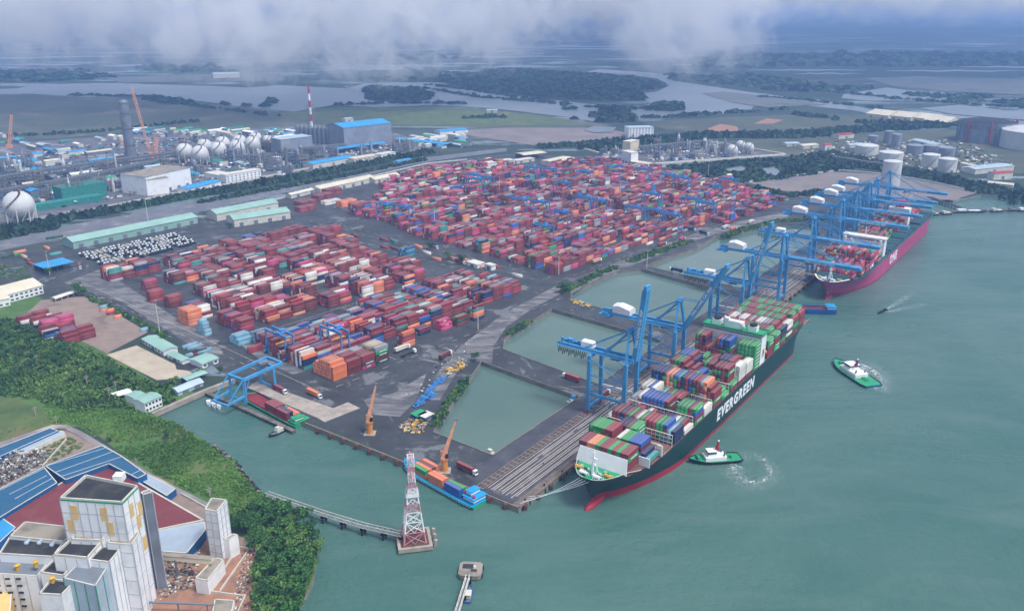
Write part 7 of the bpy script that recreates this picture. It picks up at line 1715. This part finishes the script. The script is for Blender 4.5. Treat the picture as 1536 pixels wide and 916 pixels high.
debris("site_clutter", "materials and machines strewn over the refinery site", [(0, 235), (180, 215), (420, 195), (470, 200), (620, 225), (420, 256), (200, 296), (0, 325)], 2600, ['offwhite', 'blue_roof', 'steel', 'rust', 'teal_net', 'grey_roof', 'white_paint', 'dark', 'rail_tan'], 4.0, seed=12, hmax=5)
debris("plant_clutter", "small equipment over the gas plant ground", [(885, 226), (1060, 214), (1140, 230), (990, 244)], 500, ['offwhite', 'steel', 'grey_roof', 'rail_tan', 'white_paint'], 2.6, seed=13, hmax=4)
debris("farm_clutter", "small sheds and gear around the tank farm", [(1200, 232), (1260, 212), (1440, 210), (1530, 250), (1440, 262), (1330, 250)], 500, ['offwhite', 'steel', 'cream_roof', 'rust', 'white_paint', 'grey_roof'], 4.0, seed=14, hmax=3)
# plant walls
def wall_line(px, label, h=3, w=.6, m='offwhite', grp="plant boundary walls"):
    b = MB(); P_ = [at(x, y) for x, y in px]
    for p, q in zip(P_, P_[1:]): b.bar((*p, 3 + h / 2), (*q, 3 + h / 2), w, h)
    setp(b.build("perimeter_wall", MT[m]), label, "wall", grp)
wall_line([(868, 222), (960, 249), (998, 246), (1178, 233), (1062, 213)], "pale wall round the gas plant", w=3); wall_line([(0, 342), (90, 325), (200, 303), (300, 285), (470, 252), (640, 224)], "pale posts and wall along the refinery road", 2.4)
wall_line([(880, 236), (960, 247), (1113, 274), (1183, 290)], "low concrete wall along the back road of the upper yard", 2.2, 1.2, 'pale_concrete'); wall_line([(330, 322), (480, 283), (640, 246), (700, 240)], "low pale wall at the back of the warehouses", 2.0, .8); wall_line([(1115, 274), (1190, 264), (1260, 256), (1330, 262), (1400, 274), (1470, 290)], "pale post fence round the empty quay ground", 1.8, 1.4)
# light masts and poles
def mast(px, py, h, label, grp="lighting masts of the terminal"):
    x, y = at(px, py); T = empty("light_mast", label, "light mast", (x, y, 3.1), 0, grp); b = MB(); b.tube((0, 0, 0), (0, 0, h), .42, .2, 8); b.build("pole", MT['offwhite'], T); b = MB(); b.lathe(0, 0, [(.3, h - 1), (1.5, h - .8), (1.5, h - .3), (.3, h)], 10); b.build("lamp_ring", MT['steel'], T)
for i, (x, y, h, lb) in enumerate([(240, 501, 29, "tall light mast at the hedge end of the entry road"), (717, 494, 19, "light mast at the basin corner of the near yard"), (222, 331, 30, "light mast behind the long green warehouse"), (635, 262, 28, "light mast at the back of the upper yard near the cream shed"), (749, 292, 26, "light mast among the magenta stacks"), (1062, 266, 30, "light mast beyond the far back road"), (930, 300, 26, "light mast in the middle of the upper yard"), (838, 412, 22, "light mast at the near corner of the upper yard"), (970, 402, 18, "light mast at the foot of the third causeway"), (75, 412, 24, "light mast by the blue open garage"), (652, 340, 24, "light mast on the cross road"), (560, 612, 12, "short light mast on the open wharf asphalt") if False else (905, 560, 14, "short light mast near the first quay crane")]): mast(x, y, h, lb)
def pole(px, py, h, label):
    x, y = at(px, py); T = empty("utility_pole", label, "utility pole", (x, y, 3.0), 0.6, "concrete utility poles in the scrub"); b = MB(); b.tube((0, 0, 0), (0, 0, h), .35, .22, 6); b.build("pole", MT['pale_concrete'], T); b = MB(); b.box(0, 0, h - 1.2, 3.0, .3, .3); b.box(0, 0, h - 2.6, 2.2, .3, .3); b.build("crossarm", MT['pale_concrete'], T)
for i, (x, y, h) in enumerate([(56, 549, 9), (132, 582, 10), (165, 600, 10), (175, 589, 9), (54, 624, 7), (20, 668, 5), (85, 634, 5), (315, 745, 6), (205, 700, 6)]): pole(x, y, h, "pale concrete utility pole in the scrub, %s from the left edge" % ORD[[5, 7, 9, 1, 3, 2, 4, 6, 8][i] if False else i + 1])
# ------------------------------------------------------------------ vegetation
fm, N, L, B = nt_mat("foliage"); vc = N.new("ShaderNodeVertexColor"); vc.layer_name = "Col"; L.new(vc.outputs[0], B.inputs["Base Color"]); B.inputs["Roughness"].default_value = 0.7; B.inputs["Specular IOR Level"].default_value = 0.2
rg = np.random.RandomState(11)
def clump(nq, rad, leaf, flat=0.75):
    P_ = rg.normal(size=(nq, 3)); P_ /= np.linalg.norm(P_, axis=1)[:, None]; P_ *= rad * rg.uniform(.45, 1.0, (nq, 1)) ** .5; P_[:, 2] *= flat; P_[:, 2] = np.abs(P_[:, 2] + rad * .25)
    out = np.zeros((nq, 4, 3), np.float32)
    for i in range(nq):
        n = P_[i] / (np.linalg.norm(P_[i]) + 1e-6) + rg.normal(size=3) * .55; n /= np.linalg.norm(n); a = np.cross(n, rg.normal(size=3)); a /= np.linalg.norm(a); b_ = np.cross(n, a); s = leaf * rg.uniform(.6, 1.3)
        out[i] = P_[i] + np.array([a * s, b_ * s * .8, -a * s, -b_ * s * .8])
    return out
CLN = [clump(46, 1.0, .30) for _ in range(5)]; CLF = [clump(16, 1.0, .62, .6) for _ in range(4)]
GREENS = [np.array(s2l(c)) for c in ((60, 100, 46), (76, 114, 50), (48, 86, 46), (96, 126, 56), (64, 104, 62), (110, 132, 66), (44, 76, 46))]
GREENS_FAR = [np.array(s2l(c)) for c in ((38, 66, 48), (48, 76, 50), (32, 58, 46), (56, 82, 52))]
def scatter(name, label, pts, tmpl, pal, kindd='stuff', hue=None):
    """pts rows: x, y, z, radius, height factor"""
    vs_, cs_ = [], []
    for i, (x, y, z, r_, hf) in enumerate(pts):
        t = tmpl[i % len(tmpl)]; a = rg.uniform(0, 6.28); c_, s_ = math.cos(a), math.sin(a)
        v = np.empty_like(t); v[..., 0] = (t[..., 0] * c_ - t[..., 1] * s_) * r_ + x; v[..., 1] = (t[..., 0] * s_ + t[..., 1] * c_) * r_ + y; v[..., 2] = t[..., 2] * r_ * hf + z
        vs_.append(v.reshape(-1, 3)); base = pal[rg.randint(len(pal))] if hue is None else hue(x, y)
        cc = base[None] * rg.uniform(.75, 1.3, (len(t), 1)); cs_.append(np.repeat(np.concatenate([cc, np.ones((len(t), 1))], 1), 4, axis=0))
    V = np.concatenate(vs_); F = np.arange(len(V), dtype=np.int32).reshape(-1, 4); me = mesh_np(name, V, F); ca = me.color_attributes.new("Col", 'FLOAT_COLOR', 'CORNER'); ca.data.foreach_set("color", np.concatenate(cs_).astype(np.float32).ravel())
    me.materials.append(fm); o = bpy.data.objects.new(name, me); C.objects.link(o); setp(o, label, None, None, kindd); return o
def in_poly(P_, x, y):
    c = False
    for i in range(len(P_)):
        (x1, y1), (x2, y2) = P_[i], P_[i - 1]
        if (y1 > y) != (y2 > y) and x < (x2 - x1) * (y - y1) / (y2 - y1) + x1: c = not c
    return c
def vnoise(x, y, s):
    def h(i, j): return math.modf(math.sin(i * 127.1 + j * 311.7) * 43758.5453)[0] % 1.0
    x /= s; y /= s; i, j = math.floor(x), math.floor(y); fx, fy = x - i, y - j; fx = fx * fx * (3 - 2 * fx); fy = fy * fy * (3 - 2 * fy)
    return (h(i, j) * (1 - fx) + h(i + 1, j) * fx) * (1 - fy) + (h(i, j + 1) * (1 - fx) + h(i + 1, j + 1) * fx) * fy
def patch(poly, step, rmin, rmax, hf=(.7, 1.2), thr=0.0, holes=(), z=3.0, ns=18, world=False):
    P_ = poly if world else [at(x, y) for x, y in poly]; H_ = [[at(x, y) for x, y in h] for h in holes]; xs = [p[0] for p in P_]; ys = [p[1] for p in P_]; out = []
    x = min(xs)
    while x < max(xs):
        y = min(ys)
        while y < max(ys):
            xx, yy = x + rg.uniform(-.5, .5) * step, y + rg.uniform(-.5, .5) * step; nv = vnoise(xx, yy, ns) * .6 + vnoise(xx, yy, ns / 3) * .4
            if nv > thr and in_poly(P_, xx, yy) and not any(in_poly(h, xx, yy) for h in H_):
                r_ = (rmin + (rmax - rmin) * nv * rg.uniform(.6, 1.25)); out.append((xx, yy, z - .2, r_, rg.uniform(*hf)))
            y += step
        x += step
    return out
def belt(px, w, step, rmin, rmax, hf=(.9, 1.5), thr=0.0):
    P_ = [at(x, y) for x, y in px]; out = []
    for p, q in zip(P_, P_[1:]):
        L_ = math.dist(p, q); n = int(L_ / step); nx, ny = -(q[1] - p[1]) / L_, (q[0] - p[0]) / L_
        for i in range(n):
            for k in range(max(1, int(w / step))):
                s = rg.uniform(-.5, .5) * w; t = (i + rg.uniform(0, 1)) / n; x, y = p[0] + (q[0] - p[0]) * t + nx * s, p[1] + (q[1] - p[1]) * t + ny * s
                if vnoise(x, y, 30) > thr: out.append((x, y, 2.9, rg.uniform(rmin, rmax), rg.uniform(*hf)))
    return out
ditch = [(0, 524), (60, 536), (130, 575), (170, 600), (176, 604), (128, 572), (60, 531), (0, 519)]
def hue_near(x, y):
    n = vnoise(x, y, 40); m_ = vnoise(x + 300, y, 14); a = np.array(s2l((54, 98, 48))) * (1 - n) + np.array(s2l((106, 138, 62))) * n; return a * (.48 + .5 * m_)
scrub = patch([(-40, 476), (48, 484), (150, 536), (226, 578), (300, 578), (262, 600), (214, 618), (180, 610), (120, 620), (60, 600), (-40, 590)], 3.3, 1.2, 4.6, (.7, 1.4), .26, [ditch, [(168, 592), (203, 588), (222, 600), (216, 622), (190, 612)], [(262, 570), (306, 562), (308, 582), (262, 598)]])
scatter("scrub_woodland", "dense green scrub woodland between the fenced lot and the track", scrub, CLN, GREENS, hue=hue_near)
low = patch([(60, 596), (120, 618), (180, 608), (226, 622), (262, 634), (318, 670), (350, 692), (388, 740), (425, 765), (400, 775), (360, 770), (318, 752), (230, 706), (125, 645), (100, 634), (78, 634)], 2.5, .8, 2.6, (.5, 1.0), .2)
scatter("bank_undergrowth", "low bright green undergrowth on the bank between track and inlet", low, CLN, GREENS, hue=lambda x, y: hue_near(x, y) * np.array([1.1, 1.25, .95]))
gr = patch([(-60, 600), (30, 585), (90, 630), (40, 648), (0, 662), (-60, 686)], 4.2, .6, 1.6, (.3, .6), .5) + patch([(60, 672), (92, 652), (130, 668), (90, 688), (66, 694)], 2.6, .8, 2.0, (.5, .9), .25) + patch([(206, 505), (220, 520), (250, 545), (285, 552), (300, 543), (316, 548), (310, 556), (270, 556), (240, 545)], 3.2, .7, 1.5, (.4, .8), .45) + patch([(0, 396), (40, 398), (45, 418), (0, 425)], 5, 1.5, 3, (.4, .8), .2)
scatter("grass_tufts", "rough grass tufts and weeds around the track and lots", gr, CLN, GREENS, hue=lambda x, y: hue_near(x, y) * np.array([1.35, 1.25, .95]))
hd = belt([(130, 444), (180, 470), (250, 504)], 5, 1.8, 1.3, 2.2) + belt([(845, 438), (905, 408), (960, 388), (1040, 360), (1085, 345)], 8, 2.2, 1.4, 2.8, thr=.25) + belt([(1085, 356), (1110, 345), (1170, 332), (1240, 330)], 8, 2.4, 1.5, 2.8) + belt([(650, 640), (690, 582), (722, 538)], 6, 2.0, 1.0, 2.4, thr=.3) + belt([(756, 506), (790, 484), (826, 462)], 6, 2.0, 1.0, 2.2, thr=.3) + belt([(960, 384), (1020, 366)], 5, 2.2, 1.2, 2.2)
scatter("hedge_planting", "dark green hedge planting along the basins and the entry road", hd, CLN, GREENS)
bl = belt([(-20, 352), (90, 332), (300, 293), (480, 262), (645, 229)], 20, 3.4, 3.0, 5.5, (1.0, 1.6)) + belt([(-20, 362), (90, 341)], 14, 3.6, 3, 5) + belt([(300, 305), (480, 272), (640, 240)], 9, 4, 2.5, 4.2)
scatter("tree_belt", "dark tree belt between the yards and the refinery", bl, CLF, GREENS_FAR)
fb_ = (belt([(880, 226), (940, 217), (1060, 204), (1200, 204), (1290, 196), (1440, 186)], 60, 7, 4, 7) + belt([(805, 222), (870, 218), (940, 212)], 30, 6, 3, 6) + belt([(1190, 172), (1290, 184), (1400, 190)], 30, 7, 4, 7, thr=.3)
       + patch([(1000, 250), (1180, 238), (1320, 250), (1260, 256), (1180, 268), (1110, 275), (1010, 256)], 8.5, 4, 7, (.7, 1.1), .2, [[(1080, 253), (1112, 249), (1128, 256), (1098, 261)], [(1136, 254), (1164, 250), (1174, 260), (1162, 268)]])
       + patch([(1180, 238), (1250, 228), (1330, 246), (1400, 262), (1470, 275), (1600, 288), (1600, 296), (1470, 290), (1380, 268), (1300, 254)], 9, 4, 7, (.7, 1.1), .25)
       + belt([(1340, 258), (1420, 270), (1500, 290)], 30, 6, 4, 6.5) + belt([(1120, 282), (1180, 294), (1240, 290)], 14, 5, 3, 5, thr=.2) + belt([(0, 205), (120, 200), (300, 182)], 25, 9, 3, 5, thr=.3) + belt([(220, 150), (300, 160), (420, 175)], 22, 9, 3, 6, thr=.35) + belt([(695, 178), (760, 176)], 20, 8, 4, 7, thr=.2)
       + belt([(1510, 300), (1600, 298)], 30, 8, 4, 6))
scatter("mangrove_belt", "dark green mangrove belts around the gas plant and tank farm", fb_, CLF, GREENS_FAR)
isl = []
for poly in ([(548, 133), (560, 130), (620, 135), (652, 141), (640, 151), (600, 154), (552, 151)], [(886, 173), (905, 165), (935, 165), (955, 175), (945, 183), (900, 184)], [(966, 163), (1000, 153), (1028, 157), (1028, 166), (1000, 167)], [(212, 148), (232, 146), (290, 152), (288, 157), (250, 157)], [(640, 118), (760, 104), (900, 112), (985, 122), (1000, 130), (955, 138), (968, 150), (900, 152), (800, 145), (700, 132)]):
    isl += patch(poly, 19, 9, 15, (.5, .8), .15, ns=120)
for line in ([(500, 158), (560, 156), (620, 155), (700, 156)], [(640, 128), (700, 134), (760, 143), (820, 152)], [(330, 156), (400, 160), (410, 152), (400, 147)], [(560, 131), (640, 133), (720, 146), (790, 152), (850, 157), (857, 165)], [(100, 143), (200, 145), (240, 146)], [(1030, 118), (1200, 134), (1330, 146)], [(1130, 145), (1200, 150), (1300, 160), (1340, 166)], [(1330, 148), (1440, 155), (1540, 162)], [(850, 178), (960, 178), (1060, 172), (1180, 164)], [(880, 160), (960, 164), (1000, 166)], [(790, 118), (850, 112), (960, 122)]):
    isl += belt(line, 26, 13, 6, 11, (.4, .8), .32)
fr2 = (patch([(1040, 88), (1300, 82), (1640, 80), (1640, 98), (1400, 100), (1200, 100), (1050, 104)], 60, 26, 44, (.35, .6), .1, ns=400) + patch([(540, 109), (640, 106), (722, 114), (700, 123), (560, 121)], 34, 16, 24, (.4, .6), .1, ns=200)
       + patch([(1000, 113), (1100, 112), (1180, 118), (1200, 125), (1320, 132), (1250, 138), (1180, 138), (1100, 130), (1010, 121)], 34, 15, 24, (.4, .6), .35, ns=260) + patch([(1340, 141), (1440, 142), (1600, 148), (1600, 158), (1500, 160), (1420, 150)], 30, 13, 20, (.4, .6), .25, ns=220)
       + patch([(200, 100), (420, 96), (560, 100), (540, 108), (400, 110), (240, 108)], 60, 20, 36, (.35, .6), .4, ns=420) + patch([(420, 84), (640, 80), (700, 88), (560, 94), (430, 92)], 80, 30, 50, (.35, .5), .3, ns=500) + patch([(-60, 110), (120, 106), (180, 116), (60, 124), (-60, 124)], 40, 14, 24, (.4, .6), .45, ns=300))
scatter("far_forest", "dark blue-green forest and mangrove far out towards the clouds", fr2, CLF, GREENS_FAR)
scatter("mangrove_islands", "dark mangrove islands and dykes out on the estuary", isl, CLF, GREENS_FAR)
# single trees --------------------------------------------------------------
def tree_proto(seed, h):
    r = random.Random(seed); T = empty("tree", None, "tree", (0, 0, 3)); b = MB(); b.tube((0, 0, -.3), (.2, .1, h * .55), .32, .16, 7)
    for k in range(5): a = k * 1.26 + r.random(); b.tube((.1, .05, h * (.3 + .05 * k)), (math.cos(a) * h * .26, math.sin(a) * h * .26, h * (.58 + .06 * k)), .13, .05, 5)
    b.build("trunk", MT['trunk'], T)
    vs_, cs_ = [], []; base = np.array(s2l(((56, 96, 46), (72, 112, 52), (50, 86, 46), (88, 120, 56))[seed % 4]))
    for k in range(15):
        a = r.uniform(0, 6.28); rr_ = h * .34 * r.random() ** .6; c = np.array([math.cos(a) * rr_, math.sin(a) * rr_, h * r.uniform(.38, .86)]); s = h * r.uniform(.13, .22); t = CLN[k % 5] * s * np.array([1, 1, .85]) + c
        vs_.append(t.reshape(-1, 3)); cc = base[None] * rg.uniform(.7, 1.35, (len(t), 1)) * r.uniform(.8, 1.2); cs_.append(np.repeat(np.concatenate([cc, np.ones((len(t), 1))], 1), 4, axis=0))
    V = np.concatenate(vs_).astype(np.float32); me = mesh_np("crown", V, np.arange(len(V), dtype=np.int32).reshape(-1, 4)); ca = me.color_attributes.new("Col", 'FLOAT_COLOR', 'CORNER'); ca.data.foreach_set("color", np.concatenate(cs_).astype(np.float32).ravel()); me.materials.append(fm)
    o = bpy.data.objects.new("crown", me); C.objects.link(o); o.parent = T; return T
TP = [tree_proto(i, 10.5) for i in range(5)]; TK = [list(t.children) for t in TP]; TU = [False] * 5
def tree(px, py, s, i, label, grp):
    k = i % 5; o = TP[k] if not TU[k] else copy_tree(TP[k], TK[k]); TU[k] = True; x, y = at(px, py) if not isinstance(px, tuple) else px
    o.location = (x, y, 2.9); o.scale = (s, s, s); o.rotation_euler = (0, 0, i * 1.7); setp(o, label, "tree", grp)
rt = random.Random(3); shore = [(398, 768), (444, 774), (470, 799), (479, 830), (470, 868), (449, 910), (440, 960), (385, 960), (378, 905), (382, 870), (388, 840), (372, 815), (352, 800), (350, 780), (368, 772)]
SP = [at(x, y) for x, y in shore]; k = 0; placed = []
tries = 0
while k < 74 and tries < 9000:
    tries += 1; x = rt.uniform(min(p[0] for p in SP), max(p[0] for p in SP)); y = rt.uniform(min(p[1] for p in SP), max(p[1] for p in SP))
    if in_poly(SP, x, y) and all(math.dist((x, y), q) > 4.2 for q in placed):
        placed.append((x, y)); s = rt.uniform(.7, 1.12); nd = min(math.dist((x, y), p) for p in SP)
        tree((x, y), 0, s, k, "%s tree in the shore grove beside the silo tower" % ("tall rounded green" if s > .93 else "lower spreading green"), "trees of the shore grove, %s" % ("tall" if s > .93 else "low")); k += 1
def tree(px, py, s, i, label, grp, _t=tree):
    o = copy_tree(TP[i % 5], TK[i % 5]); x, y = at(px, py); o.location = (x, y, 2.9); o.scale = (s, s, s); o.rotation_euler = (0, 0, i * 1.7); setp(o, label, "tree", grp)
for i, (x, y, s, lb) in enumerate([(843, 440, 1.0, "round tree at the landward end of the second causeway, left of two"), (850, 438, .9, "round tree at the landward end of the second causeway, right of two"), (646, 374, .9, "round tree on the cross road beside the blue boxes"), (672, 389, .9, "second round tree down the cross road"), (694, 396, 1.0, "third round tree down the cross road, beside the white cabin"), (118, 442, 1.1, "leafy tree beside the white canopy, larger of two"), (126, 444, .9, "leafy tree beside the white canopy, smaller of two"), (712, 541, .7, "spiky small tree at the head of the first causeway"), (165, 662, .5, "lone dark bush on the green bank") , (251, 658, .55, "lone dark shrub on the bank near the inlet"), (73, 412, .7, "tree in front of the blue open garage"), (246, 513, .7, "tree at the foot of the hedge light mast"), (345, 342, .7, "small tree beside the twin warehouses"), (262, 582, .8, "tree left of the arched huts"), (330, 560, .5, "bush near the slip gantry workshop")]): tree(x, y, s, i, lb, None)
rs = random.Random(6); k = 0
WD = [at(x, y) for x, y in [(-20, 486), (40, 500), (140, 546), (216, 582), (200, 588), (120, 578), (20, 545), (-20, 540)]]; placed = []; tries = 0
while k < 70 and tries < 9000:
    tries += 1; x = rs.uniform(min(p[0] for p in WD), max(p[0] for p in WD)); y = rs.uniform(min(p[1] for p in WD), max(p[1] for p in WD))
    if in_poly(WD, x, y) and all(math.dist((x, y), q) > 8 for q in placed):
        placed.append((x, y)); s = rs.uniform(.55, .95); o = copy_tree(TP[k % 5], TK[k % 5]); o.location = (x, y, 2.9); o.scale = (s, s, s * .9); o.rotation_euler = (0, 0, k); setp(o, "tree rising out of the scrub woodland left of the fenced lot", "tree", "trees standing in the scrub woodland"); k += 1
# smoke -----------------------------------------------------------------------
finish_containers()
